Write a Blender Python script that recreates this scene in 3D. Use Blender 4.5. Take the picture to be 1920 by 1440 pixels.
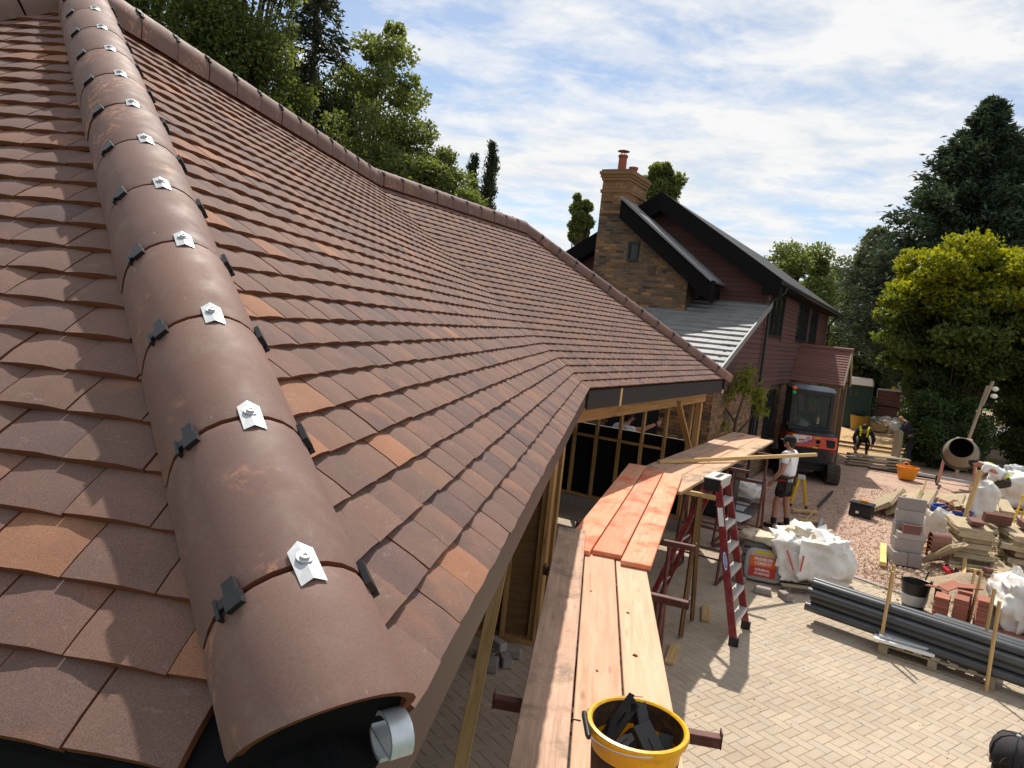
import bpy, bmesh, math, random
import numpy as np
from mathutils import Vector, Matrix
random.seed(7); RNG = np.random.default_rng(11)
for o in list(bpy.data.objects): bpy.data.objects.remove(o)
SC = bpy.context.scene
COL = SC.collection
V = Vector
def rad(a): return math.radians(a)

# ------------------------------------------------------------------ camera
CAM_H = 3.42; PITCH = 0.0877; ROLL = 0.1036; FPX = 1343.5
_fw = V((0, math.cos(PITCH), -math.sin(PITCH))); _up = V((0, math.sin(PITCH), math.cos(PITCH))); _rt = V((1, 0, 0))
_r = math.cos(ROLL)*_rt + math.sin(ROLL)*_up
_u = -math.sin(ROLL)*_rt + math.cos(ROLL)*_up
cd = bpy.data.cameras.new('camera'); cam = bpy.data.objects.new('camera', cd); COL.objects.link(cam)
cd.sensor_fit = 'HORIZONTAL'; cd.sensor_width = 36.0; cd.lens = FPX/1920*36.0
cd.clip_start = 0.05; cd.clip_end = 2000
Mc = Matrix.Identity(4)
for i in range(3): Mc[i][0] = _r[i]; Mc[i][1] = _u[i]; Mc[i][2] = -_fw[i]
Mc.translation = (0, 0, CAM_H); cam.matrix_world = Mc
SC.camera = cam

# ------------------------------------------------------------------ sky and sun
SUN_EL = rad(53.5); SUN_AZ = rad(-1.0)          # azimuth measured from +Y towards +X
w = bpy.data.worlds.new('World'); SC.world = w; w.use_nodes = True
nt = w.node_tree; N = nt.nodes; L = nt.links; N.clear()
out = N.new('ShaderNodeOutputWorld'); bg = N.new('ShaderNodeBackground'); L.new(bg.outputs[0], out.inputs[0])
sky = N.new('ShaderNodeTexSky'); sky.sky_type = 'NISHITA'; sky.sun_disc = False
sky.sun_elevation = SUN_EL; sky.sun_rotation = SUN_AZ; sky.air_density = 1.0; sky.dust_density = 0.25; sky.ozone_density = 2.2
tc = N.new('ShaderNodeTexCoord'); sep = N.new('ShaderNodeSeparateXYZ'); L.new(tc.outputs['Generated'], sep.inputs[0])
def mth(op, a, b=None, c=None):
    n = N.new('ShaderNodeMath'); n.operation = op
    for i, x in enumerate((a, b, c)):
        if x is None: continue
        if isinstance(x, (int, float)): n.inputs[i].default_value = x
        else: L.new(x, n.inputs[i])
    return n.outputs[0]
zz = mth('ADD', mth('MAXIMUM', sep.outputs[2], 0.0), 0.10)
comb = N.new('ShaderNodeCombineXYZ'); L.new(mth('DIVIDE', sep.outputs[0], zz), comb.inputs[0]); L.new(mth('DIVIDE', sep.outputs[1], zz), comb.inputs[1])
def wnoise(scale, detail, rough, dist, off):
    mp = N.new('ShaderNodeMapping'); mp.inputs['Location'].default_value = off; L.new(comb.outputs[0], mp.inputs[0])
    mp.inputs['Scale'].default_value = (0.8, 1.0, 1.0)
    n = N.new('ShaderNodeTexNoise'); n.inputs['Scale'].default_value = scale; n.inputs['Detail'].default_value = detail
    n.inputs['Roughness'].default_value = rough; n.inputs['Distortion'].default_value = dist; L.new(mp.outputs[0], n.inputs['Vector']); return n.outputs['Fac']
n1 = wnoise(0.95, 8, 0.60, 0.35, (3.1, 1.7, 0)); n2 = wnoise(4.6, 7, 0.62, 0.2, (9.1, 4.2, 2))
cl = mth('ADD', mth('MULTIPLY', n1, 0.58), mth('MULTIPLY', n2, 0.42))
def wramp(x, stops):
    r = N.new('ShaderNodeValToRGB'); L.new(x, r.inputs[0]); e = r.color_ramp.elements
    e[0].position, e[0].color = stops[0][0], (*stops[0][1], 1); e[1].position, e[1].color = stops[-1][0], (*stops[-1][1], 1)
    for p, c in stops[1:-1]:
        k = e.new(p); k.color = (*c, 1)
    return r.outputs[0]
cov = wramp(cl, [(0.40, (.22,)*3), (0.475, (.66,)*3), (0.56, (1,)*3)])
tone = wramp(n2, [(0.36, (6.3, 6.6, 6.9)), (0.60, (7.6, 7.6, 7.6))])
mix = N.new('ShaderNodeMix'); mix.data_type = 'RGBA'; L.new(cov, mix.inputs[0]); L.new(sky.outputs[0], mix.inputs[6]); L.new(tone, mix.inputs[7])
L.new(mix.outputs[2], bg.inputs[0]); bg.inputs[1].default_value = 0.088
sd = bpy.data.lights.new('sun', 'SUN'); sun = bpy.data.objects.new('sun', sd); COL.objects.link(sun)
sd.energy = 4.0; sd.angle = rad(0.8); sd.color = (1.0, 0.94, 0.85)
sdir = V((math.sin(SUN_AZ)*math.cos(SUN_EL), math.cos(SUN_AZ)*math.cos(SUN_EL), math.sin(SUN_EL)))
sun.rotation_euler = sdir.to_track_quat('Z', 'Y').to_euler(); sun.location = (0, 0, 30)
vs = SC.view_settings; vs.view_transform = 'Standard'; vs.look = 'None'; vs.exposure = 0.5; vs.gamma = 1.0; vs.use_curve_mapping = False
SC.render.engine = 'CYCLES'; SC.render.resolution_x = 1024; SC.render.resolution_y = 768
SC.cycles.max_bounces = 6; SC.cycles.transparent_max_bounces = 8

# ------------------------------------------------------------------ object helpers
WM = {}
def wm(o): return WM.get(o.name, Matrix.Identity(4)) if o else Matrix.Identity(4)
def reg(o, parent, local):
    COL.objects.link(o)
    if parent: o.parent = parent
    o.matrix_basis = local
    WM[o.name] = wm(parent) @ local
    return o
def tag(o, label=None, cat=None, group=None, kind=None):
    if label: o['label'] = label
    if cat: o['category'] = cat
    if group: o['group'] = group
    if kind: o['kind'] = kind
    return o
def thing(name, loc, heading=0.0, label=None, cat=None, group=None):
    """Empty at a thing's base; heading clockwise from +Y, local +Y is forward."""
    o = bpy.data.objects.new(name, None); o.empty_display_size = 0.2
    reg(o, None, Matrix.Translation(V(loc)) @ Matrix.Rotation(-heading, 4, 'Z'))
    return tag(o, label, cat, group)
def mobj(name, mesh, parent=None, world=None):
    o = bpy.data.objects.new(name, mesh)
    W = Matrix.Identity(4) if world is None else world
    return reg(o, parent, wm(parent).inverted() @ W if world is not None else Matrix.Identity(4))
class MB:
    """collects shapes; coordinates are those of the parent it is built under"""
    def __init__(s): s.v = []; s.f = []; s.m = []
    def add(s, vs, fs, mi=0):
        b = len(s.v); s.v += [tuple(x) for x in vs]; s.f += [tuple(b+i for i in f) for f in fs]; s.m += [mi]*len(fs); return s
    def box(s, c, size, R=None, mi=0, taper=(1, 1)):
        hx, hy, hz = size[0]/2, size[1]/2, size[2]/2; tx, ty = taper
        pts = [V((-hx, -hy, -hz)), V((hx, -hy, -hz)), V((hx, hy, -hz)), V((-hx, hy, -hz)), V((-hx*tx, -hy*ty, hz)), V((hx*tx, -hy*ty, hz)), V((hx*tx, hy*ty, hz)), V((-hx*tx, hy*ty, hz))]
        if R is not None: pts = [R @ p for p in pts]
        c = V(c); return s.add([p+c for p in pts], [(0, 3, 2, 1), (4, 5, 6, 7), (0, 1, 5, 4), (1, 2, 6, 5), (2, 3, 7, 6), (3, 0, 4, 7)], mi)
    def beam(s, p0, p1, wd, ht, up=(0, 0, 1), mi=0):
        p0, p1 = V(p0), V(p1); x = (p1-p0); ln = x.length; x.normalize(); y = V(up).cross(x)
        if y.length < 1e-4: y = V((1, 0, 0)).cross(x)
        y.normalize(); z = x.cross(y); R = Matrix((x, y, z)).transposed()
        return s.box((p0+p1)/2, (ln, wd, ht), R, mi)
    def tube(s, pts, r, n=8, mi=0, caps=True):
        pts = [V(p) for p in pts]; rr = r if isinstance(r, (list, tuple)) else [r]*len(pts)
        rings = []; prev = None
        for i, p in enumerate(pts):
            d = (pts[min(i+1, len(pts)-1)] - pts[max(i-1, 0)]).normalized()
            a = prev if prev is not None else (V((0, 0, 1)) if abs(d.z) < .9 else V((1, 0, 0)))
            x = (a - d*a.dot(d)); 
            if x.length < 1e-5: x = d.orthogonal()
            x.normalize(); prev = x; y = d.cross(x)
            rings.append([p + (x*math.cos(2*math.pi*k/n) + y*math.sin(2*math.pi*k/n))*rr[i] for k in range(n)])
        vs = [q for g in rings for q in g]; fs = []
        for i in range(len(pts)-1):
            for k in range(n): a = i*n+k; b = i*n+(k+1) % n; fs.append((a, b, b+n, a+n))
        if caps: fs.append(tuple(range(n))[::-1]); fs.append(tuple((len(pts)-1)*n+k for k in range(n)))
        return s.add(vs, fs, mi)
    def lathe(s, prof, c=(0, 0, 0), n=20, mi=0, R=None, sq=(1, 1)):
        c = V(c); vs = []; fs = []
        for (r, z) in prof:
            for k in range(n):
                a = 2*math.pi*k/n; p = V((r*math.cos(a)*sq[0], r*math.sin(a)*sq[1], z)); vs.append((R @ p if R is not None else p)+c)
        for i in range(len(prof)-1):
            for k in range(n): a = i*n+k; b = i*n+(k+1) % n; fs.append((a, b, b+n, a+n))
        return s.add(vs, fs, mi)
    def prism(s, poly, d, mi=0):
        """poly: list of 3D points (planar), extruded by vector d"""
        poly = [V(p) for p in poly]; d = V(d); n = len(poly); vs = poly + [p+d for p in poly]
        nrm = sum(((poly[i]-poly[0]).cross(poly[(i+1) % n]-poly[0]) for i in range(1, n-1)), V((0, 0, 0)))
        fs = [tuple(range(n)), tuple(range(2*n-1, n-1, -1))] + [(i, i+n, (i+1) % n+n, (i+1) % n) for i in range(n)]
        if nrm.dot(d) > 0: fs = [f[::-1] for f in fs]
        return s.add(vs, fs, mi)
    def ball(s, c, r, n=10, mi=0, R=None):
        r = r if isinstance(r, (list, tuple)) else (r, r, r); m = n//2+1; vs = []; fs = []; c = V(c)
        for i in range(m+1):
            t = math.pi*i/m
            for k in range(n):
                a = 2*math.pi*k/n; p = V((r[0]*math.sin(t)*math.cos(a), r[1]*math.sin(t)*math.sin(a), r[2]*math.cos(t))); vs.append((R @ p if R is not None else p)+c)
        for i in range(m):
            for k in range(n): a = i*n+k; b = i*n+(k+1) % n; fs.append((a, a+n, b+n, b))
        return s.add(vs, fs, mi)
    def mesh(s, name, mats, smooth=None):
        me = bpy.data.meshes.new(name); me.from_pydata(s.v, [], s.f)
        for m in (mats if isinstance(mats, (list, tuple)) else [mats]): me.materials.append(m)
        if any(s.m): me.polygons.foreach_set('material_index', s.m)
        if smooth is not None:
            me.polygons.foreach_set('use_smooth', [True]*len(s.f)); me.set_sharp_from_angle(angle=rad(smooth))
        me.validate(); me.update(); return me
    def build(s, name, mats, parent=None, smooth=None, world=False, bevel=0):
        """world=True: the coordinates are world coordinates"""
        me = s.mesh(name, mats, smooth)
        if bevel: bevel_mesh(me, bevel)
        if world and parent: me.transform(wm(parent).inverted())
        return mobj(name, me, parent)
def bevel_mesh(me, amt, seg=1):
    bm = bmesh.new(); bm.from_mesh(me); bmesh.ops.remove_doubles(bm, verts=bm.verts, dist=1e-6)
    es = [e for e in bm.edges if len(e.link_faces) == 2 and e.calc_face_angle(0) > .5]
    bmesh.ops.bevel(bm, geom=es, offset=amt, segments=seg, affect='EDGES', clamp_overlap=True); bm.to_mesh(me); bm.free(); me.update()
_BC = {}
def board(name, p0, p1, wd, ht, mat, parent=None, up=(0, 0, 1), bevel=.003, ends=None):
    """sawn timber/bar with its own local x along its length, world coordinates; wd across, ht along 'up'"""
    p0, p1 = V(p0), V(p1); x = p1-p0; ln = x.length; x = x.normalized(); y = V(up).cross(x)
    if y.length < 1e-4: y = V((1, 0, 0)).cross(x)
    y.normalize(); z = x.cross(y); key = (round(ln, 3), wd, ht, mat.name, bevel)
    me = _BC.get(key)
    if me is None:
        me = MB().box((0, 0, 0), (ln, wd, ht)).mesh(name, mat)
        if bevel: bevel_mesh(me, bevel)
        _BC[key] = me
    W = Matrix((x, y, z)).transposed().to_4x4(); W.translation = (p0+p1)/2
    return mobj(name, me, parent, W)
def copy_tree(o, world, label=None):
    def rec(s, parent, local):
        c = s.copy(); reg(c, parent, local)
        for ch in [k for k in bpy.data.objects if k.parent == s]: rec(ch, c, ch.matrix_basis.copy())
        return c
    c = rec(o, None, world)
    if label: c['label'] = label
    return c
def TR(loc, heading=0, pitch=0, roll=0):
    return Matrix.Translation(V(loc)) @ Matrix.Rotation(-heading, 4, 'Z') @ Matrix.Rotation(pitch, 4, 'X') @ Matrix.Rotation(roll, 4, 'Y')
def jit(a): return random.uniform(-a, a)
# ------------------------------------------------------------------ materials (all procedural)
class NT:
    def __init__(s, name):
        s.m = bpy.data.materials.new(name); s.m.use_nodes = True; s.t = s.m.node_tree; s.n = s.t.nodes; s.l = s.t.links
        s.b = s.n['Principled BSDF']; s.tc = None
    def nd(s, t, **k):
        n = s.n.new(t)
        for a, b in k.items(): setattr(n, a, b)
        return n
    def put(s, sock, x):
        if isinstance(x, (int, float)): sock.default_value = x
        elif isinstance(x, (tuple, list)): sock.default_value = (*x, 1) if len(x) == 3 and sock.type == 'RGBA' else x
        else: s.l.new(x, sock)
    def coord(s, which='Object', scale=(1, 1, 1), rnd=None):
        if not s.tc: s.tc = s.nd('ShaderNodeTexCoord')
        mp = s.nd('ShaderNodeMapping'); s.l.new(s.tc.outputs[which], mp.inputs[0]); mp.inputs['Scale'].default_value = scale
        if rnd is not None:
            a = s.nd('ShaderNodeVectorMath', operation='ADD'); s.l.new(mp.outputs[0], a.inputs[0])
            k = s.nd('ShaderNodeVectorMath', operation='SCALE'); k.inputs[0].default_value = (37.1, 91.7, 53.3); s.l.new(rnd, k.inputs['Scale']); s.l.new(k.outputs[0], a.inputs[1])
            return a.outputs[0]
        return mp.outputs[0]
    def noise(s, vec, scale, detail=4, rough=.55, dist=0):
        n = s.nd('ShaderNodeTexNoise'); s.l.new(vec, n.inputs['Vector']); n.inputs['Scale'].default_value = scale
        n.inputs['Detail'].default_value = detail; n.inputs['Roughness'].default_value = rough; n.inputs['Distortion'].default_value = dist; return n.outputs['Fac']
    def ramp(s, x, stops, interp='LINEAR'):
        r = s.nd('ShaderNodeValToRGB'); r.color_ramp.interpolation = interp; s.l.new(x, r.inputs[0]); e = r.color_ramp.elements
        f = lambda c: (*c, 1) if len(c) == 3 else (c[0], c[0], c[0], 1)
        e[0].position, e[0].color = stops[0][0], f(stops[0][1]); e[1].position, e[1].color = stops[-1][0], f(stops[-1][1])
        for p, c in stops[1:-1]: k = e.new(p); k.color = f(c)
        return r.outputs[0]
    def mix(s, fac, a, b, mode='MIX'):
        n = s.nd('ShaderNodeMix', data_type='RGBA', blend_type=mode); s.put(n.inputs[0], fac); s.put(n.inputs[6], a); s.put(n.inputs[7], b); return n.outputs[2]
    def math(s, op, a, b=0):
        n = s.nd('ShaderNodeMath', operation=op); s.put(n.inputs[0], a); s.put(n.inputs[1], b); return n.outputs[0]
    def rand(s):
        o = s.nd('ShaderNodeObjectInfo'); g = s.nd('ShaderNodeNewGeometry')
        return s.math('FRACT', s.math('ADD', o.outputs['Random'], g.outputs['Random Per Island']))
    def bump(s, h, strength=.3, dist=.01):
        b = s.nd('ShaderNodeBump'); b.inputs['Strength'].default_value = strength; b.inputs['Distance'].default_value = dist; s.l.new(h, b.inputs['Height']); s.l.new(b.outputs[0], s.b.inputs['Normal'])
    def fin(s, col, rough=.7, metal=0, spec=.4, **k):
        s.put(s.b.inputs['Base Color'], col); s.put(s.b.inputs['Roughness'], rough); s.b.inputs['Metallic'].default_value = metal
        s.b.inputs['Specular IOR Level'].default_value = spec
        for a, b in k.items(): s.put(s.b.inputs[a.replace('_', ' ')], b)
        return s.m
def lin(r, g, b): return tuple(((c/255)/12.92 if c/255 <= .04045 else ((c/255+.055)/1.055)**2.4) for c in (r, g, b))
def dim(c, k): return tuple(x*k for x in c)
def generic(name, col, rough=.75, var=.18, scale=6, fine=0.1, fscale=60, bump=.15, metal=0, spec=.35, rv=.1, stretch=(1, 1, 1), dirt=None, dirt_amt=.5):
    t = NT(name); r = t.rand(); v = t.coord('Object', stretch, r)
    c = t.mix(t.noise(v, scale, 5), dim(col, 1-var), dim(col, 1+var))
    c = t.mix(1.0, c, t.ramp(t.noise(v, fscale, 3), [(.3, (1-fine,)), (.7, (1+fine,))]), 'MULTIPLY')
    if rv: c = t.mix(1.0, c, t.ramp(r, [(0, (1-rv,)), (1, (1+rv,))]), 'MULTIPLY')
    if dirt: c = t.mix(t.math('MULTIPLY', t.ramp(t.noise(v, scale*1.7, 6, .65), [(.48, (0,)), (.68, (1,))]), dirt_amt), c, dirt)
    if bump: t.bump(t.noise(v, fscale, 4), bump, .004)
    return t.fin(c, rough, metal, spec)
def wood(name, col, dark, stretch=(1.2, 16, 16), rough=.78, dust=None, dust_amt=0, rv=.12, stain=None):
    t = NT(name); r = t.rand(); v = t.coord('Object', stretch, r); v1 = t.coord('Object', (1, 1, 1), r)
    g = t.noise(v, 1.6, 6, .62, .6)
    c = t.mix(t.ramp(g, [(.34, (0,)), (.66, (1,))]), dark, col)
    fine = t.noise(t.coord('Object', (4, 160, 160), r), 1.0, 3)
    c = t.mix(1.0, c, t.ramp(fine, [(.3, (.86,)), (.7, (1.1,))]), 'MULTIPLY')
    kn = t.nd('ShaderNodeTexVoronoi'); kn.inputs['Scale'].default_value = 1.0; t.l.new(t.coord('Object', (2.2, 9, 9), r), kn.inputs['Vector'])
    c = t.mix(t.ramp(kn.outputs['Distance'], [(.05, (.75,)), (.13, (0,))]), c, dim(dark, .35))
    cr_ = t.ramp(t.noise(t.coord('Object', (.9, 34, 6), r), 1.0, 2, .5, .9), [(.70, (0,)), (.73, (.8,))]); c = t.mix(cr_, c, dim(dark, .3))
    if dust: c = t.mix(t.math('MULTIPLY', t.ramp(t.noise(v1, 1.7, 6, .68), [(.36, (.15,)), (.62, (1,))]), dust_amt), c, dust)
    if stain: c = t.mix(t.ramp(t.noise(v1, 3.1, 7, .7), [(.50, (0,)), (.64, (.85,))]), c, stain)
    c = t.mix(1.0, c, t.ramp(r, [(0, (1-rv,)), (1, (1+rv,))]), 'MULTIPLY')
    t.bump(g, .25, .004); return t.fin(c, rough, 0, .25)
def roof_clay(orange=False):
    t = NT('orange_clay_tile' if orange else 'sanded_clay_tile'); r = t.rand(); v = t.coord('Object', (1, 1, 1), r)
    base = t.ramp(r, [(0, (0.133, 0.081, 0.069)), (.14, (0.157, 0.092, 0.076)), (.28, (0.106, 0.069, 0.065)), (.42, (0.169, 0.100, 0.079)), (.55, (0.125, 0.079, 0.069)), (.68, (0.160, 0.096, 0.074)), (.78, (0.099, 0.067, 0.065)), (.88, (0.180, 0.102, 0.074)), (1, (0.142, 0.087, 0.071))] if not orange else [(0, (.20, .108, .072)), (.5, (.27, .128, .074)), (1, (.22, .112, .072))])
    base = t.mix(t.noise(v, 9, 4), t.mix(1, base, (.82, .82, .84), 'MULTIPLY'), t.mix(1, base, (1.22, 1.2, 1.15), 'MULTIPLY'))
    r2 = t.math('FRACT', t.math('MULTIPLY', r, 17.3))
    base = t.mix(t.math('MULTIPLY', t.ramp(t.noise(v, 7.5, 5, .62), [(.46, (0,)), (.72, (1,))]), t.ramp(r2, [(.4, (.05,)), (1, (.65,))])), base, (.30, .132, .072) if not orange else (.155, .09, .07))
    base = t.mix(t.math('MULTIPLY', t.ramp(t.noise(t.coord('Object', (1, 3, 1), r), 16, 6, .7), [(.6, (0,)), (.72, (1,))]), .28), base, (.34, .29, .25))
    base = t.mix(1, base, t.ramp(t.noise(v, 420, 2, .6), [(.3, (.72,)), (.7, (1.28,))]), 'MULTIPLY')
    t.bump(t.noise(v, 420, 3, .7), .35, .0015); return t.fin(base, .88, 0, .25)
def raw_clay():
    t = NT('raw_clay_edge'); r = t.rand(); v = t.coord('Object', (1, 1, 1), r)
    c = t.mix(t.noise(v, 30, 4), (.13, .045, .025), (.24, .085, .042)); t.bump(t.noise(v, 200, 3), .3, .002); return t.fin(c, .9, 0, .2)
def hip_clay():
    t = NT('smooth_clay_ridge'); r = t.rand(); v = t.coord('Object', (1, 1, 1), r)
    c = t.ramp(r, [(0, (.152, .091, .077)), (.5, (.178, .105, .086)), (.85, (.164, .094, .079)), (1, (.205, .113, .084))])
    c = t.mix(t.noise(v, 5, 5, .6), t.mix(1, c, (.8, .79, .8), 'MULTIPLY'), t.mix(1, c, (1.2, 1.18, 1.14), 'MULTIPLY'))
    scuff = t.math('MULTIPLY', t.ramp(t.noise(v, 4.3, 3), [(.56, (0,)), (.66, (1,))]), t.ramp(t.noise(v, 42, 6, .7), [(.5, (0,)), (.62, (.85,))]))
    c = t.mix(scuff, c, (.46, .22, .13))
    scr = t.ramp(t.noise(t.coord('Object', (30, 3.0, 30), r), 3.0, 2, .5, 1.2), [(.745, (0,)), (.765, (.4,))])
    c = t.mix(t.math('MULTIPLY', t.ramp(t.noise(v, 9, 6, .7), [(.52, (0,)), (.75, (1,))]), .35), c, (.27, .215, .18))
    c = t.mix(scr, c, (.5, .36, .28))
    c = t.mix(1, c, t.ramp(t.noise(v, 260, 2), [(.3, (.9,)), (.7, (1.1,))]), 'MULTIPLY')
    t.bump(t.noise(v, 240, 3, .6), .12, .001)
    return t.fin(c, t.ramp(t.noise(v, 12, 4), [(.3, (.60,)), (.7, (.78,))]), 0, .28)
def leaf(name, a, b, tr=.45, dead=None):
    t = NT(name); g = t.nd('ShaderNodeNewGeometry'); r = g.outputs['Random Per Island']
    st = [(0, a), (.55, tuple((x+y)/2 for x, y in zip(a, b))), (1, b)]
    c = t.ramp(r, st)
    t.put(t.b.inputs['Base Color'], c); t.b.inputs['Roughness'].default_value = .55; t.b.inputs['Specular IOR Level'].default_value = .3
    tl = t.nd('ShaderNodeBsdfTranslucent'); t.l.new(t.mix(1, c, (1.25, 1.2, .55), 'MULTIPLY'), tl.inputs[0])
    ms = t.nd('ShaderNodeMixShader'); ms.inputs[0].default_value = tr; t.l.new(t.b.outputs[0], ms.inputs[1]); t.l.new(tl.outputs[0], ms.inputs[2])
    t.l.new(ms.outputs[0], t.n['Material Output'].inputs[0]); return t.m
def paver_mat():
    t = NT('buff_concrete_paver'); r = t.rand(); v = t.coord('Object', (1, 1, 1), r); g = t.coord('Object')
    c = t.ramp(r, [(0, (.40, .325, .245)), (.35, (.46, .375, .28)), (.6, (.43, .36, .282)), (.8, (.485, .39, .287)), (1, (.42, .362, .292))])
    c = t.mix(1, c, t.ramp(t.noise(v, 220, 3), [(.3, (.86,)), (.7, (1.12,))]), 'MULTIPLY')
    w = t.nd('ShaderNodeNewGeometry'); mp = t.nd('ShaderNodeMapping'); t.l.new(w.outputs['Position'], mp.inputs[0])
    c = t.mix(t.math('MULTIPLY', t.ramp(t.noise(mp.outputs[0], 1.1, 6, .62), [(.42, (0,)), (.68, (1,))]), .5), c, (.31, .245, .18))
    c = t.mix(t.math('MULTIPLY', t.ramp(t.noise(mp.outputs[0], .8, 5, .6, .4), [(.62, (0,)), (.72, (1,))]), .4), c, (.58, .27, .17))
    t.bump(t.noise(v, 220, 3), .25, .002); return t.fin(c, .9, 0, .2)
def gravel_mat(name, a, b, c3):
    t = NT(name); r = t.rand(); c = t.ramp(r, [(0, a), (.5, b), (1, c3)]); v = t.coord('Object', (1, 1, 1), r)
    c = t.mix(1, c, t.ramp(t.noise(v, 60, 3), [(.3, (.8,)), (.7, (1.15,))]), 'MULTIPLY'); return t.fin(c, .95, 0, .15)
def ground_mat(name, a, b, c3, scale=.9, fscale=45):
    t = NT(name); w = t.nd('ShaderNodeNewGeometry'); mp = t.nd('ShaderNodeMapping'); t.l.new(w.outputs['Position'], mp.inputs[0]); v = mp.outputs[0]
    c = t.mix(t.ramp(t.noise(v, scale, 6, .6), [(.35, (0,)), (.65, (1,))]), a, b)
    c = t.mix(t.math('MULTIPLY', t.ramp(t.noise(v, scale*3.3, 6, .65), [(.5, (0,)), (.65, (1,))]), .6), c, c3)
    f = t.noise(v, fscale, 4, .7); c = t.mix(1, c, t.ramp(f, [(.3, (.65,)), (.7, (1.3,))]), 'MULTIPLY')
    t.bump(f, .6, .02); return t.fin(c, .95, 0, .15)
def glass(name, col=(.012, .015, .018), rough=.08):
    t = NT(name); t.fin(col, rough, 0, .35); return t.m
def emis_free(name, col, rough=.6, metal=0, spec=.4):
    return generic(name, col, rough, .08, 5, .04, 50, .05, metal, spec, .05)
M = {}
M['tile'] = roof_clay(); M['tile_o'] = roof_clay(True); M['raw'] = raw_clay(); M['hip'] = hip_clay(); M['paver'] = paver_mat()
M['joint'] = ground_mat('paving_sand', (.27, .20, .135), (.33, .25, .17), (.22, .15, .1), 2, 90)
M['soil'] = ground_mat('trodden_soil', (.30, .21, .145), (.36, .26, .18), (.22, .15, .10), .5, 20)
M['hardcore'] = ground_mat('pink_hardcore', (.42, .28, .215), (.48, .34, .26), (.30, .19, .13), .6, 30)
M['stone'] = gravel_mat('pink_gravel', (.38, .235, .18), (.50, .34, .265), (.58, .44, .35))
M['asphalt'] = ground_mat('asphalt', (.14, .14, .145), (.18, .18, .18), (.11, .11, .11), .8, 60)
M['lawn'] = ground_mat('rough_grass', (.045, .075, .02), (.06, .09, .025), (.09, .085, .04), .7, 12)
M['fascia'] = generic('brown_fascia', (.075, .056, .05), .55, .12, 4, .05, 80, .05)
M['fascia2'] = generic('charcoal_fascia', (.022, .021, .022), .7, .15, 4, .05, 80, .05)
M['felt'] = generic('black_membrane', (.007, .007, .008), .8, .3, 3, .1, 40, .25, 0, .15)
M['pine'] = wood('treated_pine', (.50, .30, .125), (.34, .185, .07))
M['pine2'] = wood('pale_batten', (.60, .42, .20), (.45, .28, .11))
M['ply'] = wood('brown_sheathing', (.20, .115, .05), (.12, .065, .028))
M['plank'] = wood('dusty_board', (.68, .46, .31), (.46, .27, .16), dust=(.74, .38, .25), dust_amt=.75)
M['plank_red'] = wood('red_dust_board', (.68, .42, .28), (.50, .26, .15), dust=(.76, .27, .15), dust_amt=.95, stain=(.68, .11, .045))
M['plank_pale'] = wood('pale_board', (.66, .46, .31), (.50, .32, .2), dust=(.72, .40, .26), dust_amt=.7)
M['plank_grey'] = wood('weathered_board', (.52, .36, .26), (.30, .19, .13), dust=(.62, .36, .25), dust_amt=.6, stain=(.2, .14, .1))
M['plank_dirty'] = wood('cement_splashed_board', (.55, .38, .24), (.36, .22, .13), dust=(.6, .36, .22), dust_amt=.4, stain=(.12, .11, .10))
M['redsteel'] = generic('red_oxide_steel', (.10, .028, .022), .6, .3, 9, .15, 70, .15, 0, .4, .1, dirt=(.16, .085, .06), dirt_amt=.7)
M['ladder'] = generic('red_fibreglass', (.22, .018, .022), .42, .15, 5, .08, 60, .05, 0, .5, dirt=(.4, .32, .3), dirt_amt=.25)
M['alu'] = generic('dusty_aluminium', (.52, .50, .48), .45, .15, 6, .1, 60, .05, .35, .5, dirt=(.42, .36, .3), dirt_amt=.5)
M['galv'] = generic('galvanised_steel', (.62, .66, .70), .38, .12, 14, .06, 90, .05, .35, .5, .03)
M['clip'] = generic('clip_steel', (.50, .51, .52), .42, .08, 20, .05, 120, .03, .45, .5, .05)
M['blackp'] = generic('black_plastic', (.018, .018, .02), .42, .2, 10, .1, 80, .05)
M['yellowp'] = generic('yellow_bucket_plastic', (.86, .43, .008), .38, .12, 6, .06, 60, .03, 0, .5, .03, dirt=(.42, .19, .02), dirt_amt=.5)
M['dark_inside'] = generic('dark_inside_plastic', (.05, .032, .024), .7, .4, 14, .2, 70, .3, dirt=(.30, .14, .02), dirt_amt=.45)  # near-black brown with amber patches, on the inner wall of the bucket
M['yellow'] = generic('yellow_paint', (.70, .42, .02), .5, .1, 6, .06, 60, .04)
M['orange_tub'] = generic('orange_tub_plastic', (.72, .26, .01), .42, .1, 6, .05, 60, .03)
M['white'] = generic('white_plastic', (.72, .72, .71), .5, .08, 5, .04, 60, .03)
M['white_cloth'] = generic('white_cotton', (.74, .75, .78), .9, .06, 6, .04, 120, .15)
M['sack'] = generic('white_woven_sack', (.72, .70, .66), .75, .14, 3, .06, 180, .2, dirt=(.58, .46, .32), dirt_amt=.55)
M['sack_dirty'] = generic('dusty_cream_sack', (.66, .57, .42), .8, .18, 4, .06, 150, .2, dirt=(.48, .36, .22), dirt_amt=.6)
M['paper'] = generic('cement_paper', (.42, .41, .40), .8, .12, 5, .06, 90, .1)
M['orange_print'] = generic('orange_print', (.66, .12, .02), .7, .08, 5, .04, 60, 0)
M['red_print'] = generic('red_print', (.45, .035, .02), .7, .08, 5, .04, 60, 0)
M['yellow_print'] = generic('yellow_print', (.62, .44, .04), .7, .08, 5, .04, 60, 0)
M['paleyellow'] = generic('pale_yellow_timber', (.62, .48, .17), .7)
M['redtape'] = generic('red_tape', (.55, .11, .08), .6, .1, 8, .05, 60, .05)
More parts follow.
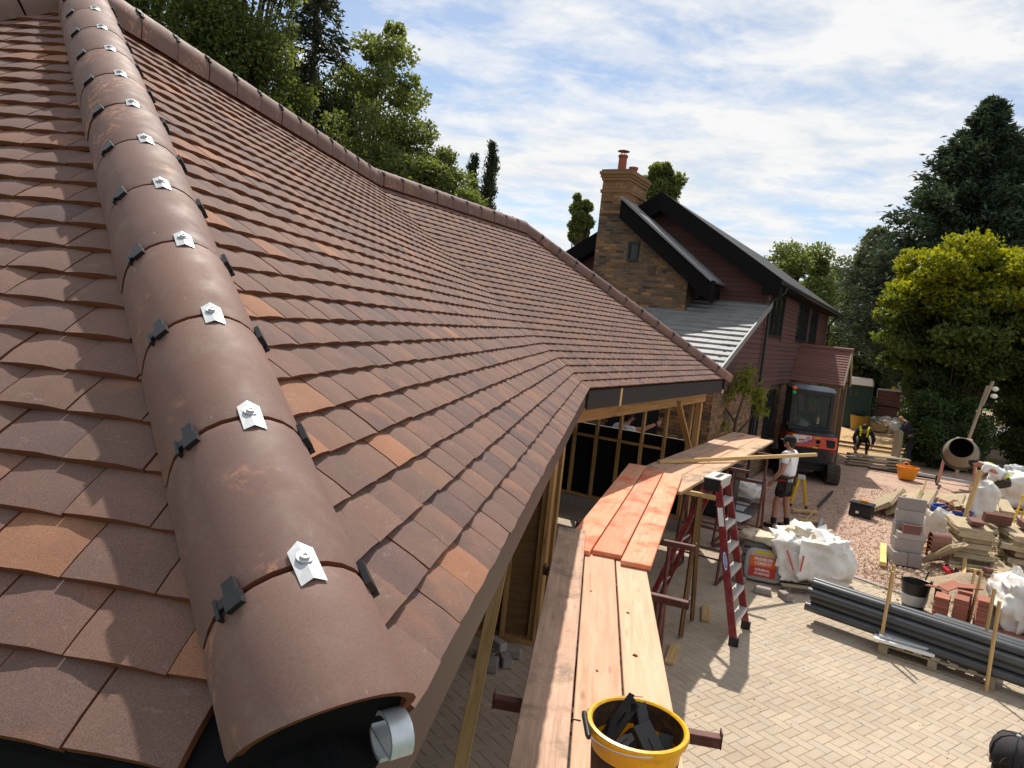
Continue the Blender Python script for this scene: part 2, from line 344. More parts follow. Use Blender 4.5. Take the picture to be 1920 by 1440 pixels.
M['greypipe'] = generic('dark_grey_upvc', (.050, .056, .062), .36, .08, 3, .04, 40, .02, 0, .5, .1, dirt=(.12, .115, .11), dirt_amt=.3)
M['lightpipe'] = generic('light_grey_pipe', (.42, .44, .46), .4, .08, 4, .04, 40, .02)
M['block'] = generic('grey_concrete_block', (.30, .265, .245), .92, .14, 8, .15, 120, .35, rv=.14)
M['slab'] = generic('buff_sandstone', (.40, .32, .205), .92, .2, 5, .12, 90, .4, rv=.2, dirt=(.26, .2, .125), dirt_amt=.6)
M['spoil'] = ground_mat('spoil_heap', (.32, .245, .165), (.38, .29, .2), (.24, .175, .115), 3, 40)
M['clayred'] = generic('red_clay_stack', (.33, .125, .08), .88, .18, 9, .12, 90, .25, rv=.25, dirt=(.2, .12, .1), dirt_amt=.35)
M['clayplum'] = generic('plum_clay_stack', (.20, .095, .078), .88, .18, 9, .12, 90, .25, rv=.2)
M['brick'] = generic('stock_brick', (.150, .094, .058), .92, .22, 7, .16, 70, .3, rv=.28, dirt=(.10, .072, .05), dirt_amt=.65)
M['brick2'] = generic('orange_stock_brick', (.25, .135, .066), .92, .2, 7, .14, 70, .3, rv=.28, dirt=(.2, .12, .07), dirt_amt=.4)
M['sootbrick'] = generic('sooted_brick', (.085, .062, .048), .92, .3, 7, .2, 70, .3, rv=.35)
M['mortar'] = generic('lime_mortar', (.15, .115, .08), .95, .18, 6, .15, 60, .3)
M['hung'] = generic('plum_hung_tile', (.092, .042, .040), .82, .16, 2.2, .1, 30, .2, rv=.14)
M['slate_dark'] = generic('black_roof_tile', (.035, .035, .038), .75, .14, 4, .1, 40, .15, 0, .2, .08)
M['slate'] = generic('grey_roof_tile', (.19, .19, .195), .6, .14, 4, .1, 40, .15, 0, .5, .08)
M['porchtile'] = generic('red_porch_tile', (.17, .075, .062), .8, .16, 5, .1, 30, .2, rv=.15)
M['blackpaint'] = generic('black_bargeboard', (.006, .006, .007), .85, .15, 3, .1, 30, .08, 0, .12)
M['glass'] = glass('dark_window_glass'); M['cabglass'] = glass('cab_glass', (.035, .05, .052), .08)
M['frame'] = generic('anthracite_frame', (.016, .017, .02), .45, .1, 5, .05, 50, .03)
M['terra'] = generic('terracotta_pot', (.30, .085, .05), .85, .15, 6, .08, 60, .15)
M['digred'] = generic('orange_red_enamel', (.55, .055, .022), .32, .08, 4, .04, 50, .02, 0, .5, .02, dirt=(.3, .14, .09), dirt_amt=.25)
M['dignavy'] = generic('dark_navy_enamel', (.014, .017, .024), .42, .12, 4, .06, 50, .03, dirt=(.07, .055, .045), dirt_amt=.35)
M['digroof'] = generic('blue_grey_roof_paint', (.22, .27, .32), .32, .06, 4, .04, 50, .02, 0, .6)
M['rubber'] = generic('dusty_rubber', (.045, .038, .033), .88, .25, 8, .15, 60, .3, dirt=(.2, .14, .10), dirt_amt=.6)
M['seat'] = generic('pink_seat_cover', (.48, .13, .10), .7)
M['beacon_o'] = generic('orange_beacon', (.8, .12, .01), .25, .04); M['beacon_g'] = generic('green_beacon', (.01, .32, .09), .25, .04)
M['bark'] = wood('bark', (.11, .085, .06), (.05, .038, .028), (3, 3, 1)); 
M['skin'] = generic('skin', (.40, .20, .135), .6, .1, 12, .05, 90, .03); M['hair'] = generic('dark_hair', (.025, .016, .011), .7, .3, 20, .2, 120, .3)
M['black_cloth'] = generic('black_cloth', (.014, .014, .017), .9, .2, 8, .1, 120, .15); M['navy_cloth'] = generic('navy_overall', (.022, .026, .04), .9, .2, 7, .1, 100, .2)
M['brown_cloth'] = generic('brown_canvas', (.045, .034, .027), .9, .2, 7, .1, 100, .2); M['olive'] = generic('olive_trousers', (.05, .045, .028), .9, .2, 7, .1, 100, .2)
M['hivis'] = generic('hi_vis_yellow', (.62, .80, .01), .75, .08, 7, .05, 100, .1); M['reflect'] = generic('grey_reflective_band', (.36, .38, .38), .45, .08, 7, .04, 60, .02)
M['capmesh'] = generic('dark_cap_fabric', (.040, .033, .036), .85, .15, 30, .35, 420, .5)
M['green_loo'] = generic('dark_green_plastic', (.006, .035, .03), .4, .1, 4, .05, 30, .03); M['bin'] = generic('green_bin', (.03, .06, .04), .5)
M['conered'] = generic('cone_red', (.62, .05, .02), .5); M['mixer'] = generic('cement_crusted_drum', (.20, .165, .115), .85, .25, 7, .2, 60, .4)
M['pinkmix'] = generic('faded_pink_paint', (.58, .30, .24), .7, .12, 6)
M['mustard'] = generic('mustard_tub', (.30, .18, .03), .5)
M['blue'] = generic('blue_rope', (.015, .06, .34), .5)
M['toolred'] = generic('red_tool', (.42, .02, .03), .4)
M['dark'] = generic('dark_steel', (.03, .03, .032), .5, .2, 8, .1, 60, .1, .3)
M['sand'] = ground_mat('building_sand', (.50, .33, .17), (.56, .38, .2), (.42, .27, .13), 2, 60)
M['boards_old'] = wood('old_grey_board', (.36, .30, .21), (.24, .19, .13))
M['leaf_dark'] = leaf('leaf_dark_green', (.038, .060, .016), (.090, .122, .034), .42)
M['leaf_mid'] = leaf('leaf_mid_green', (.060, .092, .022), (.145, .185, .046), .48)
M['leaf_lime'] = leaf('leaf_lime', (.095, .135, .010), (.24, .27, .022), .42)
M['leaf_maple'] = leaf('leaf_maple_lit', (.15, .175, .010), (.34, .34, .022), .5)  # sunlit tone of the maple's upper crown, put into the leaf colour
M['needle'] = leaf('needle_blue_green', (.030, .052, .036), (.075, .105, .068), .25)
M['needle2'] = leaf('needle_dark', (.032, .046, .026), (.075, .090, .046), .28)
M['willow'] = leaf('leaf_willow', (.07, .095, .045), (.14, .17, .08), .4)
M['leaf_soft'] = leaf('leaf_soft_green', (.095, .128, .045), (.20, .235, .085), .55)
M['leaf_shrub'] = leaf('leaf_shrub', (.024, .048, .012), (.060, .100, .024), .28)
# ------------------------------------------------------------------ view test used only to rank which repeats show largest
def to_px(p):
    q = V(p) - V((0, 0, CAM_H)); d = q.dot(_fw)
    if d < .1: return None
    return (960+FPX*q.dot(_r)/d, 720-FPX*q.dot(_u)/d, d)
# ------------------------------------------------------------------ ground
g = MB().add([(-400, -200, -.05), (400, -200, -.05), (400, 700, -.05), (-400, 700, -.05)], [(0, 1, 2, 3)]).build('ground', M['lawn']); tag(g, kind='structure')
EDGE0 = V((4.34, 12.48, 0)); EDGE1 = V((6.03, 10.37, 0)); ed = (EDGE1-EDGE0).normalized(); en = V((ed.y, -ed.x, 0))   # en points to the paved side
if en.x > 0: en = -en
def paved(x, y): return (V((x, y, 0))-EDGE0).dot(en) > 0
# yard of trodden soil
yard = MB().add([(-9, 1, -.04), (30, 1, -.04), (42, 60, -.04), (4, 60, -.04), (-9, 30, -.04)], [(0, 1, 2, 3, 4)]).build('yard', M['soil']); tag(yard, kind='structure')
# pink hardcore drive, gently uneven
def hgt(x, y): return .02*math.sin(x*.9+y*.35)+.015*math.sin(x*2.1-y*1.3)
pts = []; nx, ny = 60, 70; W0 = EDGE0 - ed*4 - en*.16; verts = []; faces = []
for j in range(ny+1):
    for i in range(nx+1):
        p = W0 + ed*(i/nx*13.5) - en*(j/ny*15.0); k = min(1, j/3)
        verts.append((p.x, p.y, hgt(p.x, p.y)*k*.6 - .012))
for j in range(ny):
    for i in range(nx): a = j*(nx+1)+i; faces.append((a, a+1, a+nx+2, a+nx+1))
drive = MB().add(verts, faces).build('gravel_drive', M['hardcore'], smooth=60); tag(drive, kind='structure')
def scatter_stones(name, n, area_fn, smin, smax, mat, parent=None):
    """one mesh of n loose stones (8 faced pebbles)"""
    base = np.array([(1, 0, 0), (-1, 0, 0), (0, 1, 0), (0, -1, 0), (0, 0, 1), (0, 0, -1)], float)
    fs = np.array([(0, 2, 4), (2, 1, 4), (1, 3, 4), (3, 0, 4), (2, 0, 5), (1, 2, 5), (3, 1, 5), (0, 3, 5)])
    P = np.array([area_fn() for _ in range(n)])
    s = RNG.uniform(smin, smax, n)*RNG.uniform(.6, 1, n); sc = np.stack([s*RNG.uniform(.7, 1.3, n), s*RNG.uniform(.7, 1.3, n), s*RNG.uniform(.4, .8, n)], -1)
    a = RNG.uniform(0, 6.28, n); loc = base[None]*sc[:, None]*(1+RNG.uniform(-.3, .3, (n, 6, 1))); loc += RNG.normal(0, .12, loc.shape)*s[:, None, None]
    x = loc[..., 0]*np.cos(a)[:, None]-loc[..., 1]*np.sin(a)[:, None]; y = loc[..., 0]*np.sin(a)[:, None]+loc[..., 1]*np.cos(a)[:, None]
    co = np.stack([x, y, loc[..., 2]], -1)+P[:, None]
    F = (fs[None]+np.arange(n)[:, None, None]*6).reshape(-1, 3)
    return tris(name, co.reshape(-1, 3), F, mat, parent)
def tris(name, co, F, mat, parent=None):
    me = bpy.data.meshes.new(name); k = F.shape[1]
    me.vertices.add(len(co)); me.vertices.foreach_set('co', np.ascontiguousarray(co, dtype=np.float32).ravel())
    me.loops.add(F.size); me.loops.foreach_set('vertex_index', np.ascontiguousarray(F, dtype=np.int32).ravel())
    me.polygons.add(len(F)); me.polygons.foreach_set('loop_start', np.arange(0, F.size, k, dtype=np.int32)); me.polygons.foreach_set('loop_total', np.full(len(F), k, dtype=np.int32))
    for m in (mat if isinstance(mat, list) else [mat]): me.materials.append(m)
    me.polygons.foreach_set('use_smooth', np.zeros(len(F), dtype=bool)); me.update(calc_edges=True); me.validate()
    return mobj(name, me, parent)
def drive_pt():
    a = random.random()**1.3
    p = EDGE0 + ed*random.uniform(-2.5, 6.5) - en*(.12 + a*9.0); return (p.x, p.y, .004+hgt(p.x, p.y)*.5-.006)
st = scatter_stones('loose_gravel', 26000, drive_pt, .008, .024, M['stone']); tag(st, 'pink loose gravel spread over the drive behind the paving', 'gravel', kind='stuff')
# concrete edging between paving and drive
kerb = thing('kerb_edging', EDGE0, 0, 'pale concrete edging strip between block paving and pink gravel', 'kerb')
for k in range(-3, 7):
    a = EDGE0 + ed*(k*.915); b = a + ed*.905
    board('kerb_stone', a-en*.075+V((0, 0, -.04+jit(.003))), b-en*.075+V((0, 0, -.04+jit(.003))), .10, .11, M['block'], kerb, bevel=.008)
# block paving, 90 degree herringbone
pave = MB().add([(-9, 2, -.0035)] + [tuple(q) for q in (EDGE0+ed*14+V((0, 0, -.0035)), EDGE0-ed*4+V((0, 0, -.0035)))] + [(-9, 16, -.0035)], [(0, 1, 2, 3)]).build('pavement', M['joint'])
pave.data.transform(Matrix.Identity(4)); tag(pave, kind='structure')
PA = rad(54); px_ = V((math.sin(PA), math.cos(PA), 0)); py_ = V((-math.cos(PA), math.sin(PA), 0))
def paver_mesh():
    lx, ly, b, t = .0985, .0485, .0035, .045; v = []; 
    for (z, k) in ((-t, 0), (-b, 0), (0, b)):
        for sx, sy in ((-1, -1), (1, -1), (1, 1), (-1, 1)): v.append((sx*(lx-k), sy*(ly-k), z))
    f = [(8, 9, 10, 11)]
    for r in (0, 4):
        for i in range(4): f.append((r+i, r+(i+1) % 4, r+4+(i+1) % 4, r+4+i))
    return MB().add(v, f).mesh('paver', M['paver'])
pmesh = paver_mesh(); pv = np.array([v.co[:] for v in pmesh.vertices]); pf = np.array([p.vertices[:] for p in pmesh.polygons])
cells = []
for i in range(-140, 150):
    for j in range(-140, 150):
        m4 = (i+j) % 4
        if m4 == 0: cx, cy, rot = i+1, j+.5, 0
        elif m4 == 2: cx, cy, rot = i+.5, j+1, 1
        else: continue
        w_ = V((1.5, 8, 0)) + px_*(cx*.1) + py_*(cy*.1)
        if not (-3.2 < w_.x < 8.2 and 3.6 < w_.y < 16.5) or (w_-EDGE0).dot(en) < .09: continue
        q = to_px(w_)
        score = -1
        if q and -20 < q[0] < 1940 and q[1] < 1460: score = (1 if q[0] > 1240 and q[1] > 1040 else .05)/q[2]**2
        cells.append((score, w_, rot))
cells.sort(key=lambda c: -c[0]); jco = []; jf = []
for k, (sc_, w_, rot) in enumerate(cells):
    Mx = Matrix((px_, py_, V((0, 0, 1)))).transposed().to_4x4() @ Matrix.Rotation(rot*math.pi/2+jit(.006), 4, 'Z') @ Matrix.Rotation(jit(.002), 4, 'X') @ Matrix.Rotation(jit(.002), 4, 'Y')
    Mx.translation = w_ + V((jit(.0008), jit(.0008), jit(.0005)))
    if k < 300: mobj('paver', pmesh, pave, Mx)
    else:
        R = np.array(Mx); jf.append(pf+len(jco)*12); jco.append(pv @ R[:3, :3].T + R[:3, 3])
rest = tris('paving_blocks', np.concatenate(jco), np.concatenate(jf), M['paver'], pave); tag(rest, kind='stuff')

# ------------------------------------------------------------------ the tiled timber outbuilding
A = V((-.1311, .8295, 2.8067)); B = V((.8278, 7.5667, 2.8067)); C = V((3.7528, 12.6489, 2.8067))
D = V((-.0874, 11.625, 4.8994)); E = V((-1.8851, 8.5015, 4.8994)); F = V((-2.5218, 4.0285, 4.8994))
e1 = V((.1409, .99, 0)).normalized(); e2 = V((.4988, .8667, 0)).normalized(); i1 = V((-e1.y, e1.x, 0)); i2 = V((-e2.y, e2.x, 0))
HW = 2.8176; PT = .6388; GA = .1167; SL = HW/math.cos(PT); TW = .166; UP = V((0, 0, 1))
A2 = A + i1*2*HW; B2 = B + (E-B)*2; B2.z = A.z; C2 = C + i2*2*HW
gar = thing('timber_outbuilding', (A.x, A.y, 0), 0, 'new low outbuilding with brown clay tiled hipped roof on bare timber frame', 'outbuilding')
def tile_template(seed):
    rr = random.Random(seed); hw = .0812; xs = [-hw, -hw*.36, hw*.36, hw]; ys = [0, .045, .11, .20]; top = []; bot = []
    cc = .0045+rr.uniform(-.001, .0015); lc = .006+rr.uniform(-.001, .001)
    for j, y in enumerate(ys):
        for i, x in enumerate(xs):
            z = -.178*y + cc*(1-(x/hw)**2) - lc*max(0, (.11-y)/.11)**2 + (rr.uniform(-.0008, .0008) if j < 2 else 0)
            xx = x*(1+(rr.uniform(-.006, .006) if j == 0 else 0)); yy = y+(rr.uniform(-.0016, .0016) if j == 0 else 0)
            top.append((xx, yy, z)); bot.append((xx, yy+.001, z-.0165))
    v = top+bot; f = []; mi = []
    for j in range(3):
        for i in range(3): a = j*4+i; f.append((a, a+1, a+5, a+4)); mi.append(0)
    for i in range(3): f.append((i, i+16, i+17, i+1)); mi.append(1)
    for j in range(3):
        a = j*4; f.append((a, a+4, a+20, a+16)); mi.append(1); a = j*4+3; f.append((a, a+16, a+20, a+4)); mi.append(1)
    b = MB(); b.v = v; b.f = f; b.m = mi; return b
TT = [tile_template(k) for k in range(4)]; TM = [t.mesh('roof_tile', [M['tile'], M['raw']], 35) for t in TT]
TMO = []
for m_ in TM:
    c_ = m_.copy(); c_.materials[0] = M['tile_o']; TMO.append(c_)
TV = [np.array(t.v) for t in TT]; TF = [np.array(t.f) for t in TT]; TMI = [np.array(t.m) for t in TT]
ALL = []      # (score, slope name, kind, data)
def slope_tiles(sid, P0, e, ninw, Lg, clips, lo=-1.0):
    s = (ninw*math.cos(PT)+UP*math.sin(PT)).normalized(); n = e.cross(s)
    if n.z < 0: n = -n
    rows = int(SL/GA)+1
    for r in range(rows):
        v = r*GA; off = (r % 2)*.5*TW + jit(.006); u = -math.ceil(abs(lo)/TW)*TW + off
        while u < Lg+1.0:
            ctr = P0 + e*u + s*v
            cs = [P0 + e*(u+a) + s*(v+b) for a in (-TW/2, TW/2) for b in (0, .19)]
            ins = [[(q-cp).dot(cn) > 0 for q in cs] for cp, cn in clips]
            if all(any(k) for k in ins) and v < SL-.03 and (ctr-A).length > .20:
                full = all(all(k) for k in ins) and v+.2 < SL+.06
                X = e if e.cross(s).dot(n) > 0 else -e
                W = Matrix((X, s, n)).transposed().to_4x4()
                W = W @ Matrix.Rotation(jit(.006), 4, 'Z') @ Matrix.Rotation(jit(.005), 4, 'Y') @ Matrix.Rotation(jit(.005), 4, 'X')
                W.translation = ctr + n*jit(.0016) + e*jit(.0012) + s*jit(.002)
                q = to_px(ctr+s*.06); sc_ = -1
                if q and -60 < q[0] < 1950 and -40 < q[1] < 1480:
                    vd = (ctr-V((0, 0, CAM_H))).normalized(); sc_ = max(.02, -vd.dot(n))/q[2]**2
                hd_ = min(abs((ctr-cp).dot(cn)) for cp, cn in clips[:1]); og = sid != 'far' and q and random.random() < (.34 if hd_ < .24 and sid == 'near' else .14 if hd_ < .6 and sid == 'near' else .06 if sid == 'end' else .02)
                ALL.append((sc_, sid, full, W, random.randrange(4), clips, og))
            u += TW
def vplane(p, q, inside):
    d = V((q.x-p.x, q.y-p.y, 0)).normalized(); nn = V((-d.y, d.x, 0)); return (p, nn if (inside-p).dot(nn) > 0 else -nn)
mid1 = A + e1*3; mid2 = B + e2*3; midl = A + i1*HW
deckm = [M['felt'], M['tile']]
def deck(name, poly, n_off=.035):
    poly = [V(p) for p in poly]; nn = (poly[1]-poly[0]).cross(poly[2]-poly[0]).normalized(); nn = nn if nn.z > 0 else -nn
    return MB().prism([p-nn*n_off for p in poly], -nn*.03).build(name, M['felt'], gar, world=True)
SLOPE = {}
SLOPE['near'] = deck('roof_slope', [A, B, E, F]); SLOPE['far'] = deck('roof_slope', [B, C, D, E]); SLOPE['end'] = deck('roof_slope', [A2, A, F])
for nm, po in (('b1', [B2, A2, F, E]), ('b2', [C2, B2, E, D]), ('b3', [C, C2, D])):
    nn = (V(po[1])-V(po[0])).cross(V(po[2])-V(po[0])).normalized(); nn = nn if nn.z > 0 else -nn
    SLOPE[nm] = MB().prism([V(p)-nn*.01 for p in po], -nn*.05).build('roof_slope', M['tile'], gar, world=True)
slope_tiles('near', A, e1, i1, (B-A).length, [vplane(A, F, mid1), vplane(B, E, mid1)])
slope_tiles('far', B, e2, i2, (C-B).length, [vplane(B, E, mid2), vplane(C, D, mid2)])
slope_tiles('end', A, i1, e1, 2*HW, [vplane(A, F, midl), vplane(A2, F, midl)])
ALL.sort(key=lambda t: -t[0]); acc = {}
for k, (sc_, sid, full, W, tv, clips, og) in enumerate(ALL):
    par = SLOPE[sid]; one = k < 300
    if full and one: mobj('roof_tile', (TMO if og else TM)[tv], par, W); continue
    if full:
        R = np.array(W); vv = TV[tv] @ R[:3, :3].T + R[:3, 3]; ff = [tuple(x) for x in TF[tv]]; mm = [2 if (og and x == 0) else x for x in TMI[tv]]
    else:
        bm = bmesh.new(); bm.from_mesh(TM[tv]); bm.transform(W)
        for cp, cn in clips + [(P_, N_) for P_, N_ in ((V((0, 0, E.z+.02)), V((0, 0, -1))),)]:
            bmesh.ops.bisect_plane(bm, geom=bm.verts[:]+bm.edges[:]+bm.faces[:], plane_co=cp, plane_no=cn, clear_inner=True, clear_outer=False)
        if len(bm.faces) == 0: bm.free(); continue
        if one:
            me = bpy.data.meshes.new('roof_tile'); bm.to_mesh(me); me.materials.append(M['tile_o' if og else 'tile']); me.materials.append(M['raw']); bm.free()
            me.transform(wm(par).inverted()); mobj('roof_tile', me, par); continue
        bm.verts.index_update(); vv = np.array([v.co[:] for v in bm.verts]); ff = [tuple(v.index for v in f.verts) for f in bm.faces]; mm = [2 if (og and f.material_index == 0) else f.material_index for f in bm.faces]; bm.free()
    acc.setdefault(sid, MB()); b = acc[sid]; base = len(b.v); b.v += [tuple(x) for x in vv]; b.f += [tuple(int(i)+base for i in f) for f in ff]; b.m += [int(x) for x in mm]
for sid, b in acc.items(): tag(b.build('roof_tiles', [M['tile'], M['raw'], M['tile_o']], SLOPE[sid], smooth=35, world=True), kind='stuff')

# hip and ridge tiles with their clips
def arch_mesh(length, r=.127, leg=.035, t=.015, n=14, skew=.0, under=0):
    prof = []
    for k in range(n+1):
        a = math.pi*k/n; prof.append((math.cos(a), math.sin(a)))
    out_ = [(r, -leg)] + [(r*c, r*s) for c, s in prof] + [(-r, -leg)]; ri = r-t; inn = [(ri, -leg)] + [(ri*c, ri*s) for c, s in prof] + [(-ri, -leg)]
    m = len(out_); b = MB(); vs = []
    for y in (0, .012, length-.012, length):
        k = 1.0 if 0 < y < length else .985
        vs += [(x*k, y, z*k if z > 0 else z) for x, z in out_]
    for y in (0, length): vs += [(x, y, z) for x, z in inn]
    fs = []; mi = []
    for s in range(3):
        for i in range(m-1): a = s*m+i; fs.append((a, a+m, a+m+1, a+1)); mi.append(0)
    o = 4*m
    for i in range(m-1): fs.append((o+i, o+i+1, o+m+i+1, o+m+i)); mi.append(1)
    for i in range(m-1): fs.append((i, i+1, o+i+1, o+i)); mi.append(1); a = 3*m+i; fs.append((a+1, a, o+m+i, o+m+i+1)); mi.append(1)
    fs.append((0, o, o+m, 3*m)); mi.append(1); fs.append((m-1, 3*m+m-1, o+m+m-1, o+m-1)); mi.append(1)
    if under: vs = [(x, y+under*max(0, 1-y/length)*(1-max(z, -.05)/r), z) for x, y, z in vs]
    if skew: vs = [(x, y+(skew*x*max(0, 1-y/length)), z) for x, y, z in vs]
    b.v = vs; b.f = fs; b.m = mi; return b.mesh('hip_tile', [M['hip'], M['raw']], 40)
CLIPM = MB()
CLIPM.add([(-.017, -.036, -.001), (0, -.030, .005), (.017, -.036, -.001), (-.017, .022, 0), (0, .026, .005), (.017, .022, 0), (0, .036, .004)], [(0, 1, 4, 3), (1, 2, 5, 4), (3, 4, 6), (4, 5, 6)])
CLIPM.add([(-.017, -.036, -.004), (0, -.030, .002), (.017, -.036, -.004)], []); CLIPM.lathe([(.011, .004), (.011, .007), (.0065, .0075), (.0065, .0115), (.003, .012), (.003, .010), (0, .010)], (0, .006, 0), 12)
CLIPM.v = [(p[0]*1.15, p[1]*1.1, p[2]*.8) for p in CLIPM.v]; CLIPM = CLIPM.mesh('metal_clip', M['clip'])
SIDEM = MB(); SIDEM.box((0, .012, .006), (.020, .026, .010)); SIDEM.box((0, -.012, .006), (.028, .022, .010)); SIDEM.box((.018, -.002, .004), (.016, .014, .008)); SIDEM.box((.028, -.006, .002), (.006, .034, .014)); SIDEM = SIDEM.mesh('side_clip', M['blackp'])
UNIM = {}
def hip_run(name, p0, p1, t0, step, leg, first_len=None, crest=.106, r=.123, clip=True, off=0.0, skew=0, under=0):
    d = (p1-p0).normalized(); tot = (p1-p0).length; x = d.cross(UP).normalized(); z = x.cross(d).normalized()
    W0 = Matrix((x, d, z)).transposed().to_4x4(); t = t0; k = 0
    full = arch_mesh(step-.011, r, leg)
    union = MB(); rr = r-.016
    for yy in (-.05, .05): union.v += [(rr*math.cos(math.pi*i/12), yy, rr*math.sin(math.pi*i/12)) for i in range(13)]
    union.f = [(i, i+1, i+14, i+13) for i in range(12)]; union.m = [0]*12; union = union.mesh('joint_seal', M['blackp'])
    while t < tot-.02:
        ln = min(step, tot-t); me = full
        if k == 0 and first_len: ln = first_len
        if abs(ln-step) > .01: me = arch_mesh(ln-.011, r, leg, skew=skew if k == 0 else 0, under=under if k == 0 else 0)
        W = W0 @ Matrix.Rotation(jit(.006), 4, 'Z') @ Matrix.Rotation(jit(.008), 4, 'Y'); W.translation = p0 + d*t + z*(crest-r+jit(.0015)) + x*(jit(.002)+off)
        o = mobj(name, me, gar, W)
        if clip:
            J = W @ Matrix.Translation((0, ln-.0055, 0)); mobj('joint_seal', union, o, J)
            mobj('metal_clip', CLIPM, o, J @ Matrix.Rotation(rad(-3), 4, 'Y') @ Matrix.Translation((0, .002, r+.001)) @ Matrix.Rotation(math.pi+jit(.05), 4, 'Z') @ Matrix.Rotation(math.pi, 4, 'Z'))
            for sgn in (-1, 1):
                mobj('side_clip', SIDEM, o, J @ Matrix.Rotation(rad(52)*sgn, 4, 'Y') @ Matrix.Translation((0, 0, r-.001)) @ (Matrix.Identity(4) if sgn > 0 else Matrix.Scale(-1, 4, (1, 0, 0))))
        t += ln; k += 1
HS = .3512
hip_run('hip_tile', A, F, .08, HS, .04, first_len=.23, under=.04)
_d = (F-A).normalized(); _x = _d.cross(UP).normalized(); _z = _x.cross(_d); _pl = MB(); _pl.add([A+_d*.125+_x*((.112*math.cos(math.pi*k/10)))+_z*(-.021+.112*math.sin(math.pi*k/10)) for k in range(11)]+[A+_d*.125-_x*.15-_z*.16, A+_d*.125+_x*.13-_z*.16], [tuple(range(13))]); _pl.build('hip_end_shade', M['felt'], gar, world=True)  # black sheet added to stand for the shadow inside the hip end
hip_run('hip_tile', C, D, -.05, HS, .04)
hip_run('ridge_tile', E, F, 0, HS, .075, crest=.12)
hip_run('ridge_tile', D, E, 0, HS, .075, crest=.12)
hip_run('hip_tile', A2, F, -.02, HS, .04, clip=False)
hip_run('hip_tile', C2, D, -.02, HS, .04, clip=False)
hip_run('hip_tile', B2, E, -.02, HS, .04, clip=False)

# fascias, header, posts, walls
def P(base, along, ea, inset, ni, z): q = base + ea*along + ni*inset; return V((q.x, q.y, z))
def fascia(p, q, ni, mat, z0=2.60, z1=2.772, ins=.045):
    p = V((p.x, p.y, 0))+ni*ins; q = V((q.x, q.y, 0))+ni*ins
    board('fascia', (p.x, p.y, (z0+z1)/2), (q.x, q.y, (z0+z1)/2), .02, z1-z0, mat, gar, bevel=.002)
fascia(A+e1*.03, B-e1*.03, i1, M['fascia'])
fascia(B+e2*.06, B+e2*.98, i2, M['fascia2'], 2.555, 2.77); fascia(B+e2*1.05, C-e2*.05, i2, M['fascia2'], 2.555, 2.77)
board('fascia_joint', P(B, 1.015, e2, .044, i2, 2.55), P(B, 1.015, e2, .044, i2, 2.775), .055, .022, M['pine2'], gar, up=i2)
board('fascia_end', P(C, -.03, e2, .03, i2, 2.53), P(C, -.03, e2, .03, i2, 2.78), .03, .02, M['white'], gar, up=i2)
fascia(A+i1*.03, A2, e1, M['felt'], 2.50, 2.772); fascia(C, C2, -e2, M['fascia2'])
# open front of the far wing
board('header_beam', P(B, .35, e2, .30, i2, 2.435), P(B, 5.72, e2, .30, i2, 2.435), .05, .17, M['pine'], gar)
def stud(p, z0, z1, parent=gar, w=.047, d=.095, up=i2, name='stud', mat='pine'): return board(name, (p.x, p.y, z0), (p.x, p.y, z1), w, d, M[mat], parent, up=up)
cpost = P(C, -.42, e2, .30, i2, 0); stud(cpost, 0, 2.35, name='corner_post', w=.09)
board('brace', P(B, 4.05, e2, .26, i2, 2.42), P(B, 5.45, e2, .26, i2, 1.2), .047, .095, M['pine'], gar, up=i2)
EW = C - e2*.36     # end wall, seen from inside
for k, t in enumerate((.44, .86, 1.28, 1.71, 2.17, 2.62, 3.05, 3.5, 3.95, 4.4, 4.85, 5.3)):
    zt = 2.62 + min(t, 5.6-t)*math.tan(PT)*.8; stud(P(EW, 0, e2, t, i2, 0), .28, min(zt, 4.6), up=e2)
    if k < 11 and t > .5: board('noggin', P(EW, 0, e2, t+.03, i2, 1.41), P(EW, 0, e2, t+.40, i2, 1.41), .08, .045, M['pine'], gar)
board('sole_plate', P(EW, 0, e2, .1, i2, .255), P(EW, 0, e2, 5.4, i2, .255), .095, .05, M['pine'], gar)
board('plinth', P(EW, .02, e2, .1, i2, .11), P(EW, .02, e2, 5.4, i2, .11), .11, .22, M['block'], gar)
board('membrane', P(EW, .065, e2, .50, i2, .92), P(EW, .065, e2, 5.4, i2, .92), .012, 1.40, M['felt'], gar)
board('membrane_edge', P(EW, .065, e2, .50, i2, 1.625), P(EW, .065, e2, 5.4, i2, 1.625), .014, .010, M['alu'], gar)
# partition between the wings and its brace
PB = A + e1*6.62
for k in range(8): stud(P(PB, 0, e1, .28+k*.36, i1, 0), .05, 2.75+k*.2, up=e1)
board('sole_plate', P(PB, 0, e1, .25, i1, .025), P(PB, 0, e1, 3.2, i1, .025), .095, .05, M['pine'], gar)
board('sheathing', P(PB, .056, e1, .25, i1, 1.35), P(PB, .056, e1, 3.2, i1, 1.35), .011, 2.6, M['ply'], gar)
stud(P(B, -.15, e1, .30, i1, 0), 0, 2.62, name='corner_post', w=.10, d=.10)
stud(P(B, .25, e2, .38, i2, 0), 0, 2.62, name='corner_post', w=.047, d=.095)
board('brace', (-.12, 4.55, .0), (.24, 7.35, 2.39), .048, .10, M['pine2'], gar, up=(1, 0, 0))
stud(P(A, .45, e1, .35, i1, 0), 0, 2.62, name='corner_post', w=.1, d=.1)
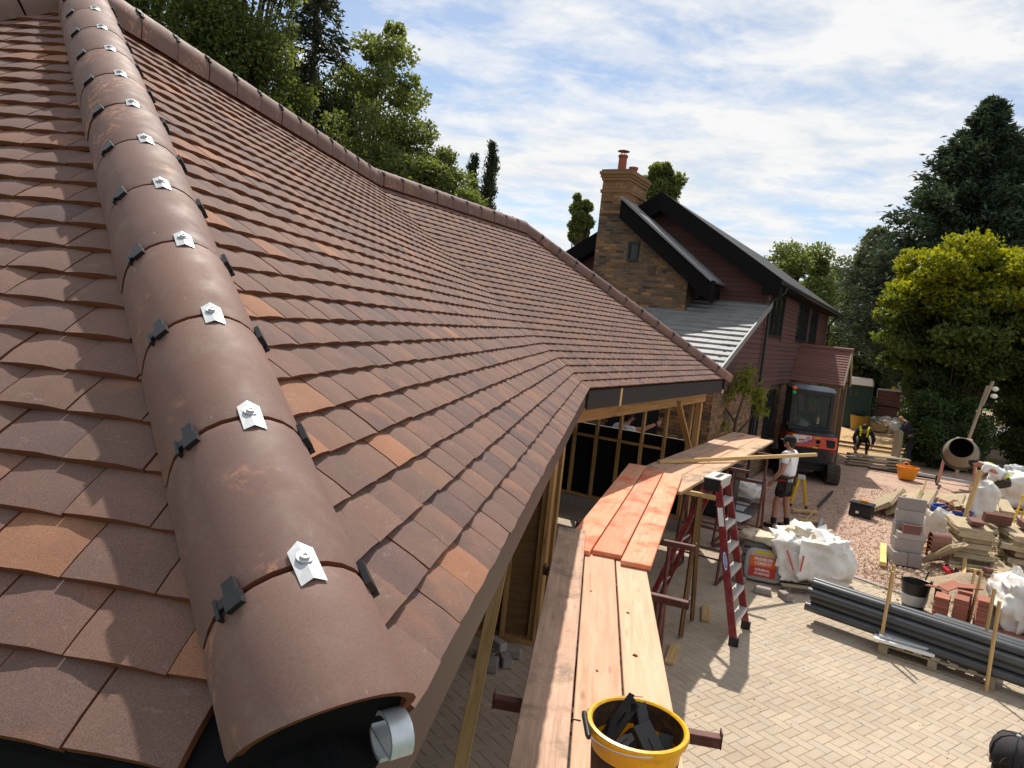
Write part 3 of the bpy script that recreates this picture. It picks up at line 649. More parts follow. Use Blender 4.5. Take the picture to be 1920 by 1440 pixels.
# unseen back and near end walls, added to block light and keep the inside dark
for p, q in ((A2-i1*.35, B2-i1*.35), (B2-i2*.35, C2-i2*.35)):
    board('rear_blocking_wall', (p.x, p.y, 1.3), (q.x, q.y, 1.3), .10, 2.6, M['felt'], gar)
p = A+i1*.4+e1*.35; q = A2+e1*.35-i1*.35; board('end_blocking_wall', (p.x, p.y, 1.3), (q.x, q.y, 1.3), .10, 2.6, M['felt'], gar)
for k in range(12):    # rafter feet under the near eave
    t = .5+k*.55
    if t < 6.5: board('rafter', P(A, t, e1, .07, i1, 2.715), P(A, t, e1, min(2.7, t-.12), i1, 2.715+(min(2.7, t-.12)-.07)*math.tan(PT)), .047, .12, M['pine'], gar)
# galvanised hip iron curled under the hip end
hip_h = (F-A); hip_h.z = 0; hip_h.normalize(); ax = V((hip_h.y, -hip_h.x, 0))
c0 = V((-.118, .965, 2.822)); pts_ = []; r0 = .033
for k in range(26):
    a = rad(205) - rad(300)*k/25
    pts_.append(c0 + (-hip_h)*(-r0*math.cos(a)) + UP*(r0*math.sin(a)))
b = MB(); w_ = .017; th = .0028; vs = []
for k, p in enumerate(pts_):
    n_ = (p-c0).normalized()
    vs += [p-ax*w_+n_*th, p+ax*w_+n_*th, p+ax*w_-n_*th, p-ax*w_-n_*th]
fs = []
for k in range(len(pts_)-1):
    for i in range(4): a = k*4+i; c_ = k*4+(i+1) % 4; fs.append((a, c_, c_+4, a+4))
fs += [(3, 2, 1, 0), tuple((len(pts_)-1)*4+i for i in range(4))]
b.add(vs, fs); tail0 = pts_[0]; b.beam(tail0, tail0+hip_h*.10+UP*.02, .034, .005)
hi = b.build('hip_iron', M['galv'], gar, smooth=40, world=True); hi['label'] = 'galvanised strap curled into a ring below the hip end'
# ------------------------------------------------------------------ brick work
def brick_cells(x0, x1, z0, z1, inside, jitter=.002):
    out_ = []; r = 0; z = z0
    while z < z1:
        x = x0 - (r % 2)*.1125
        while x < x1:
            a = max(x, x0); b_ = min(x+.215, x1)
            if b_-a > .04 and inside((a+b_)/2, z+.0325): out_.append((a, b_, z))
            x += .225
        z += .075; r += 1
    return out_
_bm = {}
def brick_mesh(l, mat):
    k = (round(l, 2), mat.name)
    if k not in _bm:
        me = MB().box((0, 0, 0), (k[0], .03, .065)).mesh('brick', mat); bevel_mesh(me, .004); _bm[k] = me
    return _bm[k]
def lay_bricks(parent, cells, frame, matf, limit):
    """frame: world matrix whose x runs along the wall, z up and y into the wall; bricks stand 5 mm proud"""
    rest_ = {}
    for k, (a, b_, z) in enumerate(cells):
        mat = matf((a+b_)/2, z); W = frame @ Matrix.Translation(((a+b_)/2+jit(.0015), .010+jit(.002), z+.0325)) @ Matrix.Rotation(jit(.01), 4, 'Y')
        if k < limit: mobj('brick', brick_mesh(b_-a, mat), parent, W)
        else:
            b2 = rest_.setdefault(mat.name, (MB(), mat))[0]; b2.box(W.translation, (b_-a, .03, .065), W.to_3x3())
    for b2, mat in rest_.values(): tag(b2.build('bricks', mat, parent, world=True), kind='stuff')

# ------------------------------------------------------------------ the brick and tile-hung house
KX, KY, HH = 5.758, 16.996, .5222
hs = thing('tile_hung_house', (KX, KY, 0), HH, 'two-storey house hung with plum tiles beside a tall brick chimney', 'house')
HWm = wm(hs)
def hw(x, y, z): return HWm @ V((x, y, z))
def hbox(name, x0, x1, y0, y1, z0, z1, mat, parent=hs): return MB().box(((x0+x1)/2, (y0+y1)/2, (z0+z1)/2), (x1-x0, y1-y0, z1-z0)).build(name, mat, parent)
GY = 11.6
core = MB(); core.box((-2.85, GY/2+.03, 1.24), (5.5, GY-.06, 2.48)); wallb = core.build('ground_floor_wall', M['mortar'], hs)
core = MB(); core.prism([(-5.56, .06, 2.5), (-.06, .06, 2.5), (-.06, .06, 5.0), (-2.75, .06, 6.75), (-5.56, .06, 5.0)], (0, GY-.12, 0)); wallu = core.build('upper_wall', M['hung'], hs)
def course(parent, p0, p1, zb, gauge, nrm, mat, name='tile_course', th=.03):
    """one course of hung tiles between two plan points (house coordinates)"""
    p0, p1, nrm = V((*p0, 0)), V((*p1, 0)), V((*nrm, 0)); b = MB()
    pr = [p0+nrm*(-.05)+V((0, 0, zb)), p0+nrm*th+V((0, 0, zb+jit(.003))), p0+nrm*.010+V((0, 0, zb+gauge+.004)), p0+nrm*(-.05)+V((0, 0, zb+gauge+.004))]
    b.prism(pr, p1-p0); return b.build(name, mat, parent)
WINS = [(.60, 2.5), (4.8, 6.85), (7.35, 9.0)]; WZ = (3.69, 4.80); GA2 = .115; z = 2.45
while z < 5.0:
    segs = [(0, GY)]
    if z+GA2 > WZ[0]-.03 and z < WZ[1]: segs = [(0, .55), (2.55, 4.75), (6.9, 7.3), (9.05, GY)]
    for a, b_ in segs: course(wallu, (-.035, a), (-.035, b_), z, GA2, (1, 0), M['hung'])
    z += GA2
z = 4.1
while z < 6.75:       # gable front
    half = (6.86-z-.06)/.655
    course(wallu, (max(-2.72-half, -4.0), .035), (min(-2.72+half, -.0), .035), z, GA2, (0, -1), M['hung']); z += GA2
def window(parent, axis, a0, a1, z0, z1, n, face=0.0, sill=True):
    """axis 'y': in the right wall (x=face); axis 'x': in a front wall (y=face)"""
    f = MB(); fw_ = .055; T = (lambda a, d, z_: (face+d, a, z_)) if axis == 'y' else (lambda a, d, z_: (a, face-d, z_))
    def bar(u0, u1, w0, w1, d0, d1):
        pa, pb = V(T(u0, d0, w0)), V(T(u1, d1, w1)); c = (pa+pb)/2; s = pb-pa; f.box(c, (abs(s.x), abs(s.y), abs(s.z)))
    bar(a0, a1, z0, z0+fw_, -.06, .0); bar(a0, a1, z1-fw_, z1, -.06, .0); bar(a0, a0+fw_, z0+fw_, z1-fw_, -.06, .0); bar(a1-fw_, a1, z0+fw_, z1-fw_, -.06, .0)
    for k in range(1, n): m_ = a0+(a1-a0)*k/n; bar(m_-fw_/2, m_+fw_/2, z0+fw_, z1-fw_, -.06, -.005)
    w_ = f.build('window', M['frame'], parent)
    for k in range(n):
        g0 = a0+(a1-a0)*k/n; g1 = a0+(a1-a0)*(k+1)/n; pa, pb = V(T(g0+.03, -.045, z0+.03)), V(T(g1-.03, -.038, z1-.03)); c = (pa+pb)/2; s = pb-pa
        MB().box(c, (abs(s.x), abs(s.y), abs(s.z))).build('pane', M['glass'], w_)
    if sill:
        pa, pb = V(T(a0-.06, -.05, z0-.07)), V(T(a1+.06, .10, z0-.01)); c = (pa+pb)/2; s = pb-pa; MB().box(c, (abs(s.x), abs(s.y), abs(s.z))).build('sill', M['slate'], w_)
    return w_
for a, b_ in WINS: window(wallu, 'y', a, b_, *WZ, 3 if b_-a > 1.8 else 2, face=-.01, sill=False)
for a, b_ in ((.35, 1.1), (2.0, 3.0), (8.2, 9.6)): window(wallb, 'y', a, b_, .95, 2.3, 2, face=-.03)
# bricks of the right-hand ground floor wall
Fr = HWm @ Matrix.Translation((-.1, 0, 0)) @ Matrix(((0, -1, 0, 0), (1, 0, 0, 0), (0, 0, 1, 0), (0, 0, 0, 1)))
def inwall(a, z_): return not any(p-.08 < a < q+.08 and .85 < z_ < 2.36 for p, q in ((.35, 1.1), (2.0, 3.0), (8.2, 9.6)))
lay_bricks(wallb, brick_cells(0, 10.5, .01, 2.4, inwall), Fr, lambda x, z_: M['brick'] if random.random() < .8 else M['brick2'], 0)
# main roof with deep black barge boards
def slab_roof(name, pts, th, mat, parent=hs):
    pts = [V(p) for p in pts]; nn = (pts[1]-pts[0]).cross(pts[2]-pts[0]).normalized(); nn = nn if nn.z > 0 else -nn
    return MB().prism(pts, -nn*th).build(name, mat, parent)
RA = V((-2.72, 0, 6.93)); RE = V((.34, 0, 4.98)); RL = V((-5.78, 0, 4.98))
rt_ = slab_roof('main_roof', [(RA.x, -.42, RA.z), (RE.x, -.42, RE.z), (RE.x, GY+.3, RE.z), (RA.x, GY+.3, RA.z)], .07, M['slate_dark'])
slab_roof('main_roof', [(RA.x, -.42, RA.z), (RL.x, -.42, RL.z), (RL.x, GY+.3, RL.z), (RA.x, GY+.3, RA.z)], .07, M['slate_dark'])
def barge(p, q, depth, y0, thick, parent=hs, top=.012, name='barge_board'):
    p, q = V(p), V(q); return MB().prism([(p.x, y0, p.z+top), (q.x, y0, q.z+top), (q.x, y0, q.z+top-depth), (p.x, y0, p.z+top-depth)], (0, thick, 0)).build(name, M['blackpaint'], parent)
barge(RA, RE, .46, -.46, .32); barge(RA, RL, .46, -.46, .32)
hbox('eaves_box', -.05, .345, -.463, -.12, 4.62, 4.96, M['blackpaint'])
hbox('soffit', -.02, .30, -.1, GY+.2, 4.80, 4.88, M['blackpaint'])
gt = MB()
for k in range(2): pass
gt.tube([(.40, -.45, 4.90), (.40, GY+.32, 4.87)], .055, 8); gt.build('gutter', M['blackp'], hs, smooth=40)
dp = MB(); dp.tube([(.38, .12, 4.88), (.36, .12, 4.74), (.07, .14, 4.50), (.06, .14, 4.2), (.06, .14, .1)], .036, 8); dp.build('downpipe', M['blackp'], hs, smooth=40)
dp = MB(); dp.tube([(.38, GY-.1, 4.88), (.07, GY-.1, 4.50), (.06, GY-.1, .1)], .036, 8); dp.build('downpipe', M['blackp'], hs, smooth=40)
# projecting brick half gable with the chimney on its left
bw = MB(); bw.prism([(-4.07, -1.0, .1), (-1.64, -1.0, .1), (-1.64, -1.0, 4.95), (-3.38, -1.0, 6.30), (-4.07, -1.0, 6.30)], (0, 1.05, 0)); bwall = bw.build('brick_wall', M['mortar'], hs)
cs = brick_cells(-4.08, -1.63, 4.06, 6.6, lambda x, z_: (x < -3.37 or z_ < 4.93+(-1.66-x)*.77) and not (-3.20 < x < -2.90 and 5.15 < z_ < 5.62))
def bmat(x, z_):
    if x < -3.1 and 5.75 < z_ < 6.45 and random.random() < .8-abs(z_-6.15)*.9: return M['sootbrick']
    return random.choice([M['brick'], M['brick'], M['brick'], M['brick2'], M['sootbrick'] if random.random() < .5 else M['brick']])
lay_bricks(bwall, cs, HWm @ Matrix.Translation((0, -1.0, 0)), bmat, 300)
Fs = HWm @ Matrix.Translation((-1.64, -1.0, 0)) @ Matrix(((0, -1, 0, 0), (1, 0, 0, 0), (0, 0, 1, 0), (0, 0, 0, 1)))
lay_bricks(bwall, brick_cells(0, 1.0, 4.06, 4.95, lambda x, z_: True), Fs, bmat, 0)
window(bwall, 'x', -3.20, -2.92, 5.15, 5.62, 1, face=-1.05, sill=False)
hbox('vent', -2.62, -2.45, -1.03, -.98, 4.86, 5.06, M['sootbrick'], bwall); hbox('vent', -2.28, -2.18, -1.02, -.98, 4.92, 4.99, M['frame'], bwall)
b1 = V((-3.42, 0, 6.63)); b2 = V((-.98, 0, 4.77))
barge(b1, b2, .50, -1.28, .26); hbox('eaves_box', -1.36, -1.04, -1.282, -.3, 4.42, 4.66, M['blackpaint'])
slab_roof('side_roof', [(b1.x, -1.34, b1.z+.03), (b2.x-.0, -1.34, b2.z+.03), (b2.x, 0, b2.z+.03), (b1.x, 0, b1.z+.03)], .05, M['slate'])
# chimney
ch = MB()
ch.box((-3.725, -.40, 6.72), (.69, 1.2, 1.0)); chim = ch.build('chimney', M['mortar'], hs)
for (fr, x0, x1, dz) in ((HWm @ Matrix.Translation((-3.725, -1.0, 0)), -.35, .35, 0), (HWm @ Matrix.Translation((-3.38, -.40, 0)) @ Matrix(((0, -1, 0, 0), (1, 0, 0, 0), (0, 0, 1, 0), (0, 0, 0, 1))), -.6, .6, 0)):
    lay_bricks(chim, brick_cells(x0, x1, 6.3, 7.2, lambda x, z_: True), fr, lambda x, z_: M['brick2'], 0)
def ring(z0, z1, ex, mat, name='corbel'): hbox(name, -4.07-ex, -3.38+ex, -1.0-ex, .2+ex, z0, z1, mat, chim)
ring(6.80, 6.88, .035, M['brick2']); ring(7.10, 7.165, .03, M['brick2']); ring(7.165, 7.24, .06, M['brick2']); ring(7.24, 7.31, .085, M['brick2']); ring(7.31, 7.36, .05, M['mortar'], 'flaunching')
for yy, hgt_, cowl in ((-.75, .42, True), (.0, .30, False)):
    p = MB(); p.lathe([(.105, 7.34), (.10, 7.34+hgt_-.06), (.12, 7.34+hgt_-.05), (.12, 7.34+hgt_), (.08, 7.34+hgt_), (.07, 7.34+hgt_-.1)], (-3.72, yy, 0), 16)
    pot = p.build('chimney_pot', M['terra'], chim, smooth=40)
    if cowl:
        q = MB(); q.lathe([(.0, .135), (.05, .13), (.15, .10), (.15, .09), (.0, .105)], (-3.72, yy, 7.34+hgt_), 16)
        for k in range(4): a = k*math.pi/2; q.tube([(-3.72+.07*math.cos(a), yy+.07*math.sin(a), 7.34+hgt_-.02), (-3.72+.06*math.cos(a), yy+.06*math.sin(a), 7.34+hgt_+.11)], .008, 5)
        q.build('cowl', M['terra'], pot, smooth=40)
# grey lean-to in front of the gable
lt = MB(); tan_l = .383
lt.prism([(0-.06, -3.6, 0), (-.06, 0, 0), (-.06, 0, 4.40), (-.06, -3.6, 3.02)], (-6.0, 0, 0)); leanto = lt.build('lean_to_wall', M['hung'], hs)
def zl(y): return 4.45+tan_l*y
sl_n = V((0, -tan_l, 1)).normalized(); sl_d = V((0, 1, tan_l)).normalized()
y = -3.97; gauge = .30; kk = 0
lroof = MB().prism([(.02, -3.95, zl(-3.95)-.07), (.02, 0, zl(0)-.07), (-6.2, 0, zl(0)-.07), (-6.2, -3.95, zl(-3.95)-.07)], (0, 0, -.05)).build('lean_to_roof', M['felt'], hs)
while y < -.05:
    y1 = y+gauge*sl_d.y+.02; z0 = zl(y); b = MB()
    for q_ in range(20):
        xa = .10-q_*.31
        if 'lt_tile' not in _BC: _BC['lt_tile'] = MB().prism([(0, 0, -.012), (0, 0, .042), (0, .30*sl_d.y+.02, tan_l*(.30*sl_d.y+.02)), (0, .30*sl_d.y+.02, tan_l*(.30*sl_d.y+.02)-.04)], (-.306, 0, 0)).mesh('roof_tile', M['slate'])
        mobj('roof_tile', _BC['lt_tile'], lroof, HWm @ Matrix.Translation((xa+jit(.002), y+jit(.003), z0+jit(.003))))
    y += gauge*sl_d.y; kk += 1
MB().prism([(.11, -3.99, zl(-3.99)+.04), (.11, -.0, zl(0)+.04), (.11, 0, zl(0)-.10), (.11, -3.99, zl(-3.99)-.10)], (.035, 0, 0)).build('verge_trim', M['slate'], lroof)
z = 2.45
while z < 4.3:     # hung tiles on the cheek
    ys = (z+.09-4.45)/tan_l
    course(leanto, (-.035, max(ys, -3.6)), (-.035, -.02), z, GA2, (1, 0), M['hung']); z += GA2
hbox('side_wall', -.075, -.055, -3.6, 0, 0, 2.45, M['brick'], leanto)
lay_bricks(leanto, brick_cells(-3.6, 0, .01, 2.42, lambda a, z_: True), HWm @ Matrix.Translation((-.055, 0, 0)) @ Matrix(((0, -1, 0, 0), (1, 0, 0, 0), (0, 0, 1, 0), (0, 0, 0, 1))), lambda x, z_: random.choice([M['brick'], M['brick2']]), 0)
fr_ = HWm @ Matrix.Translation((0, -3.61, 0))
lay_bricks(leanto, brick_cells(-3.0, -.06, .01, 2.9, lambda x, z_: not (-2.2 < x < -1.06 and z_ < 2.2)), fr_, lambda x, z_: random.choice([M['brick2'], M['brick2'], M['brick']]), 0)
hbox('door', -2.15, -1.1, -3.64, -3.59, .05, 2.15, M['frame'], leanto)
# tiled porch
pr = MB(); pr.prism([(0, 5.0, 2.60), (0, 6.0, 3.52), (0, 7.0, 2.60)], (1.38, 0, 0)); porch = pr.build('porch_roof', M['brick'], hs)
for side in (-1, 1):
    y = 0.0; sd_ = V((0, -side*1.0, .94)); k = 0
    for k in range(14):
        t0_ = k/14; y0_ = 6+side*(1.08-1.08*t0_); z0_ = 2.53+(3.57-2.53)*t0_; y1_ = 6+side*(1.08-1.08*(k+1.1)/14); z1_ = 2.53+(3.57-2.53)*(k+1.1)/14
        b = MB(); b.prism([(-.02, y0_, z0_+.0), (-.02, y0_, z0_+.034), (-.02, y1_, z1_+.012), (-.02, y1_, z1_-.02)], (1.48, 0, 0)); b.build('tile_course', M['porchtile'], porch)
rb = MB(); rb.tube([(-.02, 6, 3.56), (1.48, 6, 3.56)], .085, 10); rb.build('ridge_cap', M['porchtile'], porch, smooth=40)
for side in (-1, 1): MB().beam((1.44, 6+side*1.05, 2.50), (1.44, 6, 3.50), .04, .16, mi=0).build('barge_board', M['boards_old'], porch)
for yy in (5.1, 6.9): hbox('porch_post', 1.0, 1.36, yy-.12, yy+.12, 0, 2.55, M['brick'], porch)
hbox('door', -.12, -.04, 5.5, 6.5, .1, 2.15, M['frame'], wallb)

# ------------------------------------------------------------------ scaffold boards and trestles
def plank(p0, p1, z0, z1, mat, label, w_=.223, h_=.038):
    o = board('scaffold_board', (p0[0], p0[1], z0), (p1[0], p1[1], z1), w_, h_, M[mat], None, bevel=.004)
    return tag(o, label, 'board', 'scaffold boards of the roofers platform')
def hd(a): return V((math.sin(rad(a)), math.cos(rad(a)), 0))
d1 = hd(6.6); r1 = V((d1.y, -d1.x, 0)); s0 = V((.185, 1.2, 0)) ; s0 = V((.206, 2.65, 0)) - d1*1.6 - r1*.065
ZP = 1.681
def seg(base, d, r, k, a, b_, gap=.235): q = base + r*(.113+k*gap); return (q+d*a), (q+d*b_)
p, q = seg(s0, d1, r1, 0, 0, 4.72); plank(p, q, ZP, ZP+.088, 'plank_grey', 'weathered grey-brown scaffold board nearest the eave, shaded along its left side')
p, q = seg(s0, d1, r1, 1, 0, 4.75); plank(p, q, ZP, ZP+.004, 'plank', 'dusty orange middle scaffold board of the near run beside the bucket')
p, q = seg(s0, d1, r1, 2, .2, 4.65); plank(p, q, ZP, ZP, 'plank_pale', 'pale scaffold board on the outer side of the near run under the bucket')
d2 = hd(16.3); r2 = V((d2.y, -d2.x, 0)); s2 = V((.545, 5.74, 0)) + r2*.06
for k, (a, b_, mat, lb) in enumerate(((-.35, 3.62, 'plank_red', 'red-dusted scaffold board of the middle run, on the garage side'), (-.30, 3.50, 'plank_red', 'red-dusted scaffold board in the centre of the middle run'), (-.42, 3.34, 'plank_red', 'red-dusted scaffold board on the outer edge of the middle run'))):
    p, q = seg(s2, d2, r2, k, a, b_); plank(p, q, ZP+.043, ZP+.043, mat, lb)
d3 = hd(29.0); r3 = V((d3.y, -d3.x, 0)); s3 = V((1.665, 9.25, 0)) + r3*.13
for k, (a, b_, mat, lb) in enumerate(((-.55, 5.5, 'plank_grey', 'dull brown far scaffold board next to the timber frame'), (-.83, 5.46, 'plank', 'orange scaffold board in the middle of the far run'), (-.94, 5.13, 'plank_dirty', 'cement-splashed scaffold board on the outer edge of the far run'))):
    p, q = seg(s3, d3, r3, k, a, b_,   .275 if k else .262); plank(p, q, ZP, ZP, mat, lb, w_=.255 if k < 2 else .275)
tag(board('loose_batten', (2.09, 9.62, ZP+.045), (4.95, 11.35, ZP+.12), .048, .05, M['pine2'], None), 'loose pale roofing batten lying across the far scaffold boards', 'batten')
def trestle(c, heading, length, label, z_top=1.636, reach=.62, mat='redsteel'):
    t = thing('scaffold_trestle', (c[0], c[1], 0), heading, label, 'trestle', 'red steel trestles under the platform')
    L2 = length/2
    MB().box((0, 0, z_top), (length, .05, .05)).build('top_bar', M[mat], t, bevel=.003)
    e_ = MB(); e_.box((L2+.002, 0, z_top+.012), (.006, .052, .075)); e_.box((-L2-.002, 0, z_top+.012), (.006, .052, .075)); e_.build('end_stop', M[mat], t)
    for s in (-1, 1):
        x = s*reach*.5
        MB().tube([(x, 0, z_top-.02), (x, 0, .9)], .017, 8).build('inner_leg', M[mat], t, smooth=40)
        for q_ in (-1, 1):
            MB().tube([(x*1.02, q_*.04, 1.25), (x*1.08, q_*.30, .02)], .021, 8).build('leg', M[mat], t, smooth=40)
        MB().beam((x*1.08, -.30, .03), (x*1.08, .30, .03), .04, .03).build('foot', M[mat], t)
    for q_ in (-1, 1):
        for z_ in (.35, .75, 1.15):
            yy = q_*(.04+.26*(1.25-z_)/1.23); MB().tube([(-reach*.54, yy, z_), (reach*.54, yy, z_)], .014, 6).build('rung', M[mat], t, smooth=40)
    return t
trestle((.585, 3.16), rad(8), 1.04, 'red-brown steel trestle under the near boards beside the yellow bucket')
trestle((.86, 4.9), rad(22), 1.04, 'red-brown steel trestle where the near boards meet the middle run')
trestle((1.22, 6.22), rad(20), 1.06, 'red-brown steel trestle under the middle run behind the stepladder')
trestle((3.02, 10.3), rad(30), 1.06, 'red-brown steel trestle under the far run beyond the stepladder')
trestle((4.1, 12.0), rad(30), 1.06, 'red-brown steel trestle under the far end of the run beside the worker in white')
wt = thing('timber_horse', (1.98, 8.42, 0), rad(26), 'bare timber trestle carrying the near end of the far boards', 'trestle')
board('top_bar', wm(wt) @ V((-.5, 0, 1.63)), wm(wt) @ V((.56, 0, 1.63)), .07, .05, M['pine2'], wt)
for s in (-1, 1):
    for q_ in (-1, 1): board('leg', wm(wt) @ V((s*.38, q_*.02, 1.61)), wm(wt) @ V((s*.42, q_*.30, .02)), .045, .06, M['ply'], wt, up=(0, 1, 0))
for (x, y, a, lb) in ((2.03, 7.5, 20, 'short timber sole board under the trestle foot, nearest the stepladder'), (2.72, 8.75, 15, 'short timber sole board on the paving behind the stepladder')):
    d_ = hd(a); tag(board('sole_board', (x-d_.x*.25, y-d_.y*.25, .02), (x+d_.x*.25, y+d_.y*.25, .02), .10, .035, M['pine2'], None), lb, 'board')
# ------------------------------------------------------------------ stepladder
ld = thing('stepladder', (2.55, 8.42, 0), rad(120), 'red fibreglass stepladder with grey treads standing beside the scaffold boards', 'stepladder')
# local: +Y points out towards the tread side, X along the treads
topz = 1.80
def lr(x, z_, front): t = z_/topz; return V((x*(1-.30*t), (.50 if front else -.62)*(1-t)+(.06 if front else -.06)*t, z_))
for s in (-1, 1):
    board('front_rail', wm(ld) @ lr(s*.31, .03, True), wm(ld) @ lr(s*.31, topz-.03, True), .030, .085, M['ladder'], ld, up=(wm(ld).to_3x3() @ V((0, 1, 0))))
    board('rear_rail', wm(ld) @ lr(s*.29, .03, False), wm(ld) @ lr(s*.29, topz-.03, False), .028, .06, M['ladder'], ld, up=(wm(ld).to_3x3() @ V((0, 1, 0))))
    MB().box(lr(s*.31, .05, True), (.045, .11, .10)).build('rubber_foot', M['blackp'], ld, bevel=.006); MB().box(lr(s*.29, .05, False), (.04, .08, .09)).build('rubber_foot', M['blackp'], ld, bevel=.006)
for k in range(6):
    z_ = .27+k*.262; hwid = .31*(1-.30*z_/topz)-.016; yy = lr(0, z_, True).y
    st_ = MB(); st_.box((0, yy, z_), (hwid*2, .095, .012)); st_.box((0, yy+.045, z_-.022), (hwid*2, .006, .045)); st_.box((0, yy-.045, z_-.022), (hwid*2, .006, .045))
    for q_ in range(6): st_.box((0, yy-.036+q_*.0145, z_+.008), (hwid*1.96, .005, .005))
    st_.build('tread', M['alu'], ld)
for z_ in (.4, 1.0): MB().tube([lr(-.29, z_, False), lr(.29, z_, False)], .014, 6).build('rear_bar', M['alu'], ld, smooth=40)
tp = MB(); tp.box((0, 0, topz+.02), (.46, .22, .055)); tp.box((0, .10, topz-.03), (.44, .012, .09)); capo = tp.build('top_cap', M['alu'], ld, bevel=.008)
tq = MB(); tq.box((-.222, 0, topz-.035), (.03, .19, .14)); tq.box((.222, 0, topz-.035), (.03, .19, .14)); tq.box((0, .02, topz+.05), (.28, .05, .004)); tq.build('hinge_plate', M['blackp'], ld, bevel=.004)
def ell(c, ux, uy, a, b_, n=24): return [c+ux*(a*math.cos(2*math.pi*k/n))+uy*(b_*math.sin(2*math.pi*k/n)) for k in range(n)]
fr0 = lr(.31, .03, True); fr1 = lr(.31, topz-.03, True); fdir = (fr1-fr0).normalized(); fc = fr0.lerp(fr1, .55); fo = fdir.cross(V((0, 1, 0))).normalized()
fo = fo if fo.x > 0 else -fo; fside = fo.cross(fdir).normalized()
for sx in (1, -1):
    f0 = lr(sx*.31, .03, True); f1 = lr(sx*.31, topz-.03, True); fd = (f1-f0).normalized(); cc = f0.lerp(f1, .52); nn = V((sx, 0, 0)); nn = (nn-fd*nn.dot(fd)).normalized(); ss = nn.cross(fd)
    b = MB(); b.prism(ell(cc+nn*.0155, fd, ss, .115, .030), nn*.0012, 0); b.prism(ell(cc+nn*.0167, fd, ss, .105, .022), nn*.001, 1); o = b.build('maker_badge', [M['blue'], M['white']], ld)
    l2 = MB(); l2.add([f0.lerp(f1, .74)-ss*.03+nn*.0158, f0.lerp(f1, .74)+ss*.03+nn*.0158, f0.lerp(f1, .86)+ss*.03+nn*.0158, f0.lerp(f1, .86)-ss*.03+nn*.0158], [(0, 1, 2, 3)]); l2.build('warning_label', M['white'], ld)
def text_on(name, txt, W, size, mat, parent, extrude=.0004, align='CENTER', bold=False):
    cu = bpy.data.curves.new(name, 'FONT'); cu.body = txt; cu.size = size; cu.extrude = extrude; cu.align_x = align; cu.align_y = 'CENTER'; cu.resolution_u = 2
    if bold: cu.offset = size*.018
    to = bpy.data.objects.new('t', cu); COL.objects.link(to); dg = bpy.context.evaluated_depsgraph_get(); me = bpy.data.meshes.new_from_object(to.evaluated_get(dg)); bpy.data.objects.remove(to)
    me.materials.clear(); me.materials.append(mat); me.name = name; return mobj(name, me, parent, W)
for sx in (1, -1):
    f0 = lr(sx*.31, .03, True); f1 = lr(sx*.31, topz-.03, True); fd = (f1-f0).normalized(); cc = f0.lerp(f1, .52); nn = V((sx, 0, 0)); nn = (nn-fd*nn.dot(fd)).normalized(); ss = nn.cross(fd)
    Wt = Matrix((-fd, -ss, nn)).transposed().to_4x4(); Wt.translation = cc+nn*.0182; text_on('badge_lettering', 'WERNER', wm(ld) @ Wt, .040, M['blue'], ld, bold=True)
# ------------------------------------------------------------------ trees and shrubs
def leaf_mesh(name, C_, Dn, sz, asp, mat, parent, bend=.25):
    """C_ (n,3) leaf centres, Dn (n,3) leaf directions; a folded four-cornered leaf each"""
    n = len(C_); d = Dn/np.linalg.norm(Dn, axis=1, keepdims=True); rnd = RNG.normal(size=(n, 3)); s = np.cross(d, rnd); s /= np.linalg.norm(s, axis=1, keepdims=True)+1e-9; nn = np.cross(d, s)
    L_ = sz[:, None]; w_ = (sz*asp)[:, None]
    v0 = C_-d*L_*.5; v1 = C_+s*w_*.5+nn*w_*bend; v2 = C_+d*L_*.5; v3 = C_-s*w_*.5+nn*w_*bend
    co = np.stack([v0, v1, v2, v3], 1).reshape(-1, 3); F_ = np.arange(4*n).reshape(n, 4)
    return tris(name, co, F_, mat, parent)
def clump_points(ctr, rad_, n, shell=.55):
    u = RNG.normal(size=(n, 3)); u /= np.linalg.norm(u, axis=1, keepdims=True); r = (shell+(1-shell)*RNG.random(n))**1.0
    return ctr + u*np.array(rad_)*r[:, None], u
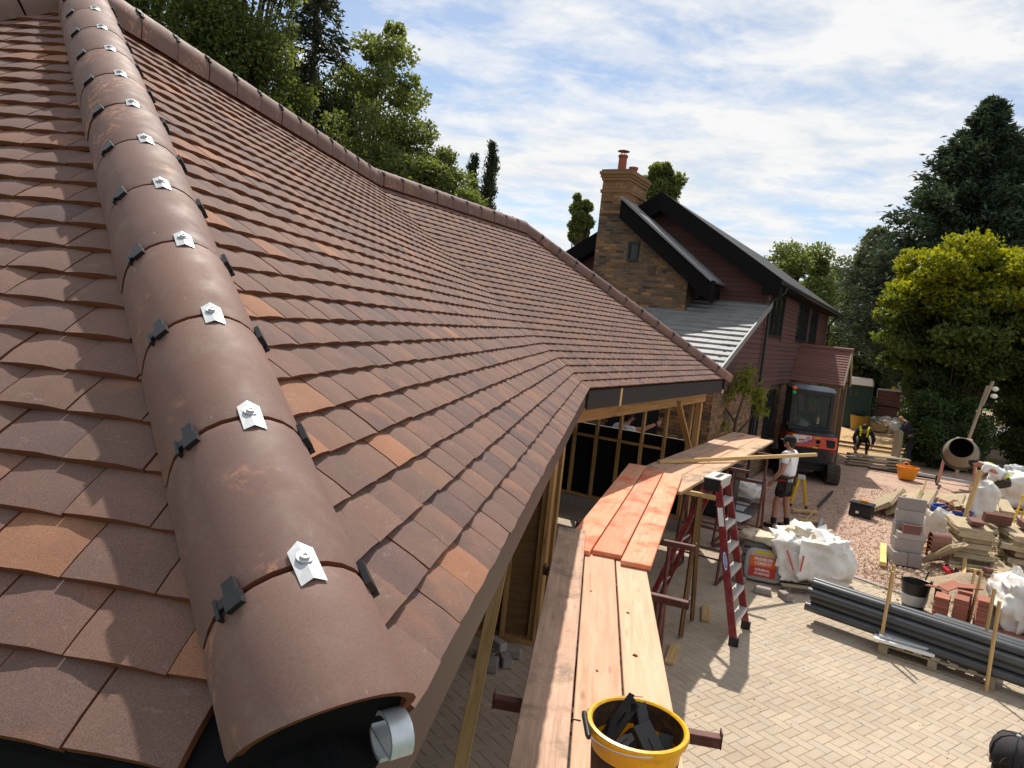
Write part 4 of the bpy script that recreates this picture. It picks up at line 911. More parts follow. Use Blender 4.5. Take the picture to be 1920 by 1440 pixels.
def broadleaf(name, label, loc, h, r, trunk_h, n_clump, per, leaf, mats, seed, cr=.28, zsq=.8, group=None, cat='tree', droop=0, gap=.0, trunk_r=None, lean=(0, 0)):
    global RNG; RNG = np.random.default_rng(seed); rr = random.Random(seed)
    r0_ = r; r = r/(1+cr*1.05); h = h-cr*r*zsq*.6; t = thing(name, loc, 0, label, cat, group); tr = trunk_r or max(.06, h*.018)
    tm = MB(); top = V((lean[0], lean[1], h*.75)); segs = [V((0, 0, -.1)).lerp(top, k/5)+V((rr.uniform(-1, 1)*.04*h*.2, rr.uniform(-1, 1)*.04*h*.2, 0))*(k > 0) for k in range(6)]
    tm.tube(segs, [tr*(1-.16*k) for k in range(6)], 8)
    cen = []; czc = trunk_h+(h-trunk_h)*.5; rz = (h-trunk_h)*.5
    tries = 0
    while len(cen) < n_clump and tries < n_clump*60:
        tries += 1; a = rr.uniform(0, 6.283); u = rr.uniform(-1, 1); q = math.sqrt(1-u*u); f = rr.uniform(.35, 1)**.6
        p = V((q*math.cos(a)*r*f, q*math.sin(a)*r*f, czc+u*rz*f*1.0)); p.x *= (.75+.25*rr.random())
        if any((p-c).length < r*cr*(.55+gap) for c in cen): continue
        cen.append(p)
    for c in cen:
        s0_ = segs[min(5, max(1, int(5*min(1, max(.15, (c.z-r*.5)/h)))))]; m_ = s0_.lerp(c, .5)+V((0, 0, -.08*(c-s0_).length)); tm.tube([s0_, m_, c], [tr*.18, tr*.12, tr*.05], 5, caps=False)
    tm.build('trunk', M['bark'], t, smooth=60)
    P_ = []; D_ = []
    for c in cen:
        k = rr.uniform(.7, 1.25)*cr*r; p, u = clump_points(np.array(c[:]), (k*1.15, k*1.15, k*zsq), int(per*rr.uniform(.7, 1.3)))
        P_.append(p+RNG.normal(0, k*.12, p.shape)); D_.append(u*.5+RNG.normal(0, .5, p.shape)+np.array([0, 0, -droop]))
    P_ = np.concatenate(P_); D_ = np.concatenate(D_); P_[:, 2] += 0
    ms = mats if isinstance(mats, list) else [mats]
    if len(ms) == 1: leaf_mesh('crown', P_, D_, leaf*RNG.uniform(.6, 1.3, len(P_)), .62, ms[0], t)
    else:
        hi = P_[:, 2]+RNG.normal(0, .5, len(P_)) > czc+rz*.05  # sunlit tone put into the upper leaf colour, shaded tone into the lower
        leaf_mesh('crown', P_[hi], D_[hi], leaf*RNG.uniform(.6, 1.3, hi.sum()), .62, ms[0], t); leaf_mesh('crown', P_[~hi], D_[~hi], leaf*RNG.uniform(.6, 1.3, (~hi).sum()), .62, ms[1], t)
    return t
def conifer(name, label, loc, h, r, z0, n_br, per, leaf, mat, seed, droop=.25, profile=1.0, tuft=.35, group=None, up=.25, sparse=0.0):
    global RNG; RNG = np.random.default_rng(seed); rr = random.Random(seed)
    t = thing(name, loc, 0, label, 'tree', group); tm = MB(); tr = h*.014+.03
    tm.tube([(0, 0, -.1), (.05, .03, h*.5), (0, 0, h*.97)], [tr, tr*.6, tr*.12], 7)
    P_ = []; D_ = []
    for k in range(n_br):
        f = (k+rr.random())/n_br; z = z0+(h-z0)*f**.9; ln = r*(1-(z-z0)/(h-z0+.001))**profile*rr.uniform(.65, 1.15)+.12; a = rr.uniform(0, 6.283)
        d = V((math.cos(a), math.sin(a), up)); d.normalize(); b0 = V((0, 0, z)); b1 = b0+d*ln*.6; b2 = b0+V((d.x, d.y, d.z-droop*.6)).normalized()*ln+V((0, 0, up*ln*.15))
        tm.tube([b0, b1, b2], [tr*.22, tr*.14, tr*.05], 4, caps=False)
        n = int(per*(.25+.75*ln/r)); s = RNG.random(n)**.75; pp = np.array(b0[:])*(1-s)[:, None]**2+2*np.array(b1[:])*(s*(1-s))[:, None]+np.array(b2[:])*(s**2)[:, None]
        wd = tuft*(.35+.65*(1-s*.55))*(.4+.6*ln/r); pp = pp+RNG.normal(0, 1, pp.shape)*wd[:, None]*np.array([.5, .5, .38]); pp[:, 2] -= np.abs(RNG.normal(0, 1, n))*wd*.35
        P_.append(pp); D_.append(np.array([d.x, d.y, .15])[None]+RNG.normal(0, .45, pp.shape)+np.array([0, 0, -droop*.6]))
    tm.build('trunk', M['bark'], t, smooth=60)
    P_ = np.concatenate(P_); D_ = np.concatenate(D_); leaf_mesh('crown', P_, D_, leaf*RNG.uniform(.6, 1.4, len(P_)), .34, mat, t); return t
def at(hdg, dist): return (math.sin(rad(hdg))*dist, math.cos(rad(hdg))*dist, -.05)
BT = 'trees beyond the tiled roof'
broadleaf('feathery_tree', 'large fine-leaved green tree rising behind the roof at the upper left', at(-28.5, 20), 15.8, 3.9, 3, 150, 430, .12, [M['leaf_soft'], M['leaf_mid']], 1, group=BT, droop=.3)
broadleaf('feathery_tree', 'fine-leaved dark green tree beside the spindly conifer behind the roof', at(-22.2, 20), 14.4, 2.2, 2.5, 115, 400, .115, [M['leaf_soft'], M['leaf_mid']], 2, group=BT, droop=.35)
conifer('spindly_conifer', 'tall spindly dark conifer with see-through top behind the roof', at(-17.4, 23), 14.6, 2.0, 2.0, 150, 190, .17, M['needle2'], 3, droop=.75, profile=.55, tuft=.42, group=BT, up=.1)
broadleaf('open_tree', 'light green tree with bare stems showing under its open crown', at(-12.6, 20), 11.2, 1.8, 6.0, 36, 270, .125, M['leaf_soft'], 4, cr=.26, group=BT, gap=.25, trunk_r=.11)
broadleaf('dark_tree', 'dense dark green tree below the open-crowned tree behind the ridge', at(-15.2, 23.5), 11.2, 3.0, 1.5, 110, 430, .13, M['leaf_dark'], 5, group=BT)
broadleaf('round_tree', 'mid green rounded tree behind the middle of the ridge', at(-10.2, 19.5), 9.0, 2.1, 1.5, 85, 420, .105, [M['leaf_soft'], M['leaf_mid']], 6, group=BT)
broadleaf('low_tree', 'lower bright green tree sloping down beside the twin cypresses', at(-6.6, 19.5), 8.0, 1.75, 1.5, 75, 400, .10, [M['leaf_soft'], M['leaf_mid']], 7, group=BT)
for k, (hh_, hdg) in enumerate(((9.9, -4.75), (10.5, -3.35))):
    conifer('cypress', ('shorter left one of the two slim dark cypresses behind the ridge', 'taller right one of the two slim dark cypresses behind the ridge')[k], at(hdg, 30), hh_, .75, .4, 170, 110, .13, M['needle2'], 20+k, droop=-.5, profile=.42, tuft=.3, group='pair of slim cypresses', up=1.2)
broadleaf('small_poplar', 'small upright green tree left of the brick chimney', at(4.0, 44), 11.6, 1.05, 8.2, 46, 420, .2, M['leaf_soft'], 30, zsq=1.2)
broadleaf('small_poplar', 'rounded green tree showing behind the chimney and the black gable', at(10.0, 44), 13.9, 1.65, 9.6, 70, 420, .2, M['leaf_soft'], 31, zsq=1.1)
FT = 'trees beyond the house'
broadleaf('garden_tree', 'loose green tree just right of the house roof', at(20.6, 50), 10.6, 3.6, 2, 80, 380, .22, M['leaf_soft'], 32, group=FT, gap=.15)
broadleaf('garden_tree', 'hazy green tree between the house and the weeping willow', at(23.3, 54), 10.0, 3.4, 2, 80, 360, .22, M['willow'], 33, group=FT)
broadleaf('garden_tree', 'dark tree low behind the end of the house', at(22.2, 46), 6.0, 2.4, .5, 45, 320, .17, M['leaf_dark'], 34, group=FT)
conifer('weeping_willow', 'pale weeping tree with hanging strands left of the lime-green maple', at(25.6, 45), 10.6, 2.6, 1.5, 170, 380, .3, M['willow'], 35, droop=2.2, profile=.35, tuft=.7, up=.35)
conifer('blue_conifer', 'big dark pointed conifer towering behind the lime-green maple', at(31.2, 40), 15.8, 6.6, 1.5, 360, 470, .3, M['needle'], 36, droop=.15, profile=.85, tuft=.75, up=.45, group='big conifers at the right')
conifer('blue_conifer', 'second big dark conifer cut by the right edge of the picture', at(36.6, 42), 16.6, 6.2, 1.5, 280, 420, .26, M['needle'], 37, droop=.15, profile=.85, tuft=.75, up=.45, group='big conifers at the right')
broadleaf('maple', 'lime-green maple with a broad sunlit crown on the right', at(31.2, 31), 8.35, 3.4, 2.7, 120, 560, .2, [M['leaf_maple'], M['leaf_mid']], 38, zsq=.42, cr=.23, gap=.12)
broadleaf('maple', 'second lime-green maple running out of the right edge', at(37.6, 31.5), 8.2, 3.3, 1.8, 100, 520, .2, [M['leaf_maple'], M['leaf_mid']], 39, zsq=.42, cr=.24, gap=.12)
broadleaf('shrub', 'large dark glossy shrub behind the cement mixer', at(31.4, 28.0), 2.75, 1.85, .1, 85, 420, .11, M['leaf_shrub'], 40, cat='shrub', cr=.24)
broadleaf('shrub', 'dark shrub at the foot of the maple left of the pole', at(30.6, 30.5), 3.9, 1.5, .2, 60, 380, .12, M['leaf_dark'], 41, cat='shrub', cr=.26)
broadleaf('shrub', 'dark shrub at the right edge under the second maple', at(36.6, 33), 3.2, 2.0, .2, 55, 380, .13, M['leaf_dark'], 46, cat='shrub', cr=.26)
broadleaf('shrub', 'yellow-green bush behind the end of the house', at(24.3, 44), 5.3, 1.5, .4, 45, 320, .14, M['leaf_lime'], 42, cat='shrub')
conifer('hedge_conifer', 'dark clipped conifer hedge beyond the road, left half', at(26.2, 63), 5.4, 2.6, -.5, 130, 260, .24, M['needle'], 43, droop=-.2, profile=.25, tuft=.9, up=.8, group='dark hedge beyond the road')
conifer('hedge_conifer', 'dark clipped conifer hedge beyond the road, right half', at(28.8, 62), 5.2, 2.7, -.5, 130, 260, .24, M['needle'], 44, droop=-.2, profile=.25, tuft=.9, up=.8, group='dark hedge beyond the road')
# far woodland that closes the view
P_ = []; 
RNG = np.random.default_rng(77)
for k in range(170):
    hdg = -34+k*.47+RNG.uniform(-.3, .3); dd = RNG.uniform(84, 100); c = np.array([math.sin(rad(hdg))*dd, math.cos(rad(hdg))*dd, RNG.uniform(1.5, 4.2)])
    p, u = clump_points(c, (2.6, 2.6, 2.4), 260, .4); P_.append(p)
P_ = np.concatenate(P_); fw_ = leaf_mesh('far_woodland', P_, RNG.normal(size=P_.shape), RNG.uniform(.35, .8, len(P_)), .6, M['leaf_dark'], None); tag(fw_, 'far dark woodland closing the horizon beyond the hedge', 'woodland', kind='stuff')
# climber trained by the house corner
cl = thing('wisteria', (4.75, 14.75, 0), 0, 'twisted wisteria with yellow-green leaves by the corner of the house', 'climber')
cb = MB(); cb.tube([(.55, 1.2, 0), (.35, .9, .5), (.12, .55, 1.0), (.02, .25, 1.45), (-.05, .05, 1.8), (.02, 0, 2.3), (.1, .05, 2.75)], [.05, .045, .04, .035, .032, .02, .012], 7); cb.tube([(-.05, .05, 1.8), (-.3, .1, 2.1), (-.45, 0, 2.4)], [.03, .02, .01], 6); cb.tube([(.02, .25, 1.45), (.25, .1, 1.9), (.4, 0, 2.4)], [.025, .018, .01], 6); cb.build('stem', M['bark'], cl, smooth=60)
RNG = np.random.default_rng(55); P_ = []; D_ = []
for c, k, n in (((-.05, 0, 2.55), .28, 240), ((.3, 0, 2.45), .26, 220), ((-.4, 0, 2.35), .24, 170), ((.05, 0, 2.85), .22, 150), ((.45, .1, 2.1), .2, 120), ((-.55, .1, 2.0), .22, 120), ((-.3, 0, 1.7), .2, 60)):
    p, u = clump_points(np.array(c), (k*1.2, k, k), n, .2); P_.append(p); D_.append(u*.3+RNG.normal(0, .5, p.shape)+np.array([0, 0, -.6]))
leaf_mesh('foliage', np.concatenate(P_), np.concatenate(D_), RNG.uniform(.05, .12, sum(len(x) for x in P_)), .45, M['leaf_lime'], cl)
# road and verge in the distance
rd = MB().add([at(20, 47)[:2]+(-.02,), at(40, 42)[:2]+(-.02,), at(40, 52)[:2]+(-.02,), at(20, 60)[:2]+(-.02,)], [(0, 1, 2, 3)]).build('road', M['asphalt']); tag(rd, kind='structure')
# ------------------------------------------------------------------ yard objects
def hnoise(p, s=1.0):
    from mathutils import noise as nz
    return nz.noise(V(p)*s)
def sack_mb(sx, sy, sz, seed, ex=.55, nz_=.10, fold=.05, flat=True, n=52, m=32, lean=(0, 0), neck=None):
    """soft bag: super-ellipsoid with creases, flat where it rests"""
    b = MB(); vs = []; off = V((seed*7.3, seed*3.1, seed*1.7))
    for i in range(m+1):
        t = math.pi*i/m; ct, st_ = math.cos(t), math.sin(t)
        for k in range(n):
            a = 2*math.pi*k/n; f = lambda c: math.copysign(abs(c)**ex, c)
            x, y, z_ = sx*f(math.cos(a))*f(st_), sy*f(math.sin(a))*f(st_), sz*f(ct)
            p = V((x, y, z_)); d = p.normalized() if p.length > 1e-6 else V((0, 0, 1))
            q = p + d*(hnoise(p+off, 2.2)*nz_ + hnoise(p*2+off, 3.7)*nz_*.55 + (1-abs(hnoise(V((p.x*1.2, p.y*1.2, p.z*.4))+off, 4.5)))**5*fold*1.3 + (1-abs(hnoise(V((p.x*.7+p.z*.5, p.y*.7, p.z*.9))+off*2, 7)))**6*fold*.7 - fold*.6)
            if neck and q.z > neck[0]: kk = min(1, (q.z-neck[0])/(sz-neck[0]+.001)); q.x *= 1-kk*neck[1]; q.y *= 1-kk*neck[1]
            q.x += lean[0]*(q.z+sz); q.y += lean[1]*(q.z+sz)
            if flat: q.z = max(q.z, -sz*.93)
            vs.append(q+V((0, 0, sz*.93)))
    fs = []
    for i in range(m):
        for k in range(n): a = i*n+k; b_ = i*n+(k+1) % n; fs.append((a, a+n, b_+n, b_))
    return b.add(vs, fs)
def bag(name, loc, heading, size, mat, seed, label, cat='bag', group=None, **k):
    t = thing(name, loc, heading, label, cat, group); sack_mb(*size, seed, **k).build('sack', M[mat], t, smooth=70); return t
# yellow bucket full of black plastic pieces
bk = thing('bucket', (.585, 2.50, 1.70), rad(20), 'yellow builder bucket full of black plastic pieces on the scaffold boards', 'bucket')
o = MB().lathe([(.0, .003), (.128, .003), (.134, .02), (.170, .285), (.184, .288), (.187, .30), (.184, .312), (.172, .315), (.166, .308)], n=40).build('body', M['yellowp'], bk, smooth=35)
MB().lathe([(.166, .308), (.160, .20), (.150, .09), (.0, .085)], n=40).build('inside', M['dark_inside'], bk, smooth=35)
hd_ = MB(); pts_ = []
for k in range(17):
    a = rad(95+k*(200/16)); pts_.append((.197*math.cos(a), .205*math.sin(a), .298-.02*math.sin(math.pi*k/16)+.012))
hd_.tube(pts_, .0028, 6); hd_.build('handle', M['clip'], bk, smooth=60)
g0 = V(pts_[7]); g1 = V(pts_[10]); MB().tube([g0+(g0-g1)*.12, g0, g1, g1+(g1-g0)*.12], [.009, .0115, .0115, .009], 10).build('grip', M['dark'], bk, smooth=50)
for k, (x, y, z_, l, w_, ry, rx, rz) in enumerate(((-.075, .045, .275, .20, .085, 1.05, .15, .5), (-.045, -.055, .245, .16, .08, .5, -.35, .9), (.035, .02, .255, .24, .055, 1.0, .3, 2.3), (.075, -.06, .265, .19, .075, .75, -.2, 2.6), (.02, .09, .18, .16, .06, .3, .4, .2), (.10, .05, .19, .15, .05, .9, .1, 1.6))):
    R_ = Matrix.Rotation(rz, 3, 'Z') @ Matrix.Rotation(-ry, 3, 'Y') @ Matrix.Rotation(rx, 3, 'X'); b = MB(); b.box((x, y, z_), (l, w_, .004), R_); b.box(V((x, y, z_))+R_ @ V((0, w_/2, -.012)), (l, .004, .026), R_); b.box(V((x, y, z_))+R_ @ V((l*.1, 0, .003)), (l*.25, .006, .004), R_)
    mo = MB(); mo = b.build('plastic_clip_strip', M['blackp']); mo.matrix_basis = wm(bk) @ mo.matrix_basis
    tag(mo, ('largest black plastic tray propped against the left of the bucket', 'black plastic tray lying flat at the near left of the bucket', 'black strip standing across the middle of the bucket', 'black tray at the near right of the bucket', 'black offcut at the back of the bucket', 'narrow black offcut against the right of the bucket')[k], 'plastic strip', 'black plastic pieces in the bucket')
ow = wm(bk); tag(board('marker', ow @ V((.015, -.02, .17)), ow @ V((.03, -.07, .235)), .012, .012, M['white'], None), 'short white stick poking out of the yellow bucket', 'stick')
o = MB().box((0, 0, 0), (.10, .05, .012)).build('red_offcut', M['toolred']); o.matrix_basis = ow @ Matrix.Translation((-.005, -.015, .19)) @ Matrix.Rotation(.9, 4, 'Y') @ Matrix.Rotation(.7, 4, 'Z'); tag(o, 'crimson offcut half buried in the yellow bucket', 'offcut')
# chips of broken tile on the boards
CH = 'tile chips on the scaffold boards'
for k, (x, y) in enumerate(((.81, 3.72), (.36, 3.24), (.52, 2.86), (.44, 4.1), (.66, 4.6), (.58, 3.5), (.86, 4.3), (.5, 4.9), (.36, 4.0), (.72, 2.95))):
    s = random.uniform(.012, .022); b = MB().box((0, 0, s*.25), (s*1.6, s, s*.5), None, 0, (.7, .6)); o = b.build('tile_chip', M['raw']); o.matrix_basis = TR((x, y, ZP+.0195), random.uniform(0, 6)); tag(o, 'small broken chip of red tile lying on the near scaffold boards', 'tile chip', CH)
tag(board('steel_offcut', (.315, 2.86, ZP+.024), (.36, 2.89, ZP+.024), .016, .01, M['redsteel'], None), 'little red steel offcut on the near end of the shaded board', 'offcut')
tag(board('bent_nail', (.41, 3.03, ZP+.022), (.455, 3.02, ZP+.024), .004, .004, M['dark'], None, bevel=0), 'bent nail lying across the gap between the near boards', 'nail')
# pallet, drain pipes and stakes
pd = V((math.sin(rad(133)), math.cos(rad(133)), 0)); pn = V((-pd.y, pd.x, 0)); pn = pn if pn.y > 0 else -pn
pal = thing('pallet', (4.60, 8.10, 0), 0, 'timber pallet lying under the grey drain pipes', 'pallet')
p0 = V((4.58, 8.12, 0))
pd2 = V((math.sin(rad(126)), math.cos(rad(126)), 0)); pn2 = V((-pd2.y, pd2.x, 0)); pn2 = pn2 if pn2.y > 0 else -pn2
for k in range(3):
    a = p0+pn2*(.05+k*.36); board('bottom_board', a+V((0, 0, .012)), a+pd2*1.15+V((0, 0, .012)), .09, .02, M['boards_old'], pal)
    for q in (.05, .55, 1.10): MB().box(a+pd2*q+V((0, 0, .065)), (.09, .09, .085), Matrix.Rotation(-rad(126)+math.pi/2, 3, 'Z')).build('block', M['boards_old'], pal, world=True)
    board('stringer', a+V((0, 0, .117)), a+pd2*1.15+V((0, 0, .117)), .09, .018, M['boards_old'], pal)
for k in range(7): a = p0+pd2*(.04+k*.178); board('deck_board', a+V((0, 0, .136)), a+pn2*.82+V((0, 0, .136)), .09, .018, M['boards_old'], pal)
tag(board('foam_board', p0+pd2*-.06+pn2*.02+V((0, 0, .175)), p0+pd2*.55+pn2*.11+V((0, 0, .16)), .16, .035, M['white'], None), 'pale grey insulation offcut on the corner of the pallet under the pipes', 'board')
tag(board('foam_board', p0+pd2*-.02+pn2*.06+V((0, 0, .212)), p0+pd2*.62+pn2*.16+V((0, 0, .205)), .14, .03, M['lightpipe'], None), 'upper pale grey offcut squeezed beneath the lowest drain pipe', 'board')
pst = V((4.02, 8.86, 0)); RP = .055; kk = 0; NP = ['lowest', 'second', 'third', 'top']
for row in range(4):
    for col in range(3 if row % 2 == 0 else 2):
        off = pn*(.02+col*.112+(.056 if row % 2 else 0)); z_ = .205+row*.097; ln = 5.2; s = pst+off+pd*(jit(.03))
        b = MB(); a0 = s+V((0, 0, z_)); a1 = s+pd*ln+V((0, 0, z_-.03)); b.tube([a0, a1], RP, 18, caps=False); b.tube([a0, a1], RP-.004, 18, caps=False)
        n0 = len(b.v); x_ = [(i, (i+1) % 18, 36+(i+1) % 18, 36+i) for i in range(18)]; b.f += x_; b.m += [0]*18
        t = thing('drain_pipe', s+V((0, 0, z_-RP)), 0, f"grey drain pipe, {NP[row]} layer of the bundle, {('near', 'middle', 'far')[col]} side", 'pipe', 'bundle of grey drain pipes on the pallet'); b.build('barrel', M['greypipe'], t, smooth=40, world=True)
def stake(p, h_, lean, label, th=.03): return tag(board('timber_stake', (p[0], p[1], .0), (p[0]+lean[0], p[1]+lean[1], h_), th, th, M['pine2'], None), label, 'stake', 'timber stakes round the stacked materials')
stake((4.73, 8.30), 1.02, (-.01, .0), 'taller of the two thin stakes at the left end of the pallet'); stake((4.62, 8.16), .98, (.02, .01), 'shorter of the two thin stakes at the left end of the pallet')
stake((5.40, 7.42), 1.0, (.0, .02), 'nearest thin stake at the right corner of the pallet'); stake((5.72, 8.02), .95, (.02, .0), 'thin stake behind the pipes at the right corner of the pallet')
stake((6.42, 9.35), .75, (.08, .02), 'thin stake leaning between the red tile stacks and the white bag'); stake((6.75, 9.9), .62, (.02, 0), 'short stake behind the red tile stacks')
# flexible black tub wrapped in clear film
tb = thing('rubble_tub', (5.93, 9.82, 0), rad(25), 'black flexible tub wrapped in clear film beside the red tiles', 'tub')
MB().lathe([(0, .004), (.135, .004), (.14, .02), (.185, .37), (.192, .375), (.19, .382), (.182, .378), (.135, .03), (0, .02)], n=30).build('body', M['blackp'], tb, smooth=40)
for s in (-1, 1): MB().tube([(s*.175, -.06, .37), (s*.185, -.05, .415), (s*.19, 0, .43), (s*.185, .05, .415), (s*.175, .06, .37)], .011, 7).build('handle', M['blackp'], tb, smooth=50)
MB().lathe([(.150, .06), (.158, .10), (.170, .16), (.172, .20), (.168, .21)], n=22).build('film_wrap', M['lightpipe'], tb, smooth=50)
tag(board('trowel_shaft', (6.0, 9.85, .12), (6.16, 9.95, .50), .02, .02, M['dark'], None), 'thin metal shaft standing in the black tub', 'tool')
# stacks of clay tiles
def tile_stack(loc, heading, n, label, mat='clayred', edge=False, w_=.165, l_=.265, lean=0, group='stacks of red clay tiles'):
    t = thing('tile_stack', loc, heading, label, 'tile stack', group); key = ('ts', mat, w_, l_)
    if key not in _BC:
        me = MB().box((0, 0, 0), (w_, l_, .014)).mesh('stacked_tile', M[mat]); bevel_mesh(me, .002); _BC[key] = me
    for k in range(n):
        if edge: Wl = Matrix.Translation(((k-n/2)*.0165, jit(.004), w_/2+.002)) @ Matrix.Rotation(math.pi/2+.05+lean, 4, 'Y') @ Matrix.Rotation(0, 4, 'Z')
        else: Wl = Matrix.Translation((jit(.004)+lean*k, jit(.004), .009+k*.0165)) @ Matrix.Rotation(jit(.03), 4, 'Z')
        mobj('stacked_tile', _BC[key], t, wm(t) @ Wl)
    return t
tile_stack((5.98, 9.28, 0), rad(35), 24, 'left red tile stack next to the black tub'); tile_stack((6.17, 9.18, 0), rad(35), 26, 'middle red tile stack in the front row, standing straight')
tile_stack((6.36, 9.02, 0), rad(30), 30, 'tallest right-hand red tile stack beside the leaning stake'); tile_stack((6.12, 9.52, 0), rad(30), 22, 'dark-topped tile stack behind the front row', 'clayplum'); tile_stack((6.36, 9.42, 0), rad(32), 28, 'rear red tile stack in front of the soil heap')
tile_stack((5.86, 9.06, 0), rad(30), 10, 'row of red tiles on edge in front of the stacks', edge=True); tile_stack((6.62, 8.72, 0), rad(28), 24, 'row of red tiles on edge at the right margin', edge=True, mat='clayred'); tile_stack((6.72, 8.45, 0), rad(28), 20, 'red tile stack at the right margin behind the pipes')
for k, (x, y, z_, a, tl, lb) in enumerate(((6.2, 9.5, .47, 70, .25, 'ridge-shaped red tile balanced on top of the stacks'), (6.42, 9.45, .50, 110, .12, 'loose red tile sloping off the rear stack'), (6.05, 9.62, .40, 40, -.2, 'loose dark red tile tilted on the rear left stack'), (5.8, 9.28, .02, 50, .1, 'loose red tile lying at the foot of the left stack'))):
    o = MB().box((0, 0, 0), (.165, .30, .016)).build('loose_tile', M['clayred'], bevel=.003); o.matrix_basis = TR((x, y, z_), rad(a), tl, tl*.5); tag(o, lb, 'tile', 'loose tiles around the stacks')
gtr = MB(); 
for k in range(9): a = math.pi*k/8; gtr.v += [(.085*math.cos(a), 0, .085*math.sin(a)), (.085*math.cos(a), .95, .085*math.sin(a)), (.080*math.cos(a), 0, .080*math.sin(a)), (.080*math.cos(a), .95, .080*math.sin(a))]
for k in range(8): i = k*4; gtr.f += [(i, i+1, i+5, i+4), (i+2, i+6, i+7, i+3), (i, i+4, i+6, i+2), (i+1, i+3, i+7, i+5)]
gtr.m = [0]*len(gtr.f); o = gtr.build('half_round_cover', M['greypipe'], smooth=40); o.matrix_basis = TR((5.50, 8.62, .30), rad(133)); tag(o, 'black half-round cover lying behind the drain pipes', 'cover')
# white bulk bags
bag('bulk_bag', (6.95, 9.05, 0), rad(20), (.42, .40, .36), 'sack', 4, 'slumped white bulk bag at the right margin behind the tile stacks', nz_=.14, fold=.09)
bag('rubble_sack', (7.05, 9.45, .3), rad(50), (.25, .22, .24), 'sack', 5, 'knotted white sack on top of the slumped bulk bag', nz_=.10, fold=.08, neck=(.05, .7))
bb = bag('bulk_bag', (4.72, 10.32, .12), rad(15), (.52, .44, .33), 'sack', 6, 'dirty white bulk bag of sand with red ties beside the cement', nz_=.13, fold=.10, lean=(-.10, .05))
sack_mb(.32, .26, .16, 8, nz_=.12, fold=.10).build('folded_top', M['sack_dirty'], bb, smooth=70).location = (-.08, .14, .36)
for (a, b_) in (((-.46, -.36, .44), (-.36, -.50, .20)), ((-.24, -.44, .42), (-.27, -.50, .20))): MB().beam(a, b_, .025, .006, (0, 1, 0)).build('red_tie', M['redtape'], bb)
pl2 = thing('pallet', (4.6, 10.2, 0), 0, 'low timber pallet under the dirty white bulk bag', 'pallet')
for k in range(4): board('deck_board', V((4.1, 9.93+k*.24, .10)), V((5.2, 9.85+k*.24, .10)), .11, .02, M['boards_old'], pl2)
for x in (4.2, 4.65, 5.1):
    for y in (9.97, 10.35, 10.62): MB().box((x, y-.04*(x-4.2), .045), (.10, .10, .085)).build('block', M['block'], pl2, world=True)
# cement bags
cw = V((3.98, 10.52, 0))
for k in range(4):
    t = thing('cement_bag', cw+V((jit(.02)+.08, jit(.02)+.12, .02+k*.125)), rad(28)+jit(.08), ('lowest', 'second', 'third', 'top')[k]+' grey paper cement bag in the stack beside the stepladder', 'cement bag', 'stacked cement bags'); sack_mb(.30, .22, .068, 12+k, ex=.5, nz_=.03, fold=.02, n=24, m=12).build('sack', M['paper'], t, smooth=70)
fb = thing('cement_bag', (3.93, 10.22, .02), rad(18), 'grey cement bag standing upright with an orange printed panel', 'cement bag')
tilt = Matrix.Rotation(-.28, 4, 'X'); o = sack_mb(.27, .075, .24, 21, ex=.45, nz_=.02, fold=.012, n=30, m=16).build('sack', M['paper'], fb, smooth=70)
o.matrix_basis = tilt; WM[o.name] = wm(fb) @ tilt
def panel(name, x0, x1, z0, z1, y, mat): return mobj(name, MB().add([(x0, y, z0), (x1, y, z0), (x1, y, z1), (x0, y, z1)], [(0, 1, 2, 3)]).mesh(name, M[mat]), o, wm(o))
panel('orange_panel', -.20, .17, .20, .35, -.090, 'orange_print'); panel('red_panel', -.20, .17, .06, .198, -.090, 'red_print'); panel('yellow_panel', -.15, .14, .38, .43, -.078, 'yellow_print')
def wtxt(s, z_, size): return text_on('printed_words', s, wm(o) @ Matrix.Translation((-.015, -.0915, z_)) @ Matrix.Rotation(math.pi/2, 4, 'X'), size, M['white'], o, bold=True)
wtxt('PREMIUM', .305, .062); wtxt('CEMENT', .245, .062); wtxt('GENERAL', .155, .05); wtxt('PURPOSE', .10, .05)
bag('folded_sack', (4.02, 10.56, .53), rad(30), (.34, .24, .06), 'sack_dirty', 31, 'cream folded sack draped over the cement stack', nz_=.05, fold=.05); bag('folded_sack', (4.55, 10.95, .30), rad(60), (.24, .20, .10), 'sack_dirty', 32, 'crumpled cream sack behind the cement stack at the worker feet', nz_=.09, fold=.06)
for k, (x, y, a, lb) in enumerate(((3.78, 9.75, 20, 'broken grey kerb block on the paving before the cement bags'), (3.55, 10.15, 50, 'small brick by the foot of the stepladder'), (4.05, 9.62, 80, 'flat grey block beside the white bag'))):
    o = MB().box((0, 0, .05), (.24, .12, .09), None, 0, (.9, .9)).build('loose_block', M['block'], bevel=.012); o.matrix_basis = TR((x, y, 0), rad(a)); tag(o, lb, 'block')
for k, (x, y, z_, a) in enumerate(((.02, 6.98, 0, 20), (.22, 6.9, 0, 75), (.13, 7.02, .10, 50), (.28, 7.08, 0, 10), (.1, 6.78, 0, 95))):
    o = MB().box((0, 0, .05), (.20, .10, .09)).build('spare_paver', M['block'], bevel=.01); o.matrix_basis = TR((x, y, z_), rad(a)); tag(o, 'grey spare paving block in the small heap inside the dark outbuilding', 'paving block', 'heap of spare blocks under the roof')
